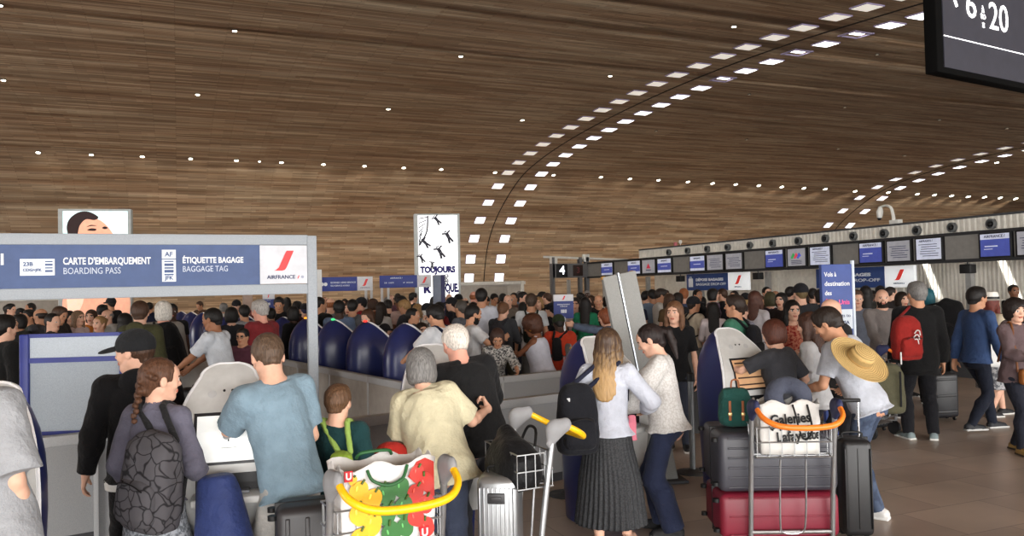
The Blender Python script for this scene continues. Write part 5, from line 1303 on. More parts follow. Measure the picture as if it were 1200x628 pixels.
# ------------------------------------------------------------------ luggage trolleys
def trolley(hcol, gcol, label):
    """local: user stands at -y, load platform towards +y"""
    r = empty('luggage_trolley', (0, 0, 0), 0, label, 'luggage trolley', 'luggage trolleys')
    st = mat('trolley_steel', (164, 166, 168), .3, metal=.8); W = .29
    for sg in (-1, 1):
        MB().tube([(sg*W, .10, .16), (sg*W, .06, .5), (sg*W, -.02, .99)], .018, 12, smooth_path=5).build('post', st, r)
        F = Field(.008); F.chain([(sg*W, .0, .93), (sg*W, -.03, 1.0), (sg*(W-.005), -.10, 1.02)], [.026, .050, .040], .02, sq=((1, 0, 0), .66)); fobj('grip', F, mat('grip', gcol, .5), r)
        MB().tube([(sg*W, .10, .16), (sg*(W-.03), .55, .13), (sg*(W-.08), .82, .12)], .016, 10).build('side_rail', st, r)
        for y in (.12, .74):
            if y > .5 and sg > 0: continue
            x = sg*W if y < .5 else 0
            w_ = MB().lathe([(.02, -.02), (.075, -.02), (.08, -.01), (.08, .01), (.075, .02), (.02, .02)], 20, rot=(0, PI/2, 0)).build('wheel', mat('tyre', (28, 28, 30), .6), r, (x, y, .082))
            MB().tube([(0, 0, 0), (0, 0, .07)], .015, 8).build('fork', st, w_)
    MB().tube([(-W+.005, -.10, 1.02), (-W+.02, -.20, .97), (-W+.11, -.27, .93), (0, -.29, .92), (W-.11, -.27, .93), (W-.02, -.20, .97), (W-.005, -.10, 1.02)], .0175, 12, smooth_path=6).build('handle_bar', mat('handle', hcol, .35, spec=.5), r)
    b = MB(); z0, z1 = .70, .88; y0, y1 = -.02, .20
    for z in (z0, (z0+z1)/2, z1): b.tube([(-W+.02, y0, z), (W-.02, y0, z), (W-.02, y1, z), (-W+.02, y1, z)], .0045, 6, closed=True)
    for i in range(7):
        x = -W+.03+i*(2*W-.06)/6
        b.tube([(x, y0, z1), (x, y0, z0), (x, y1, z0), (x, y1, z1)], .0035, 6)
    for i in range(3): b.tube([(-W+.02, y0+.05+i*.06, z1), (-W+.02, y0+.05+i*.06, z0), (W-.02, y0+.05+i*.06, z0), (W-.02, y0+.05+i*.06, z1)], .0035, 6)
    b.build('wire_basket', st, r)
    MB().tube([(-.09, .02, .68), (-.09, .06, .30), (-.06, .08, .22), (.06, .08, .22), (.09, .06, .30), (.09, .02, .68)], .007, 8, smooth_path=4).build('load_guard', st, r)
    MB().tube([(-W, .09, .22), (W, .09, .22)], .012, 8).build('cross_bar', st, r); MB().tube([(-W+.08, .82, .12), (W-.08, .82, .12)], .012, 8).build('cross_bar', st, r)
    p = MB()
    for i in range(6): p.tube([(-.2+.08*i, .1, .155), (-.19+.076*i, .82, .125)], .008, 6)
    p.build('platform_bars', st, r)
    return r
t1 = trolley((246, 190, 20), (138, 138, 140), 'luggage trolley with a yellow handle carrying the pepper print shopping bag'); put(t1, at(451, 3.60), face_dir(.50, -.87)); t1.scale = (.93, 1, 1.08)
t2 = copy_tree(t1); put(t2, at(618, 4.85), face_dir(.92, .40), 'luggage trolley with a yellow handle and black bag beside the aluminium case')
t3 = trolley((240, 128, 40), (48, 52, 84), 'luggage trolley with an orange handle loaded with two large cases'); put(t3, at(924, 5.26), face_dir(-.03, -1)); t3.scale = (.93, 1, 1.08)
for i, (px, d, fd, lab) in enumerate([(684, 10.9, (.3, -.95), 'empty trolley standing behind the curly-haired woman'), (668, 12.4, (.3, -.95), 'empty trolley with an orange bar near the blue information stand'), (1040, 9.6, (.6, -.8), 'trolley under the olive duffel bag')]):
    put(copy_tree(t3 if i else t1), at(px, d), face_dir(*fd), lab)

# ------------------------------------------------------------------ luggage
def suitcase(w, h, t, col, label, ribs='h', n=6, metal=0.0, rough=.45, handle_up=0, zip_=True, cat='suitcase', colp=None, nm='suitcase'):
    """upright: width x, thickness y, height z, wheels at the bottom"""
    r = empty(nm, (0, 0, 0), 0, label, cat)
    m = mat('case_shell', col, rough, metal=metal, spec=.5); b = MB(); b.box((0, 0, h/2+.04), (w/2, t/2, h/2), bev=.045)
    if ribs == 'h':
        for i in range(n):
            z = .04+h*(.14+.72*i/(n-1))
            for s in (-1, 1): b.box((0, s*(t/2), z), (w/2-.05, .008, h*.028), bev=.006)
    if ribs == 'v':
        for i in range(n):
            x = -w/2+w*(.09+.82*i/(n-1))
            for s in (-1, 1): b.box((x, s*(t/2), h/2+.04), (w*.018, .006, h/2-.06), bev=.005)
    b.build('shell', m, r)
    if zip_: MB().box((0, 0, h/2+.04), (w/2+.004, .006, h/2+.004), bev=.004).build('zip_seam', BLACK, r)
    MB().tube([(-.07, -.0, h+.04), (-.06, 0, h+.075), (.06, 0, h+.075), (.07, 0, h+.04)], .009, 8, smooth_path=3).build('carry_handle', BLACK, r)
    for sx in (-1, 1):
        for sy in (-1, 1):
            wl = MB().lathe([(.006, -.012), (.024, -.012), (.024, .012), (.006, .012)], 16, rot=(0, PI/2, 0)).build('wheel', BLACK, r, (sx*(w/2-.05), sy*(t/2-.05), .025))
    if handle_up:
        for s in (-1, 1): MB().tube([(s*.08, t*.35, h), (s*.08, t*.35, h+handle_up)], .008, 8).build('telescopic_tube', CHROME, r)
        MB().box((0, t*.35, h+handle_up), (.10, .016, .014), bev=.008).build('telescopic_grip', BLACK, r)
    return r
def lay(r, loc, rz, up='y'):     # lay a case on its broad side, its long axis along local x
    r.location = loc; r.rotation_euler = Euler((0, 0, 0)); 
    R = Matrix.Rotation(rz, 4, 'Z')@Matrix.Rotation(PI/2, 4, 'Y' if up == 'y' else 'X'); r.matrix_world = Matrix.Translation(loc)@R; return r
# orange trolley load: cases lie on edge, long side across
def on_trolley(t, x, y, z): return t.matrix_world_cached@Vector((x, y, z))
def TM(t): return Matrix.Translation(t.location)@Euler(t.rotation_euler).to_matrix().to_4x4()
M3 = TM(t3)
def lay_on(tm, case, c, spin=0.0, flat=True):
    """case lies flat on its back, height along local -x .. +x"""
    R = Matrix.Rotation(spin, 4, 'Z')@Matrix.Rotation(PI/2, 4, 'Y')
    case.matrix_world = tm@Matrix.Translation(c)@R
# dark case: 0.86 long (x), .33 tall (z) , .5 deep (y)
c1 = suitcase(.30, .80, .50, (118, 24, 44), 'large red suitcase lying at the bottom of the orange handled trolley', 'v', 3); lay_on(M3, c1, (-.50, .38, .33))
c2 = suitcase(.40, .80, .54, (58, 58, 66), 'large dark grey ribbed suitcase lying on top of the red one', 'v', 6); lay_on(M3, c2, (-.50, .40, .69))
c3 = suitcase(.22, .70, .26, (26, 26, 28), 'black upright suitcase with raised handle right of the orange handled trolley', 'v', 3, handle_up=.30); put(c3, at(992, 5.95), face_dir(-.1, -1))
c4 = suitcase(.24, .64, .26, (160, 162, 164), 'silver aluminium ribbed suitcase standing beside the yellow handled trolley', 'v', 9, metal=.75, rough=.35, zip_=False); put(c4, at(581, 4.72, .14), face_dir(-.15, -1))
for z, nm in ((.56, 'latch'), (.30, 'side_handle')):
    MB().box((0, -.138, z), (.05, .008, .03), bev=.006).box((0, -.145, z), (.032, .006, .014), bev=.004).build(nm, mat('latch_dark', (70, 70, 72), .4, metal=.4), c4)
MB().tube([(-.05, -.135, .27), (-.05, -.165, .27), (-.05, -.165, .18), (.05, -.165, .18), (.05, -.165, .27)], .008, 8).build('side_handle', mat('latch_dark', (70, 70, 72), .4, metal=.4), c4)
c5 = suitcase(.46, .40, .26, (44, 42, 44), 'black soft suitcase lying in front of the man in grey shorts', 'h', 4); put(c5, at(352, 3.95), face_dir(-.2, -.98))
lay_on(Matrix.Translation(at(366, 4.15, 0))@Matrix.Rotation(face_dir(.3, -.95), 4, 'Z'), c5, (-.24, .0, .60)); 
c6 = suitcase(.40, .60, .24, (28, 28, 32), 'small dark suitcase behind the man in the long black jacket', 'h', 3); put(c6, at(1097, 10.8), face_dir(.2, -1))
c7 = suitcase(.42, .62, .26, (30, 32, 36), 'dark suitcase in the queue below the blue tall stand', 'h', 3); put(c7, at(1012, 10.2), face_dir(.1, -1))
# ------------------------------------------------------------------ people close to the camera
def cloth(c, **k): return mat(k.pop('nm', 'fabric'), c, .85, kind='cloth', **k)
def hres(d): return min(.016, max(.0052, 1.12*d/FPX))
def xx(S): return S['H']
def mk(px, d, face, label, cat='person', **k):
    k.setdefault('h', hres(d)); r, S = person_obj(**k); placep(r, px, d, face, label, cat); return r, S
def cap_on(r, S, h, col=(30, 31, 33)):
    F = Field(h); cap_prims(F, S); o = fobj('cap', F, mat('cap_fabric', col, .8, kind='cloth'), r); return o
def backpack(r, S, label, m, w=.32, hh=.46, t=.18, dx=0, dz=0, h=.009, yaw=0, strap_m=None, one=None, pocket=True, tilt=0):
    """worn on the back: top-level, in the wearer's frame"""
    H = S['H']; T = S['T']; g = S['g']
    c = S['hip']+T[2]*(.155*H+dz)-T[1]*(.075*H*g+t/2+.012)+T[0]*dx
    R = np.array([rot3(T[0], T[2], yaw), rot3(T[1], T[2], yaw), T[2]])
    if tilt: R = np.array([rot3(R[0], R[1], tilt), R[1], rot3(R[2], R[1], tilt)])
    F = Field(h); F.loft(c-R[2]*hh/2, R, [(0, w*.46, t*.46, 0), (hh*.15, w*.50, t*.5, 0), (hh*.55, w*.50, t*.50, 0), (hh*.85, w*.44, t*.42, 0), (hh, w*.25, t*.2, .01)], .02, pw=3.2, rc=.03)
    F.wrinkle(.006, 18, 3)
    b = fobj('backpack', F, m); follow(b, r); props(b, label, 'backpack')
    if pocket:
        F = Field(h); F.loft(c-R[2]*hh*.42-R[1]*t*.42, R, [(0, w*.34, t*.2, 0), (hh*.1, w*.40, t*.28, 0), (hh*.38, w*.38, t*.25, 0), (hh*.46, w*.30, t*.12, 0)], .02, pw=3, rc=.02); F.wrinkle(.004, 20, 4)
        fobj('front_pocket', F, m, b)
        zp = [c-R[1]*(t*.72)+R[2]*(hh*z)+R[0]*(w*x) for x, z in ((-.30, -.02), (-.1, .02), (.1, .02), (.30, -.02))]
        MB().tube(zp, .004, 6, smooth_path=3).build('zip', BLACK, b)
    for s_, sg in (('R', 1), ('L', -1)):
        if one and s_ != one: continue
        sh = S['sh'+s_]; a = c+R[2]*hh*.40+R[0]*sg*w*.25+T[1]*t*.4
        pts = [a, sh-T[0]*sg*.045*H+T[2]*.042*H-T[1]*.03*H, sh-T[0]*sg*.045*H+T[2]*.034*H+T[1]*.03*H, sh-T[0]*sg*.04*H-T[2]*.03*H+T[1]*.078*H*g, sh-T[0]*sg*.012*H-T[2]*.13*H+T[1]*.06*H*g, c-R[2]*hh*.3+R[0]*sg*w*.45+T[1]*t*.35]
        F = Field(h); pp = [V3(p) for p in catmull([Vector(p) for p in pts], 3)]; F.chain(pp, [.017]*len(pp), .006); fobj('shoulder_strap', F, strap_m or m, b)
    return b
BLK = (24, 24, 26)
# 1 black cap man
r, S = mk(160, 4.95, -25, 'young man in a black cap and black hooded jacket facing the kiosk', H=1.665, sex='m', skin='fair', hair=('crop', 'brown'), seed=1,
    pose=dict(hyaw=-62, nod=3, armL=(-.30, .06, .78), armR=(.29, .02, .80)), top=dict(sleeve='long', off=.026, hem=.10, neck='hood', flare=.004), topm=cloth(BLK), topname='jacket', legm=cloth((26, 26, 28)))
cap_on(r, S, S and .006)
F = Field(.007); F.loft(S['hip'], S['T'], [(-.15, .185, .145, -.01), (-.09, .19, .15, -.01)], .01, rc=.004); fobj('shirt_hem', F, cloth((214, 214, 212)), r)
MB().box(hp(S, .0, .082, .072), (.012, .002, .005)).build('cap_mark', WHITE, r)
# 2 braided woman
r, S = mk(182, 4.3, 12, 'young woman with braided brown hair in a grey top and patterned backpack', H=1.55, sex='f', skin='fair', hair=('braid', (84, 56, 40)), seed=2,
    pose=dict(hyaw=38, nod=4, girth=.93, armR=(.20, .16, .86), armL=(-.20, .12, .82)), top=dict(sleeve='half', off=.022, hem=.02, neck='collar', loose=.5), topm=cloth((96, 94, 108)), legs=dict(type='skirt', len=.30, flare=.03), legm=mat('speckled_knit', (92, 96, 102), .9, kind='speckle', col2=(150, 154, 160), scale=55), legname='skirt')
backpack(r, S, 'dark grey backpack with a cracked line print on the braided woman', mat('line_print', (74, 72, 76), .8, kind='crackle', col2=(28, 27, 30), scale=16), .34, .50, .20, dx=.13, dz=-.09, h=.007, yaw=-.25, strap_m=cloth((36, 36, 38)), tilt=.12)
# 3 light blue T-shirt man
r, S = mk(337, 4.45, -44, 'man in a light blue T-shirt and grey shorts touching the kiosk', H=1.68, sex='m', skin='fair', hair=('crop', (84, 66, 52)), seed=3,
    pose=dict(lean=12, nod=24, side=-5, hyaw=10, girth=1.0, armL=(-.10, .52, 1.12), armR=(.14, .32, 1.02), elbL=(-.6, -.3, -.8), elbR=(.30, -.9, -.7), handL=dict(curl=.3)), top=dict(sleeve='short', off=.020, hem=.115, neck='crew', loose=.6, sl=.80, sw=.010), topm=cloth((120, 142, 156)), legs=dict(type='shorts'), legm=cloth((158, 156, 152)), legname='shorts')
# 4 boy
r, S = mk(393, 4.86, 10, 'small boy in a dark teal T-shirt beside the light blue shirt man', H=1.31, sex='m', skin='fair', hair=('short', (92, 66, 46)), seed=4,
    pose=dict(hs=.205, nod=4, hyaw=5), top=dict(sleeve='short', off=.018, hem=.10, neck='crew', sl=.8), topm=cloth((28, 60, 62)), legs=dict(type='shorts'), legm=cloth((40, 44, 52)), legname='shorts')
backpack(r, S, 'small lime green backpack on the boy', cloth((136, 162, 58)), .15, .20, .09, dx=.09, dz=-.02, h=.007, strap_m=cloth((150, 180, 90)), pocket=True)
# 5 cream T-shirt woman
r, S = mk(512, 5.0, -6, 'grey-haired woman in a cream T-shirt and slate jeans seen from behind', H=1.53, sex='f', skin='fair', hair=('bob', (112, 110, 108)), seed=5,
    pose=dict(girth=1.36, hs=.235, lean=13, side=-12, nod=16, hyaw=-15, armR=(.33, .34, 1.10), elbR=(.55, -.3, -1.3), armL=(-.20, .40, .92), elbL=(-.35, -.5, -1), handR=dict(curl=.9, hdir=(-.3, .6, .7))), top=dict(sleeve='short', off=.024, hem=.13, neck='crew', loose=.7, sl=.86, sw=.012), topm=cloth((202, 194, 164)), legm=cloth((70, 78, 98)), legname='jeans', legs=dict(off=.008))
# 6 white-haired man in black jacket
r, S = mk(556, 5.55, -22, 'white-haired man in a black jacket bending over the kiosk', H=1.66, sex='m', skin='pink', hair=('thin', (214, 206, 196)), seed=6,
    pose=dict(girth=1.15, lean=13, side=-9, nod=22, hyaw=-8, armL=(-.30, .52, 1.12), armR=(.18, .46, 1.05)), top=dict(sleeve='long', off=.032, hem=.13, neck='collar', loose=.7), topm=cloth((27, 27, 28)), topname='jacket', legm=cloth((34, 34, 38)))
# 7 long-haired woman with black backpack and skirt
r, S = mk(709, 5.8, 14, 'woman with long brown to blond hair in a white shirt and black pleated skirt', H=1.575, sex='f', skin='fair', hair=('vlong', (70, 52, 40), (176, 142, 96)), seed=7,
    pose=dict(nod=10, hyaw=12, armR=(.24, .25, .98), armL=(-.20, .22, .95), elbR=(.8, -.7, -.3), footR=(.10, .12, 10), footL=(-.08, -.05, -5)), top=dict(sleeve='long', off=.024, hem=.0, neck='collar', loose=.4, sw=.012, sl=.93, wr=.009), topm=cloth((190, 194, 206)), legs=dict(type='pleated', len=.405, flare=.05, pleat=34, pamp=.0085), legm=mat('pleated_fabric', (34, 35, 37), .7, kind='speckle', col2=(52, 53, 56), scale=90), legname='skirt', shoem=((190, 150, 130), (60, 50, 46)))
bq = backpack(r, S, 'black backpack hanging on one side of the long-haired woman', cloth((26, 27, 32)), .30, .50, .19, dx=-.19, dz=-.10, h=.0075, yaw=.45, strap_m=cloth((34, 36, 52)))
c = S['hip']+S['T'][2]*(.155*S['H']-.10)-S['T'][1]*.30-S['T'][0]*.27
for dz_ in (.14, -.17):
    MB().box(c+np.array((.03, -.02, dz_)), (.020, .010, .013), bev=.004).build('buckle', mat('buckle_pale', (196, 198, 200), .4), bq)
# 8 blouse woman
r, S = mk(775, 6.15, -72, 'young woman with dark gathered hair in a white blouse and dark wide jeans', H=1.60, sex='f', skin='fair', hair=('pony', (34, 24, 22)), seed=8,
    pose=dict(lean=3, nod=26, hyaw=0, armR=(.15, .40, 1.02), armL=(-.16, .40, 1.02), elbR=(.6, -.9, -.2), elbL=(-.6, -.9, -.2), footR=(.09, .05, 10), footL=(-.09, -.06, -8)), top=dict(sleeve='puff', off=.030, hem=.05, neck='crew', loose=.6, wr=.012), topm=mat('dotted_gauze', (184, 180, 176), .9, kind='speckle', col2=(204, 202, 200), scale=70), topname='blouse', legs=dict(off=.012, width=.024), legm=cloth((38, 44, 66)), legname='jeans', shoem=(BLK, (40, 40, 42)))
MB().lathe([(.05, -.01), (.056, 0), (.05, .01)], 24, sx=1.0, sy=.95).build('choker', mat('choker_dark', (60, 44, 40), .6), r, tuple(S['neck']+S['T'][2]*.018+S['T'][1]*.004))
# 9 dark grey woman at the right kiosk
r, S = mk(915, 7.0, -38, 'woman with short auburn hair in a dark grey T-shirt using the tan screen kiosk', H=1.56, sex='f', skin='fair', hair=('shag', (74, 38, 26)), seed=9,
    pose=dict(lean=6, nod=12, girth=1.08, armL=(-.22, .46, 1.14), armR=(.24, .10, .86), elbL=(-.9, -.3, -.5), handL=dict(curl=.3)), top=dict(sleeve='short', off=.024, hem=.12, neck='crew', loose=.6, sl=.85), topm=cloth((62, 63, 68)), legm=cloth((30, 30, 34)))
# 10 white T-shirt woman behind the hat
r, S = mk(950, 7.4, -50, 'brown-haired woman in a pale T-shirt between the dark grey woman and the hat', H=1.60, sex='f', skin='fair', hair=('long', (66, 42, 32)), seed=10,
    pose=dict(nod=8, armL=(-.22, .2, .92)), top=dict(sleeve='short', off=.022, hem=.10, neck='wide', loose=.5, sl=.8), topm=cloth((186, 186, 188)), legm=cloth((34, 34, 40)))
# 11 man with the straw hat on his back
r, S = mk(1010, 6.55, -42, 'dark-haired man in a pale T-shirt and jeans with a straw hat on his back', H=1.72, sex='m', skin='tan', hair=('short', 'dark'), seed=11,
    pose=dict(lean=21, nod=30, side=-5, hyaw=-12, armL=(-.18, .46, .98), armR=(.30, .26, 1.00), footR=(.10, .10, 8), footL=(-.10, -.12, -8), elbR=(.5, -1, -.4)), top=dict(sleeve='short', off=.02, hem=.10, neck='crew', loose=.5, sl=.75), topm=cloth((184, 188, 198)), legs=dict(off=.012), legm=mat('denim', (52, 62, 82), .8, kind='speckle', col2=(70, 82, 104), scale=14), legname='jeans', shoem=((206, 206, 204), (220, 220, 218)))
w_ = S['wrR']; MB().lathe([(.030, -.012), (.034, 0), (.030, .012)], 16).build('wrist_watch', BLACK, r, tuple(w_+(S['elR']-w_)*.08))
p = P(1007, 421, 6.18); hat = MB().lathe([(.0, .105), (.05, .10), (.085, .085), (.098, .05), (.102, .0), (.15, -.006), (.20, -.004), (.235, .006), (.236, .001), (.20, -.012), (.15, -.015), (.0, -.012)], 40).build('straw_hat', mat('straw', (214, 180, 118), .85, kind='straw'))
hat.matrix_world = Matrix.Translation(p)@Matrix.Rotation(-TH, 4, 'Z')@Euler((math.radians(38), math.radians(22), 0)).to_matrix().to_4x4(); props(hat, 'wide round straw hat hanging on the back of the man in jeans', 'hat')
MB().lathe([(.1015, .004), (.1035, .01), (.1015, .016)], 32).build('hat_band', mat('band_straw', (176, 140, 84), .8), hat)
MB().tube([(0, .1, -.005), (0, .16, -.06), (-.02, .12, -.11)], .004, 6, smooth_path=3).build('chin_cord', mat('cord_dark', (70, 50, 36), .8), hat)
# 12 jacket man
r, S = mk(1074, 9.5, 12, 'grey-haired man in a long black jacket seen from behind with a red backpack', H=1.85, sex='m', skin='tan', hair=('short', (110, 108, 106)), seed=12,
    pose=dict(hyaw=-18, footR=(.13, .0, 15), footL=(-.14, .02, -22)), top=dict(sleeve='long', off=.036, hem=.20, neck='collar', loose=.7), topm=cloth((22, 22, 23)), topname='jacket', legs=dict(off=.02), legm=cloth((24, 24, 28)), shoem=((120, 134, 136), (214, 214, 210)))
b = backpack(r, S, 'red backpack with a white emblem on the man in the long black jacket', cloth((138, 36, 32)), .34, .52, .22, dx=-.20, dz=-.04, h=.010, yaw=.35, one='L', strap_m=cloth((120, 30, 28)))
for k in range(3):
    q = S['hip']+S['T'][2]*(.20+.05*k)-S['T'][1]*.375-S['T'][0]*(.13-.01*k); MB().tube([q+np.array((-.03, 0, 0)), q+np.array((-.01, -.012, .035)), q+np.array((.02, -.01, .03)), q+np.array((.03, 0, -.02))], .007, 6, smooth_path=3).build('white_emblem', WHITE, b)
q = S['hip']+S['T'][2]*.02-S['T'][1]*.40-S['T'][0]*.30; MB().box(q, (.008, .01, .07), bev=.003).build('reflective_strip', WHITE, b)
# 13 blue pullover man walking
r, S = mk(1141, 10.0, 78, 'dark-haired man in a blue pullover and dark jeans walking', H=1.79, sex='m', skin='tan', hair=('short', 'black'), seed=13,
    pose=dict(lean=3, footR=(.09, -.20, 5, .02), footL=(-.06, .26, 0), armR=(.27, .16, .86), armL=(-.24, -.12, .84), drop=.02), top=dict(sleeve='long', off=.022, hem=.08, neck='collar', flare=.004), topm=cloth((54, 74, 112)), topname='pullover', legs=dict(off=.012), legm=cloth((30, 34, 46)), legname='jeans', shoem=((40, 42, 46), (190, 190, 188)))
# 14 white hat woman
r, S = mk(1160, 11.0, 75, 'red-haired woman in a white brimmed hat beside the blue pullover man', H=1.66, sex='f', skin='fair', hair=('long', (92, 36, 26)), seed=14,
    pose=dict(footR=(.08, -.15, 5), footL=(-.06, .2, 0)), top=dict(sleeve='half', off=.022, hem=.12), topm=cloth((196, 184, 160)), legs=dict(type='skirt', len=.30, flare=.03), legm=mat('print_skirt', (90, 92, 98), .9, kind='speckle', col2=(170, 170, 172), scale=26), legname='skirt')
k = S['scale']; c = hp(S, 0, -.012, .058)
MB().lathe([(.175, -.02), (.18, -.016), (.105, 0), (.10, .05), (.085, .095), (.0, .10)], 28).build('brimmed_hat', mat('hat_white', (216, 214, 206), .8), r, tuple(c)); MB().lathe([(.107, .0), (.107, .03), (.10, .03)], 28).build('hat_ribbon', BLACK, r, tuple(c))
bag = MB(); bag.box((0, 0, .17), (.05, .12, .17), bev=.04); b = bag.build('shopping_bag', mat('plastic_white', (206, 206, 204), .5)); b.location = at(1158, 10.55, .72); b.rotation_euler = (0, 0, head(80)); props(b, 'white carrier bag held beside the blue pullover man', 'bag')
MB().tube([(0, -.06, .33), (0, -.04, .46), (0, .04, .46), (0, .06, .33)], .008, 6, smooth_path=3).build('bag_handle', mat('plastic_white', (206, 206, 204), .5), b)
# 15 woman at the right edge
r, S = mk(1188, 8.7, 172, 'woman with curly dark hair in a mauve hooded top walking at the right edge', H=1.64, sex='f', skin='fair', hair=('curly', (32, 24, 22)), seed=15,
    pose=dict(hyaw=10, armR=(.10, .36, 1.04), elbR=(.7, -.5, -.6), armL=(-.28, .06, .82), footR=(.10, .14, 10), footL=(-.06, -.14, -5), handR=dict(curl=.8)), top=dict(sleeve='long', off=.028, hem=.10, neck='hood', loose=.5), topm=cloth((98, 82, 84)), topname='hooded_top', legs=dict(off=.010), legm=cloth((34, 36, 46)), legname='jeans', shoem=((150, 120, 70), (70, 60, 50)))
for s in (-1, 1): MB().tube([S['neck']+np.array((s*.035, .085, -.03)), S['neck']+np.array((s*.04, .125, -.16)), S['neck']+np.array((s*.042, .132, -.26))], .004, 6).build('drawstring', mat('cord_pale', (190, 184, 176), .7), r)
F = Field(.010); hpz = S['hip']; F.box(hpz+np.array((-.02, .19, -.03)), (.15, .05, .085), None, .035); F.wrinkle(.004, 20, 9); b = fobj('shoulder_bag', F, mat('tan_leather', (150, 92, 46), .5)); follow(b, r); props(b, 'tan leather bag at the waist of the woman in the mauve hooded top', 'bag')
MB().box(hpz+np.array((-.02, .243, .0)), (.13, .006, .03), bev=.004).build('flap', mat('tan_leather', (150, 92, 46), .5), b); MB().tube([hpz+np.array((.13, .16, .02)), S['shR']+np.array((-.05, .07, .02)), S['shR']+np.array((-.06, -.02, .06)), hpz+np.array((.1, -.16, .1))], .012, 8, smooth_path=3).build('bag_strap', mat('tan_dark', (110, 66, 34), .5), b)
w_ = S['wrR']; b = MB().box((0, 0, 0), (.07, .045, .006), rot=(.2, .1, 0), bev=.003).build('passport', mat('passport_dark', (40, 36, 40), .5)); b.location = r.matrix_world@Vector(w_) if False else (Matrix.Translation(r.location)@Euler(r.rotation_euler).to_matrix().to_4x4())@Vector(w_+np.array((-.03, .09, .03))); b.rotation_euler = r.rotation_euler; props(b, 'dark passport and ticket in the hand of the mauve hooded woman', 'passport'); MB().box((0, .012, .009), (.055, .03, .002)).build('paper_ticket', WHITE, b)
# 16 polo man
r, S = mk(263, 9.5, -82, 'man in a white polo shirt with cropped hair leaning on his luggage', H=1.74, sex='m', skin=(156, 108, 80), hair=('crop', 'black'), seed=16,
    pose=dict(lean=14, nod=6, armR=(.16, .56, 1.0), armL=(-.16, .56, 1.0), handR=dict(curl=.3)), top=dict(sleeve='short', off=.022, hem=.14, neck='collar', loose=.5, sl=.8), topm=cloth((206, 212, 220)), legm=cloth((50, 52, 62)))
b = suitcase(.42, .72, .28, (26, 26, 30), 'black case under the hands of the man in the white polo shirt', 'h', 3); put(b, at(232, 9.9, .0), face_dir(.3, -1))
# 17 red shirt man
mk(306, 10.6, -62, 'older man with grey hair in a dark red shirt facing left', H=1.80, sex='m', skin='pink', hair=('short', (170, 166, 162)), seed=17, pose=dict(nod=8, girth=1.1), top=dict(sleeve='long', off=.026, hem=.14, loose=.5), topm=cloth((122, 42, 46)), legm=cloth((46, 46, 54)))
# 18 child
r, S = mk(284, 10.15, 186, 'child with glasses in a maroon top beside the white polo man', H=1.46, sex='m', skin='tan', hair=('short', 'black'), seed=18, pose=dict(hs=.205), top=dict(sleeve='short', off=.018, hem=.1), topm=cloth((84, 48, 60)), legm=cloth((40, 40, 50)))
def glasses(S, r, col=(20, 20, 22)):
    for s in (-1, 1):
        R = Matrix(S['HR']).transposed()@RX90
        MB().tube([hp(S, s*.032+.021*math.cos(a), .101-.004*abs(s*.032+.021*math.cos(a))/.03, .004+.017*math.sin(a)) for a in np.linspace(0, 2*PI, 13)[:-1]], .0022, 6, closed=True).build('glasses_rim', mat('glasses', col, .4), r)
        MB().tube([hp(S, s*.054, .098, .008), hp(S, s*.080, .01, .008)], .0025, 6).build('glasses_arm', mat('glasses', col, .4), r)
glasses(S, r)
# 19 curly woman in tank top
r, S = mk(633, 10.4, -66, 'woman with short curly brown hair in a white sleeveless blouse looking at her phone', H=1.50, sex='f', skin=(128, 82, 58), hair=('curly', (72, 42, 28)), seed=19,
    pose=dict(nod=20, lean=8, girth=1.22, hs=.265, armR=(.10, .46, 1.04), armL=(-.10, .48, 1.04), elbR=(.3, -.3, -1.4), elbL=(-.3, -.3, -1.4), handR=dict(curl=.6), handL=dict(curl=.6)), top=dict(sleeve='none', off=.020, hem=.12, neck='crew', loose=.7), topm=cloth((206, 208, 222)), legm=cloth((60, 60, 72)))
glasses(S, r); MB().lathe([(.014, -.002), (.017, 0), (.014, .002)], 16, rot=(PI/2, 0, PI/2)).build('hoop_earring', mat('gold', (200, 150, 60), .3, metal=1), r, tuple(hp(S, -.085, .0, -.045)))
b = MB().box((0, 0, 0), (.035, .07, .005), bev=.004).build('phone', mat('phone_black', (18, 18, 20), .3)); b.location = (Matrix.Translation(r.location)@Euler(r.rotation_euler).to_matrix().to_4x4())@Vector((-.03, .58, 1.08)); b.rotation_euler = (.6, 0, r.rotation_euler.z); MB().box((0, 0, .0052), (.031, .062, .0008)).build('phone_screen', mat('phone_glow', (120, 130, 150), .3, emit=.3), b); props(b, 'black phone in the hands of the curly-haired woman', 'phone')
# 20 orange shirt
r, S = mk(656, 11.2, -12, 'person in an orange-red shirt with dark skin behind the curly-haired woman', H=1.50, sex='m', skin='dark', hair=('crop', 'black'), seed=20, pose=dict(nod=15, lean=8, girth=1.1), top=dict(sleeve='short', off=.024, hem=.12, loose=.5, sl=.8), topm=cloth((184, 62, 38)), legm=cloth((30, 30, 34)))
cap_on(r, S, .010, (36, 48, 30))
backpack(r, S, 'thin black backpack over the orange-red shirt', cloth((26, 26, 28)), .16, .34, .07, dx=-.10, h=.011, pocket=False)
# 21 patterned blouse
mk(577, 9.95, 165, 'woman in a black and white patterned blouse bending forward', H=1.46, sex='f', skin='tan', hair=('bob', (60, 40, 32)), seed=21, pose=dict(lean=24, nod=30, hyaw=10, armR=(.16, .52, .92), armL=(-.16, .52, .92)), top=dict(sleeve='half', off=.022, hem=.1), topm=mat('leaf_print', (60, 60, 62), .9, kind='speckle', col2=(182, 180, 176), scale=42), topname='blouse', legm=cloth((40, 40, 46)))
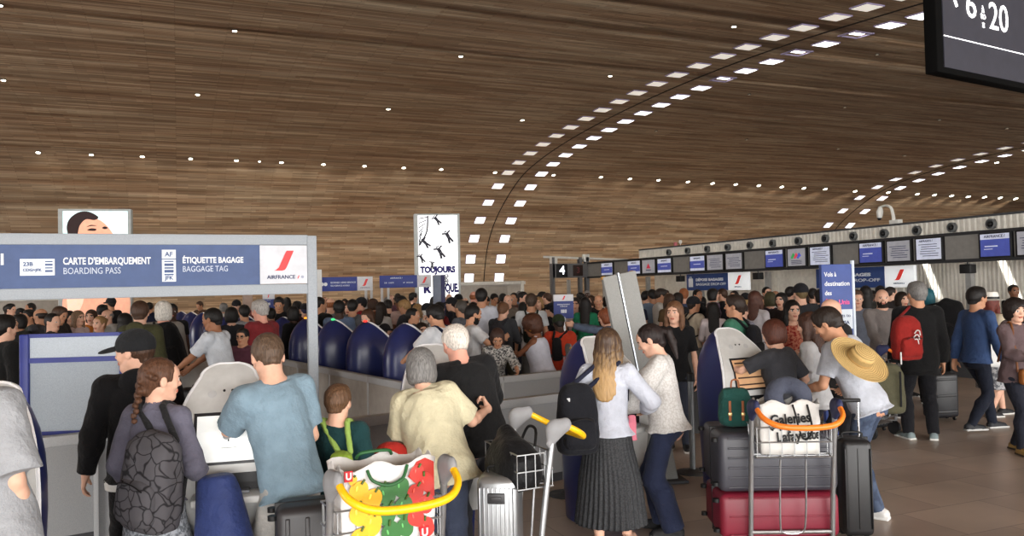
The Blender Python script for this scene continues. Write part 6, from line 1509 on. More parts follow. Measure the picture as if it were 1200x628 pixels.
# 22 man with glasses white tee
r, S = mk(518, 9.7, -58, 'young man with glasses and black hair in a white T-shirt', H=1.71, sex='m', skin='tan', hair=('short', 'black'), seed=22, pose=dict(nod=20, lean=6, armL=(-.22, .5, 1.0), armR=(.2, .4, 1.0)), top=dict(sleeve='short', off=.024, hem=.12, loose=.5, sl=.85), topm=cloth((210, 212, 216)), legm=cloth((44, 46, 56)))
glasses(S, r); backpack(r, S, 'dark blue rucksack on the young man with glasses', cloth((30, 36, 58)), .28, .40, .14, h=.012)
# 23 bearded man
mk(551, 10.5, 68, 'bearded man in a white shirt behind the white-haired man', H=1.68, sex='m', skin='tan', hair=('crop', 'black'), seed=23, pose=dict(nod=10, beard=1, armR=(.2, .38, 1.25)), top=dict(sleeve='short', off=.022, hem=.12), topm=cloth((206, 206, 208)), legm=cloth((60, 62, 70)))
# 24 black T-shirt woman
mk(790, 9.2, 196, 'long-haired woman in a black T-shirt facing the camera', H=1.69, sex='f', skin='fair', hair=('vlong', (104, 72, 50)), seed=24, pose=dict(hyaw=14, armR=(.16, .30, .98)), top=dict(sleeve='short', off=.016, hem=.10, neck='v', sl=.8), topm=cloth((24, 24, 26)), legm=cloth((50, 54, 66)), legname='jeans')
# 25 green T-shirt man
r, S = mk(861, 9.6, -52, 'young man in a green T-shirt looking aside behind the tan screen kiosk', H=1.74, sex='m', skin='tan', hair=('short', (44, 32, 26)), seed=25, pose=dict(hyaw=-12, armL=(-.2, .2, .9)), top=dict(sleeve='short', off=.02, hem=.12, sl=.8), topm=cloth((64, 118, 96)), legm=cloth((44, 44, 52)))
backpack(r, S, 'black backpack of the young man in the green T-shirt', cloth((26, 26, 30)), .30, .44, .15, h=.012)
# 26 red dress woman
mk(927, 9.8, 178, 'woman with long black hair in a red patterned sleeveless dress', H=1.66, sex='f', skin='fair', hair=('long', 'black'), seed=26, pose=dict(armR=(.10, .28, 1.05), armL=(-.25, .12, .84)), top=dict(sleeve='none', off=.016, hem=.05, neck='v'), topm=mat('red_print', (140, 30, 30), .9, kind='speckle', col2=(190, 120, 96), scale=34), topname='dress_top', legs=dict(type='skirt', len=.34, flare=.05), legm=mat('red_print', (140, 30, 30), .9, kind='speckle', col2=(190, 120, 96), scale=34), legname='dress_skirt')
# 27 bald bearded man
mk(1033, 11.2, 188, 'bald bearded man in a grey vest behind the red backpack', H=1.76, sex='m', skin='fair', hair=('bald', 'dark'), seed=27, pose=dict(beard=1, hyaw=8, armR=(.14, .36, 1.0)), top=dict(sleeve='long', off=.024, hem=.12), topm=cloth((124, 118, 116)), topname='vest', legm=cloth((44, 44, 50)))
# 28 bald man dark
mk(972, 8.55, 70, 'bald man in a dark shirt in front of the tall blue stand', H=1.70, sex='m', skin='fair', hair=('bald', 'dark'), seed=28, fat=1.1, pose=dict(girth=1.15), top=dict(sleeve='long', off=.024, hem=.12, neck='collar'), topm=cloth((34, 32, 32)), legm=cloth((34, 34, 38)))
# 29, 30 olive jacket and white hair
mk(164, 9.7, 6, 'brown-haired person in an olive green jacket behind the cap man', H=1.82, sex='m', skin='fair', hair=('short', (70, 50, 38)), seed=29, pose=dict(hyaw=-20), top=dict(sleeve='long', off=.034, hem=.16, neck='hood', loose=.6), topm=cloth((66, 66, 44)), topname='jacket', legm=cloth((50, 50, 50)))
r, S = mk(191, 10.9, -4, 'white-haired person in a pale grey jacket left of the navy kiosks', H=1.81, sex='m', skin='pink', hair=('bob', (206, 202, 194)), seed=30, pose=dict(hyaw=-40), top=dict(sleeve='long', off=.03, hem=.14, neck='collar'), topm=cloth((140, 136, 130)), topname='jacket', legm=cloth((60, 62, 74)))
backpack(r, S, 'large black hiking backpack of the white-haired person', cloth((22, 22, 24)), .42, .72, .28, dx=.16, dz=-.04, h=.012, tilt=-.25)
# 31 auburn with denim sleeve
mk(712, 11.3, -80, 'auburn-haired person in a denim jacket stretching out an arm', H=1.57, sex='f', skin='fair', hair=('shag', (122, 66, 40)), seed=31, pose=dict(nod=14, armR=(.12, .56, 1.36), armL=(-.14, .60, 1.38)), top=dict(sleeve='long', off=.022, hem=.08), topm=cloth((86, 98, 118)), topname='jacket', legm=cloth((50, 50, 60)))
# 32 teal hair
r, S = mk(1086, 12.2, 30, 'person with teal hair carrying a big black backpack', H=1.74, sex='f', skin='fair', hair=('bob', (26, 84, 96)), seed=32, pose=dict(), top=dict(sleeve='long', off=.024, hem=.10), topm=cloth((30, 30, 34)), legm=cloth((30, 30, 34)))
backpack(r, S, 'big black travel backpack beside the teal hair', cloth((20, 20, 22)), .44, .74, .30, dx=.24, dz=.05, h=.014, tilt=.30)
# 33 staff
mk(1187, 15.6, 185, 'attendant with gathered hair in black behind the check-in desk', H=1.74, sex='f', skin='brown', hair=('bun', 'black'), seed=33, pose=dict(armR=(.1, .3, 1.2)), top=dict(sleeve='long', off=.02, hem=.08), topm=cloth((24, 24, 28)), legm=cloth((24, 24, 28)))
# 34 left edge person
mk(-12, 3.35, -5, 'person in a pale grey T-shirt cut off by the left picture edge', H=1.74, sex='m', skin='fair', hair=('short', 'dark'), seed=34, pose=dict(side=-16, armL=(-.26, .10, .85)), top=dict(sleeve='short', off=.034, hem=.16, loose=.4, sl=.9, sw=.012), topm=cloth((150, 152, 156)), legs=dict(type='shorts'), legm=cloth((22, 22, 24)), legname='shorts')
# 35 dark coat at the far left
mk(4, 8.1, 30, 'person in a black coat at the left edge behind the first kiosk', H=1.72, sex='m', skin='fair', hair=('short', 'black'), seed=35, top=dict(sleeve='long', off=.036, hem=.18, loose=.6), topm=cloth((20, 20, 20)), topname='coat', legm=cloth((24, 24, 26)))

# ------------------------------------------------------------------ bags on trolleys and floor
# white supermarket bag with pepper print on the yellow handled trolley
M1 = TM(t1)
bagw = mat('bag_white', (214, 212, 210), .6)
bag = MB()
def sack(w, d_, h_, m, name, n=14, flare=.03, seed=1, open_=True):
    rr = random.Random(seed); v = []; f = []; rings = 9
    for j in range(rings):
        z = h_*j/(rings-1); k = 1+flare*math.sin(j/(rings-1)*PI)+(.05 if j == rings-1 else 0)
        pts = []
        for sx, sy, ex, ey in ((-1, -1, 1, -1), (1, -1, 1, 1), (1, 1, -1, 1), (-1, 1, -1, -1)):
            for i in range(n):
                t = i/n; x = (sx+(ex-sx)*t)*w/2*k; y = (sy+(ey-sy)*t)*d_/2*k; pts.append((x+rr.uniform(-.004, .004), y+rr.uniform(-.006, .006), z+rr.uniform(-.003, .003)+(0 if j < rings-1 else .02*math.sin(i*.9+seed))))
        v += pts
    N = 4*n
    for j in range(rings-1):
        for i in range(N): f.append((j*N+i, j*N+(i+1) % N, (j+1)*N+(i+1) % N, (j+1)*N+i))
    f.append(tuple(range(N))[::-1])
    me = bpy.data.meshes.new(name); me.from_pydata(v, [], f); me.polygons.foreach_set('use_smooth', [True]*len(f)); o = link(name, me, m); so = o.modifiers.new('t', 'SOLIDIFY'); so.thickness = .004; return o
sb = sack(.50, .20, .42, bagw, 'shopping_bag', seed=3); sb.matrix_world = M1@Matrix.Translation((.0, .09, .76))@Matrix.Diagonal((.86, 1, 1, 1))@Matrix.Diagonal((1, 1, .88, 1)); props(sb, 'white shopping bag printed with yellow, green and red peppers', 'shopping bag')
def pepper(x, z, r_, c, sq=1.15, seed=0, par=None, nm='pepper_print'):
    rr = random.Random(seed); n = 22; pts = []
    for i in range(n):
        a = 2*PI*i/n; q = r_*(1+.13*abs(math.sin(a*1.5+rr.uniform(0, .3)))-.08); pts.append((math.cos(a)*q, math.sin(a)*q*sq))
    o = poly(nm, pts, .003, mat('pepper', c, .35, spec=.5), par, (x, -.116-.0005*(seed % 5), z), (0, rr.uniform(-.4, .4), 0))
    MB().tube([(0, -.004, r_*.8), (r_*.2, -.005, r_*1.35)], .006, 6).build('stalk_print', mat('stalk_green', (70, 96, 36), .5), o)
    MB().lathe([(.0, .001), (r_*.18, .0)], 10, sx=.6, sy=1.5, rot=(PI/2, 0, 0)).build('gleam_print', mat('pepper_light', tuple(min(255, int(q*1.25+50)) for q in c), .35), o, (-r_*.35, -.004, r_*.3))
for i, (x, z, r_) in enumerate([(-.17, .30, .050), (-.10, .25, .052), (-.17, .19, .050), (-.10, .13, .050), (-.17, .07, .048), (-.20, .36, .022)]): pepper(x, z, r_, (240, 176, 30), seed=i, par=sb)
for i, (x, z, r_) in enumerate([(-.02, .27, .050), (.06, .29, .045), (-.02, .17, .052), (.07, .19, .050), (.0, .07, .052), (.08, .09, .046)]): pepper(x, z, r_, (40, 104, 40), seed=10+i, par=sb)
for i, (x, z, r_) in enumerate([(.15, .35, .040), (.20, .30, .044), (.14, .25, .046), (.20, .19, .044), (.14, .13, .046), (.20, .07, .044)]): pepper(x, z, r_, (190, 40, 30), seed=20+i, par=sb)
poly('red_print', [(.10, .34), (.25, .20), (.25, .40), (.20, .425), (.15, .41)], .002, mat('print_red', (176, 44, 34), .5), sb, (0, -.112, 0))
for (x, z, k) in ((-.225, .385, .022), (.185, .045, .026)):
    MB().box((x, -.119, z), (k, .002, k*1.2)).build('store_mark', mat('mark_red', (200, 30, 40), .5), sb); text('mark_lettering', 'U', k*2.1, WHITE, sb, (x, -.123, z), .002, 'CENTER')
MB().tube([(-.12, -.105, .40), (-.10, -.13, .35), (-.02, -.14, .32), (.06, -.13, .34), (.10, -.105, .40)], .009, 8, smooth_path=4).build('bag_handle', mat('handle_green', (40, 90, 48), .5), sb); MB().tube([(-.10, .09, .42), (-.08, .06, .45), (.06, .06, .45), (.10, .09, .42)], .009, 8, smooth_path=4).build('bag_handle', mat('handle_green', (40, 90, 48), .5), sb)
# white tote with script and a grey neck pillow
tb = sack(.40, .18, .40, mat('tote_white', (206, 204, 200), .7), 'tote_bag', seed=5); tb.matrix_world = M3@Matrix.Translation((-.02, .09, .77))@Matrix.Diagonal((.94, 1, .86, 1)); props(tb, 'white tote bag with black handwritten lettering on the orange handled trolley', 'tote bag')
ink = mat('script_ink', (24, 24, 26), .6)
def script(seed, x0, x1, z, amp):
    rr = random.Random(seed); pts = []; n = 16
    for i in range(n): pts.append((x0+(x1-x0)*i/(n-1)+.010*math.sin(i*2.1), -.104, z+amp*math.sin(i*1.9+seed)*rr.uniform(.4, 1)))
    MB().tube(pts, .0055, 6, smooth_path=4).build('script_lettering', ink, tb)
text('script_lettering', 'Galeries', .105, ink, tb, (-.14, -.106, .26), .003, xs=.8, rot=(PI/2, -.08, 0)); text('script_lettering', 'Lafayette', .105, ink, tb, (-.10, -.106, .13), .003, xs=.8, rot=(PI/2, -.08, 0)); script(2, -.15, .12, .20, .02)
MB().tube([(.02, -.10, .38), (.03, -.13, .30), (.06, -.135, .16), (.10, -.13, .12), (.14, -.13, .2), (.12, -.10, .38)], .007, 8, smooth_path=4).build('bag_handle', ink, tb)
F = Field(.009); pp = []
for i in range(15):
    a = math.radians(-60+i*300/14); pp.append(np.array((.085*math.sin(a-PI*.5+1.57), 0, .085*math.cos(a-PI*.5+1.57))))
F.chain([V3((math.sin(math.radians(150-i*21))*.10, .01*math.sin(i), math.cos(math.radians(150-i*21))*.085)) for i in range(15)], [.055]*15, .02); F.wrinkle(.005, 16, 2)
np_ = fobj('neck_pillow', F, cloth((70, 74, 88))); np_.matrix_world = M3@Matrix.Translation((.0, .09, 1.13))@Euler((-.25, .1, 0)).to_matrix().to_4x4(); props(np_, 'grey-blue neck pillow lying on the white tote bag', 'neck pillow')
# teal rucksack with tan straps
F = Field(.009); F.loft((0, 0, 0), np.identity(3), [(0, .13, .08, 0), (.06, .15, .10, 0), (.26, .14, .09, 0), (.34, .11, .06, 0)], .02, pw=3, rc=.03); F.wrinkle(.006, 18, 7)
tr = fobj('backpack', F, cloth((38, 80, 74))); tr.matrix_world = Matrix.Translation(at(857, 5.65, .895))@Matrix.Diagonal((.8, .8, .8, 1))@Matrix.Rotation(face_dir(-.1, -1), 4, 'Z'); props(tr, 'teal rucksack with tan buckled straps left of the white tote bag', 'backpack')
for x in (-.06, .05):
    MB().box((x, -.105, .15), (.011, .004, .085), bev=.003).build('tan_strap', mat('strap_tan', (150, 88, 50), .5), tr); MB().box((x, -.112, .12), (.016, .004, .014), bev=.003).build('buckle', mat('buckle', (190, 160, 110), .3, metal=.8), tr)
MB().tube([(-.03, 0, .33), (-.02, 0, .40), (.03, 0, .40), (.04, 0, .33)], .008, 8, smooth_path=3).build('grab_handle', mat('strap_tan', (150, 88, 50), .5), tr)
# black bag on the second yellow trolley
F = Field(.008); F.loft((0, 0, 0), np.identity(3), [(0, .20, .12, 0), (.08, .235, .15, 0), (.20, .22, .14, 0), (.30, .12, .08, .02)], .03, pw=2.6, rc=.04); F.cone((-.12, 0, .22), (.1, 0, .30), .05, .06, .04); F.wrinkle(.012, 12, 8)
bb = fobj('travel_bag', F, mat('black_nylon', (24, 24, 26), .45, kind='cloth')); bb.matrix_world = TM(t2)@Matrix.Translation((0, .12, .71)); props(bb, 'black soft bag in the basket of the yellow handled trolley by the aluminium case', 'bag')
MB().tube([(-.1, -.1, .25), (-.05, -.13, .34), (.06, -.13, .34), (.1, -.1, .25)], .009, 8, smooth_path=4).build('bag_handle', BLACK, bb)
# blue bag by the grey shorts
F = Field(.008); F.loft((0, 0, 0), np.array(Euler((0, -.12, 0)).to_matrix()).T, [(0, .15, .11, 0), (.10, .17, .13, 0), (.6, .15, .12, 0), (.84, .12, .08, .0), (.93, .09, .06, 0)], .03, pw=2.6, rc=.03); F.wrinkle(.012, 10, 5)
bb = fobj('duffel_bag', F, mat('navy_nylon', (46, 58, 104), .55, kind='cloth')); bb.matrix_world = Matrix.Translation(at(272, 4.25, .02))@Matrix.Rotation(face_dir(-.2, -1), 4, 'Z'); props(bb, 'tall navy blue soft bag standing left of the grey shorts', 'bag')
MB().tube([(-.06, -.11, .62), (-.09, -.15, .5), (-.04, -.15, .42)], .012, 8, smooth_path=3).build('bag_strap', mat('navy_strap', (30, 38, 70), .6), bb)
# red jacket over the cream woman's left arm
F = Field(.009); F.loft((0, 0, 0), np.identity(3), [(0, .12, .05, 0), (.12, .14, .07, 0), (.24, .12, .06, 0), (.30, .06, .04, 0)], .03, rc=.03); F.wrinkle(.018, 12, 5)
bb = fobj('folded_jacket', F, cloth((176, 48, 40))); bb.matrix_world = Matrix.Translation(at(456, 5.0, .66))@Matrix.Rotation(face_dir(-.2, -1), 4, 'Z'); props(bb, 'red folded jacket hanging between the cream T-shirt and the pepper bag', 'jacket')
# olive duffel on trolley
F = Field(.012); F.loft((0, 0, 0), np.identity(3), [(0, .26, .14, 0), (.1, .28, .17, 0), (.45, .27, .16, 0), (.58, .20, .1, 0)], .03, pw=2.8, rc=.04); F.wrinkle(.012, 9, 5)
bb = fobj('duffel_bag', F, cloth((84, 82, 64))); bb.matrix_world = Matrix.Translation(at(1026, 9.3, .36))@Matrix.Rotation(face_dir(-.3, -1), 4, 'Z'); props(bb, 'olive green duffel bag standing right of the straw hat', 'bag'); MB().tube([(-.2, -.17, .1), (-.2, -.18, .5)], .012, 6).tube([(.2, -.17, .1), (.2, -.18, .5)], .012, 6).build('compression_strap', BLACK, bb)
# pink cloth held by the white shirt woman
F = Field(.009); F.loft((0, 0, 0), np.identity(3), [(0, .05, .012, 0), (.1, .045, .014, 0), (.2, .04, .012, 0)], .01); F.wrinkle(.006, 20, 3); bb = fobj('pink_cloth', F, cloth((196, 112, 128))); bb.matrix_world = Matrix.Translation(at(737, 5.75, .78))@Matrix.Rotation(-TH, 4, 'Z'); props(bb, 'pink cloth hanging between the black skirt and the jeans', 'cloth')

# ------------------------------------------------------------------ the crowd: base figures, then copies with their own clothes
CR = {}
def base(key, **k):
    k.setdefault('h', .017); k.setdefault('topm', cloth((128, 128, 128))); k.setdefault('legm', cloth((50, 52, 60)))
    r, S = person_obj(**k); CR[key] = (r, S['H'], [False])
A = dict
base('m1', H=1.75, sex='m', hair=('short', 'dark'), top=A(sleeve='short', off=.02, hem=.1), seed=51)
base('m2', H=1.75, sex='m', hair=('short', 'dark'), pose=A(armR=(.14, .34, 1.1), armL=(-.14, .34, 1.08), nod=14), top=A(sleeve='long', off=.024, hem=.12), seed=52)
base('m3', H=1.75, sex='m', hair=('fringe', 'brown'), pose=A(girth=1.12), top=A(sleeve='short', off=.024, hem=.12, loose=.5), seed=53)
base('m4', H=1.75, sex='m', hair=('crop', 'dark'), pose=A(hyaw=25, armL=(-.2, .25, 1.05)), top=A(sleeve='long', off=.03, hem=.14, neck='collar'), seed=54)
base('f1', H=1.65, sex='f', hair=('long', 'brown'), top=A(sleeve='short', off=.018, hem=.08), seed=55)
base('f2', H=1.65, sex='f', hair=('vlong', 'dark'), pose=A(nod=10, armR=(.14, .32, 1.02), armL=(-.14, .32, 1.0)), top=A(sleeve='long', off=.02, hem=.1), seed=56)
base('f3', H=1.65, sex='f', hair=('bun', 'dark'), pose=A(hyaw=-20), top=A(sleeve='none', off=.016, hem=.08), seed=57)
base('f4', H=1.65, sex='f', hair=('bob', 'brown'), pose=A(hyaw=20), top=A(sleeve='half', off=.02, hem=.1, loose=.5), seed=58)
base('c1', H=1.75, sex='m', hair=('crop', 'dark'), top=A(sleeve='short', off=.022, hem=.12), seed=59)
cap_on(CR['c1'][0], skeleton(1.75, 'm', {}), .017, (30, 30, 34))
bp = None
PLACED = []
def settle():
    for o in bpy.data.objects:
        if o.parent is None and (o.name.startswith(('person', 'check_in_kiosk', 'luggage_trolley', 'check_in_desk', 'suitcase', 'partition_panel'))) and o.location.length > 1 and (o.get('label')):
            if o.name.startswith('check_in_desk'): continue
            PLACED.append((o.location.x, o.location.y, .56 if o.name.startswith(('check_in_kiosk', 'luggage_trolley')) else .46))
def find_depth(px, d):
    best = None
    for k in range(0, 40):
        for sg in (1, -1):
            dd = d+sg*k*.07
            if dd < 9.5: continue
            p = at(px, dd); m = min([math.hypot(p.x-x, p.y-y)-R for x, y, R in PLACED] or [9])
            if p.x > CX-.45 and m > 0: m = -1
            if best is None or m > best[0]+.001: best = (m, dd)
            if m >= 0: return dd
    return best[1]
def crowd(px, yt, d, face, key, top, hair, label, skin='fair', legs=(40, 42, 50), bag=None, grp=None, staff=False):
    r0, H0, used = CR[key]
    if not PLACED: settle()
    if not staff: d = find_depth(px, d)
    p_ = at(px, d); PLACED.append((p_.x, p_.y, .46))
    r = r0 if not used[0] else copy_tree(r0); used[0] = True
    z = 1.9-(yt-(338-SL*(px-600)))*d/FPX
    z = max(1.25, min(1.93, z)); s = z/(H0*1.012)
    placep(r, px, d, face, label, 'person', grp, 0, s)
    def sub(o, i, m):
        o.material_slots[i].link = 'OBJECT'; o.material_slots[i].material = m
    sk = SKIN[skin] if isinstance(skin, str) else skin
    sub(r, 0, mat('skin', sk, .55, kind='skin')); hc = HAIRC[hair] if isinstance(hair, str) else hair
    sub(r, 3, mat('brow', tuple(int(c*.8) for c in hc), .8))
    for ch in r.children:
        st = ch.name.split('.')[0]
        if st == 'hair': sub(ch, 0, mat('hair', hc, kind='hair'))
        elif st == 'shirt': sub(ch, 0, cloth(top))
        elif st == 'trousers': sub(ch, 0, cloth(legs))
    if bag:
        global bp
        if bp is None:
            S = skeleton(1.75, 'm', {}); o = bp = backpack(r, S, 'x', cloth((60, 60, 64)), .30, .46, .17, h=.016)
        else: o = copy_tree(bp)
        follow(o, r); o.scale = [q*H0/1.75 for q in r.scale]; o['label'] = bag[1]
        for q in [o]+list(o.children):
            if q.name.startswith(('backpack', 'front', 'shoulder')): sub(q, 0, cloth(bag[0]))
    return r
K, W_, GY = (24, 24, 26), (208, 208, 210), (120, 122, 126)
L = [
 (12, 356, 19, 95, 'm1', (30, 30, 34), 'black', 'dark-haired man in black by the cabin at the far left'),
 (22, 361, 22, 60, 'm2', (60, 62, 66), 'black', 'dark-haired head just right of the man by the far left cabin'),
 (36, 355, 20, 200, 'm4', K, 'black', 'dark-haired man with a white collar in front of the white cabin', 'tan'),
 (23, 368, 13, 185, 'f4', (30, 32, 32), 'black', 'dark-haired person in black facing the camera above the blue frame post', 'olive'),
 (34, 363, 14.5, 200, 'm1', (60, 66, 60), 'black', 'dark-haired man in grey-green left of the balding man in profile', 'tan'),
 (48, 361, 13.5, -85, 'm3', (70, 70, 74), 'dark', 'balding man in profile above the blue framed screen', 'tan'),
 (61, 367, 11.3, 80, 'm4', (34, 34, 38), 'black', 'dark-haired man in a dark suit jacket above the blue framed screen'),
 (67, 359, 13.0, 95, 'm2', (40, 36, 34), 'brown', 'brown-haired man with a black bag left of the face lightbox', 'tan'),
 (80, 364, 15, 120, 'f2', K, 'black', 'dark-haired woman in black just left of the fair-haired woman'),
 (91, 364, 13.6, 110, 'f1', (196, 176, 176), (126, 100, 78), 'fair-haired woman in pale pink in front of the face lightbox'),
 (107, 363, 14.5, 150, 'f4', (196, 120, 50), 'brown', 'curly brown-haired woman in orange in front of the face lightbox'),
 (117, 370, 12, 215, 'f3', (216, 140, 60), 'blond', 'fair person in an orange top above the blue framed screen'),
 (130, 349, 19.5, -60, 'c1', K, 'black', 'tall person in a black cap at the right edge of the face lightbox', 'tan'),
 (120, 357, 16.5, 20, 'm1', (40, 40, 46), 'black', 'black-haired head in front of the lightbox, left of the black cap'),
 (126, 362, 14.2, 190, 'm3', (140, 138, 134), 'grey', 'grey-haired man behind the white top left of the olive jacket'),
 (146, 367, 11.4, 10, 'f1', (212, 206, 204), 'black', 'black-haired woman in a white top left of the olive jacket'),
 (201, 356, 13.5, 150, 'm1', K, 'black', 'dark-skinned person in black beside the white-haired person', 'dark'),
 (271, 360, 12.6, -20, 'f4', (40, 40, 44), 'black', 'black-haired head between the polo man and the navy kiosks'),
 (277, 352, 18.5, 170, 'c1', (44, 46, 44), 'dark', 'capped man in dark green far behind the polo man'),
 (286, 357, 13.2, -60, 'm4', (150, 150, 154), 'black', 'black-haired man with a pale collar left of the red shirt man', 'tan'),
 (317, 361, 14.6, -30, 'm1', W_, 'black', 'dark-haired man in white right of the red shirt man', 'olive'),
 (327, 348, 15.6, 170, 'm2', K, 'black', 'tall man in black in front of the small information stand', 'tan'),
 (343, 359, 14.0, -60, 'f4', K, 'black', 'black-haired person in black left of the sign post', 'dark'),
 (348, 353, 17.0, 20, 'm1', (34, 34, 40), 'black', 'dark head behind the person in black near the sign post'),
 (357, 356, 16.5, -20, 'c1', (60, 34, 36), (40, 40, 70), 'person with a dark blue cap just left of the sign post'),
 (374, 348, 13.6, 30, 'm4', K, 'black', 'man in a black jacket just right of the sign post', 'tan'),
 (387, 349, 15.2, -10, 'm3', GY, 'ginger', 'balding ginger man in a grey shirt under the blue distant sign'),
 (397, 352, 13.2, -15, 'm1', (96, 112, 140), 'black', 'dark-skinned man in a blue-grey shirt above the green lamp kiosk', 'dark'),
 (408, 354, 15.5, 160, 'f4', (168, 160, 130), 'brown', 'person in beige beside the man in the blue-grey shirt'),
 (413, 351, 14.4, 5, 'm1', (96, 98, 104), 'black', 'black-haired man carrying a grey rucksack', 'tan', (40, 42, 50), ((84, 86, 90), 'grey rucksack in the crowd above the red lamp kiosk')),
 (423, 349, 17.2, -90, 'c1', (150, 40, 44), 'black', 'person with a dark cap and red top right of the grey rucksack'),
 (432, 362, 11.6, 205, 'f2', (40, 40, 38), (70, 44, 28), 'woman with long brown hair looking down above the red lamp kiosk'),
 (437, 350, 17.5, 40, 'f4', (130, 74, 50), 'brown', 'brown-haired woman in rust behind the long-haired woman'),
 (446, 354, 15.2, 20, 'f1', (206, 206, 206), 'dark', 'dark-haired woman in a white top under the distant signs'),
 (450, 380, 11.4, 30, 'c1', (36, 36, 38), 'brown', 'short brown-haired child between the red lamp kiosk and the nearest one'),
 (455, 351, 17, -30, 'm2', K, 'black', 'person in black under the posts of the distant signs'),
 (458, 345, 21, 190, 'm3', (90, 60, 70), 'brown', 'bald-topped head under the blue sign in front of the lightbox'),
 (470, 347, 15.5, -55, 'm1', (206, 178, 172), 'black', 'man in a pale pink shirt under the blue distant sign', 'brown'),
 (476, 351, 14.6, -75, 'm2', (50, 50, 54), 'blond', 'fair-haired person with a grey rucksack', 'tan', (40, 42, 50), ((120, 122, 126), 'light grey rucksack left of the TOUJOURS lightbox')),
 (484, 343, 22, 60, 'm1', (40, 42, 44), 'black', 'tall dark-haired man at the left foot of the lightbox'),
 (483, 361, 12.2, 70, 'm4', (44, 50, 60), 'black', 'black-haired man in dark blue-grey behind the nearest kiosk tip', 'tan'),
 (489, 356, 14.8, 40, 'f1', (196, 196, 194), 'blond', 'blond woman in white in front of the lightbox'),
 (500, 356, 14.0, 15, 'c1', (206, 206, 204), 'white', 'person in a white cap and shirt in front of the lightbox', 'fair', (60, 60, 66), ((130, 128, 126), 'pale grey rucksack on the person in the white cap')),
 (493, 378, 11.0, 150, 'f1', (196, 196, 196), 'dark', 'girl with long dark hair in white just right of the nearest kiosk tip'),
 (517, 346, 20, 100, 'm1', (30, 30, 34), 'black', 'black-haired man in front of the slim grey column'),
 (513, 354, 15.2, 40, 'm2', (120, 40, 44), 'black', 'dark head above the young man with glasses'),
 (526, 344, 22.5, 180, 'm3', (70, 60, 66), 'brown', 'bald-topped head left of the dark cap by the lightbox'),
 (529, 349, 16.5, -80, 'c1', (34, 36, 44), 'black', 'person in a dark cap right of the slim grey column'),
 (537, 345, 19.5, 10, 'c1', (70, 66, 50), (96, 92, 64), 'person in an olive cap at the right foot of the lightbox'),
 (540, 352, 12.6, -70, 'm4', (96, 100, 108), (70, 66, 62), 'grey-haired man facing left behind the bearded man', 'tan'),
 (554, 354, 14.2, 5, 'f2', K, 'dark', 'woman with long dark hair in black left of the tall white shirt'),
 (555, 341, 18.5, 10, 'm3', (196, 170, 150), 'ginger', 'balding head just left of the tall man in the white shirt', 'pink'),
 (564, 338, 14.0, 8, 'm1', (206, 210, 222), 'black', 'tall dark-haired man in a white shirt in front of the white cabin', 'tan', (52, 54, 62)),
 (569, 347, 19, 200, 'm1', (196, 196, 194), 'black', 'dark-haired head right behind the tall man in the white shirt', 'tan'),
 (578, 344, 20, 150, 'm2', (180, 176, 170), 'black', 'dark-haired man in a pale shirt in front of the white cabin', 'tan'),
 (589, 344, 21, 20, 'm1', K, 'black', 'dark head in front of the cabin door'),
 (595, 345, 16.5, 190, 'm3', (120, 112, 104), 'grey', 'balding man facing the camera near the cabin door'),
 (588, 354, 12.8, 25, 'm2', (62, 64, 68), (96, 66, 46), 'short-haired traveller in dark clothes carrying a dark rucksack', 'fair', (60, 60, 50), ((50, 50, 56), 'dark rucksack below the cabin door')),
 (602, 343, 19, 170, 'm4', (110, 96, 84), 'black', 'dark-haired man right of the cabin door', 'tan'),
 (612, 342, 18, 130, 'm1', (90, 60, 54), 'black', 'black-haired man with a quiff right of the cabin'),
 (612, 354, 15, 10, 'm2', (40, 42, 46), 'black', 'dark head left of the lime rimmed black backpack', 'dark'),
 (622, 344, 13.4, 0, 'm1', (206, 210, 214), (64, 50, 40), 'man in a white shirt wearing a black and lime backpack', 'tan', (112, 112, 112), ((30, 40, 34), 'black backpack with a lime rim on the man in the white shirt')),
 (631, 348, 17, 195, 'f1', (96, 70, 60), 'blond', 'fair-haired woman right of the man in the white shirt'),
 (635, 342, 21, 90, 'm1', (44, 44, 48), 'black', 'dark-haired man between the cabin and the blue stand'),
 (641, 343, 19, -80, 'm4', (56, 50, 46), 'brown', 'brown-haired man left of the blue information stand'),
 (645, 356, 15.5, -60, 'c1', (34, 34, 40), 'black', 'person in black directly left of the blue information stand'),
 (674, 349, 15, 190, 'f1', (190, 176, 176), 'dark', 'woman in a pale top just right of the blue information stand'),
 (680, 343, 20, -40, 'm1', (40, 40, 44), 'black', 'dark-haired man beyond the woman in green'),
 (685, 348, 14.6, 10, 'f2', (38, 120, 86), (24, 20, 20), 'woman with very long black hair in a bright green top'),
 (692, 346, 18.5, 200, 'f4', (110, 90, 84), 'brown', 'brown-haired person between the green top and the bald man'),
 (701, 345, 15.6, 185, 'm3', (30, 30, 30), 'dark', 'bald-topped man in black and yellow left of the leaning totem', 'tan'),
 (711, 347, 18.5, 120, 'f4', (60, 34, 44), 'dark', 'dark-haired person half hidden by the leaning totem'),
 (757, 341, 18, 70, 'm1', (50, 34, 40), 'black', 'dark-haired man just right of the leaning totem'),
 (772, 338, 16.5, 95, 'm2', (214, 212, 208), 'dark', 'attendant in a white shirt right of the leaning totem', 'tan', (60, 60, 66)),
 (779, 340, 19, 150, 'm1', (60, 52, 50), 'brown', 'brown-haired person behind the attendant in white'),
 (784, 344, 15, -20, 'f1', (90, 72, 50), 'brown', 'brown-haired woman behind the woman in the black T-shirt'),
 (794, 343, 16, 30, 'f4', (60, 60, 66), 'dark', 'dark-haired woman left of the man in blue-grey'),
 (801, 338, 17, 5, 'm1', (66, 76, 106), 'ginger', 'sandy-haired man in a blue-grey shirt before the back wall'),
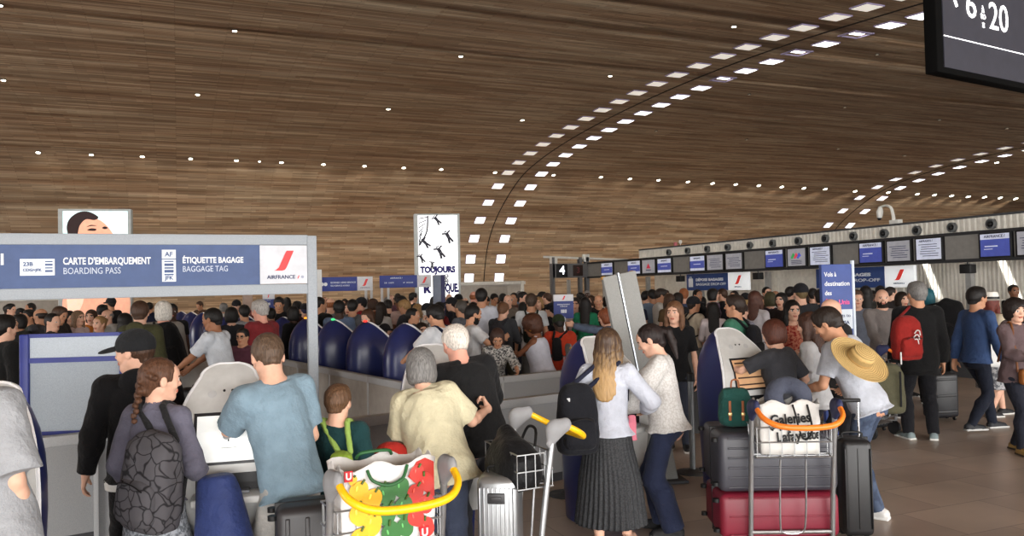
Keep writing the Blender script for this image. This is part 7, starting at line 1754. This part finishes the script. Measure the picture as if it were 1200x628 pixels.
 (812, 348, 13.2, 70, 'c1', (196, 184, 164), 'dark', 'man in a dark cap and beige shirt above the grey screen', 'tan', (70, 64, 56), ((44, 44, 46), 'dark backpack on the man in the beige shirt')),
 (817, 339, 17.5, 130, 'm4', K, 'black', 'black-haired man in black under the drop-off sign', 'tan'),
 (835, 338, 17.0, 80, 'f4', (110, 90, 110), 'black', 'dark-haired woman at the right end of the drop-off sign'),
 (835, 354, 13.0, 12, 'f2', (206, 196, 198), 'black', 'girl with black hair in a white top left of the green T-shirt man'),
 (846, 338, 17.0, -80, 'm4', (34, 34, 38), 'brown', 'brown-haired man in dark clothes below the red stroke of the sign'),
 (868, 356, 12.0, 60, 'm1', (126, 124, 138), 'dark', 'person in a mauve-grey T-shirt right of the green T-shirt man'),
 (873, 344, 15.0, 5, 'c1', K, (170, 140, 90), 'person with a sand coloured cap right of the green T-shirt man'),
 (884, 341, 12.3, 45, 'f1', (186, 182, 186), (74, 44, 34), 'brown-haired woman in a pale sleeveless top behind the dark grey woman'),
 (898, 336, 17.5, 190, 'f3', (50, 44, 44), 'black', 'woman with a top knot far behind the pale sleeveless top'),
 (902, 342, 14.0, 5, 'f4', (44, 34, 52), (70, 66, 44), 'person with a pink bag strap behind the red dress woman'),
 (915, 343, 13.6, 200, 'f4', (40, 34, 34), 'black', 'black-haired person just left of the red dress woman'),
 (926, 336, 17, 60, 'm1', (40, 38, 40), 'black', 'tall dark-haired man left of the olive cap'),
 (938, 333, 12.2, -5, 'c1', (44, 46, 50), (96, 80, 52), 'large man in an olive cap and dark jacket left of the tall blue stand'),
 (952, 338, 16.5, 20, 'm1', (36, 36, 40), 'black', 'dark-haired person between the olive cap and the blue stand'),
 (961, 339, 15.0, -60, 'f4', (34, 34, 38), 'black', 'dark-haired person touching the left edge of the blue stand'),
 (1003, 340, 12.0, -170, 'm1', (108, 114, 128), 'brown', 'man in a blue-grey shirt half hidden by the blue stand'),
 (1014, 335, 14.6, 20, 'f1', (44, 44, 42), 'black', 'dark-haired woman right of the blue stand'),
 (1031, 335, 16.6, 10, 'm1', K, 'black', 'dark head above the bald bearded man'),
 (1043, 336, 15.6, 60, 'm4', (48, 44, 44), 'dark', 'dark-haired man right of the bald bearded man'),
 (1056, 342, 13.0, 150, 'f4', (80, 56, 60), 'dark', 'dark-haired woman left of the long black jacket'),
]
for a in L: crowd(*a)
# the far crowd along the wooden wall
rr = random.Random(11)
tones = [('black', K), ('dark grey', (62, 62, 66)), ('white', (200, 200, 198)), ('navy', (38, 44, 66)), ('beige', (160, 146, 122)), ('maroon', (96, 44, 46)), ('pale blue', (120, 138, 160)), ('brown', (86, 64, 50))]
anch = [(8, 'the far left cabin'), (150, 'the face lightbox'), (235, 'the receding end of the kiosk row'), (262, 'the polo man'), (300, 'the pale square post'), (336, 'the small information stand'), (380, 'the white marker post'), (404, 'the left distant sign'), (428, 'the end panel of the left distant sign'), (452, 'the paired sign posts'), (466, 'the lightbox side sign'), (496, 'the lightbox foot'), (508, 'the slim grey column'), (545, 'the left corner of the right cabin'), (583, 'the middle of the right cabin'), (608, 'the right cabin'), (618, 'the right corner of the right cabin'), (627, 'the lime rimmed backpack'), (640, 'the wall left of the blue stand'), (652, 'the gantry foot'), (664, 'the lit number 4'), (688, 'the gantry uprights'), (745, 'the leaning totem'), (765, 'the pink wall beside the totem'), (822, 'the suitcase icon'), (860, 'the red stroke of the drop-off sign'), (890, 'the loudspeaker by the map screen'), (908, 'the third desk'), (945, 'the olive cap'), (1022, 'the second drop-off sign'), (175, 'the gap left of the white hair')]
for i, (px, an) in enumerate(anch):
    tn, tc_ = tones[(i*3+1) % 8]; hn = ['black', 'dark', 'brown', 'grey', 'dark', 'black'][i % 6]
    d = rr.uniform(21, 26) if px < 700 else rr.uniform(16.2, 17.6)
    hz = 338-SL*(px-600); z = rr.uniform(1.62, 1.82); crowd(px, hz+(1.9-z)*FPX/d, d, rr.choice([0, 20, 90, 180, 200, -90, -20]), ['m1', 'f1', 'm2', 'f4', 'm4', 'f2', 'm3'][i % 7], tc_, hn, 'distant %s-haired person in %s near %s' % (hn, tn, an), rr.choice(['fair', 'tan', 'olive', 'dark']), grp='people in the far crowd')
# ------------------------------------------------------------------ light
ceil = build_vault()
w = bpy.data.worlds.new('sky'); scene.world = w; w.use_nodes = True
bg = w.node_tree.nodes['Background']; bg.inputs[0].default_value = (.75, .86, 1.0, 1); bg.inputs[1].default_value = .9
def area(name, loc, rot, sx, sy, e, col=(1, 1, 1)):
    l = bpy.data.lights.new(name, 'AREA'); l.shape = 'RECTANGLE'; l.size = sx; l.size_y = sy; l.energy = e; l.color = col
    o = bpy.data.objects.new(name, l); COL.objects.link(o); o.location = loc; o.rotation_euler = rot; return o
area('daylight_through_front_glazing', (4, -10.9, 2.2), (math.radians(88), 0, 0), 44, 3.8, 8200, (1, .98, .95))
area('added_side_fill', (X1-.4, 14, 3.0), (0, math.radians(90), 0), 5, 24, 1500, (1, .98, .96))  # fill light added at the right end; the wall there is solid
area('added_side_fill', (X0+.4, 14, 3.0), (0, math.radians(-90), 0), 5, 24, 8000, (1, .98, .96))  # stronger added fill at the solid left end wall
# the lit ceiling spotlights really shine
for i, (X, s, on) in enumerate(spl):
    if not on or i == 41: continue
    t, n = vault_frame(s); p = vault_at(X, s)
    l = bpy.data.lights.new('spotlight_beam', 'SPOT'); l.energy = 200; l.spot_size = math.radians(150); l.spot_blend = .6; l.shadow_soft_size = .12; l.color = (1, .90, .76)
    o = bpy.data.objects.new('spotlight_beam', l); COL.objects.link(o); o.location = p+Vector((0, -.12, -.16)); o.rotation_euler = (math.radians(18), 0, 0)
sl = bpy.data.lights.new('sun', 'SUN'); sl.energy = 60; sl.angle = .009; sl.color = (1, .97, .92)
so_ = bpy.data.objects.new('sun', sl); COL.objects.link(so_); so_.rotation_euler = Vector((.27, -.42, -1)).to_track_quat('-Z', 'Y').to_euler()
vs = scene.view_settings; vs.view_transform = 'Standard'; vs.look = 'None'; vs.gamma = 1.0; vs.exposure = -.12
try: vs.use_curve_mapping = False
except Exception: pass
scene.cycles.use_denoising = True
scene.cycles.max_bounces = 6; scene.cycles.diffuse_bounces = 3; scene.cycles.glossy_bounces = 3
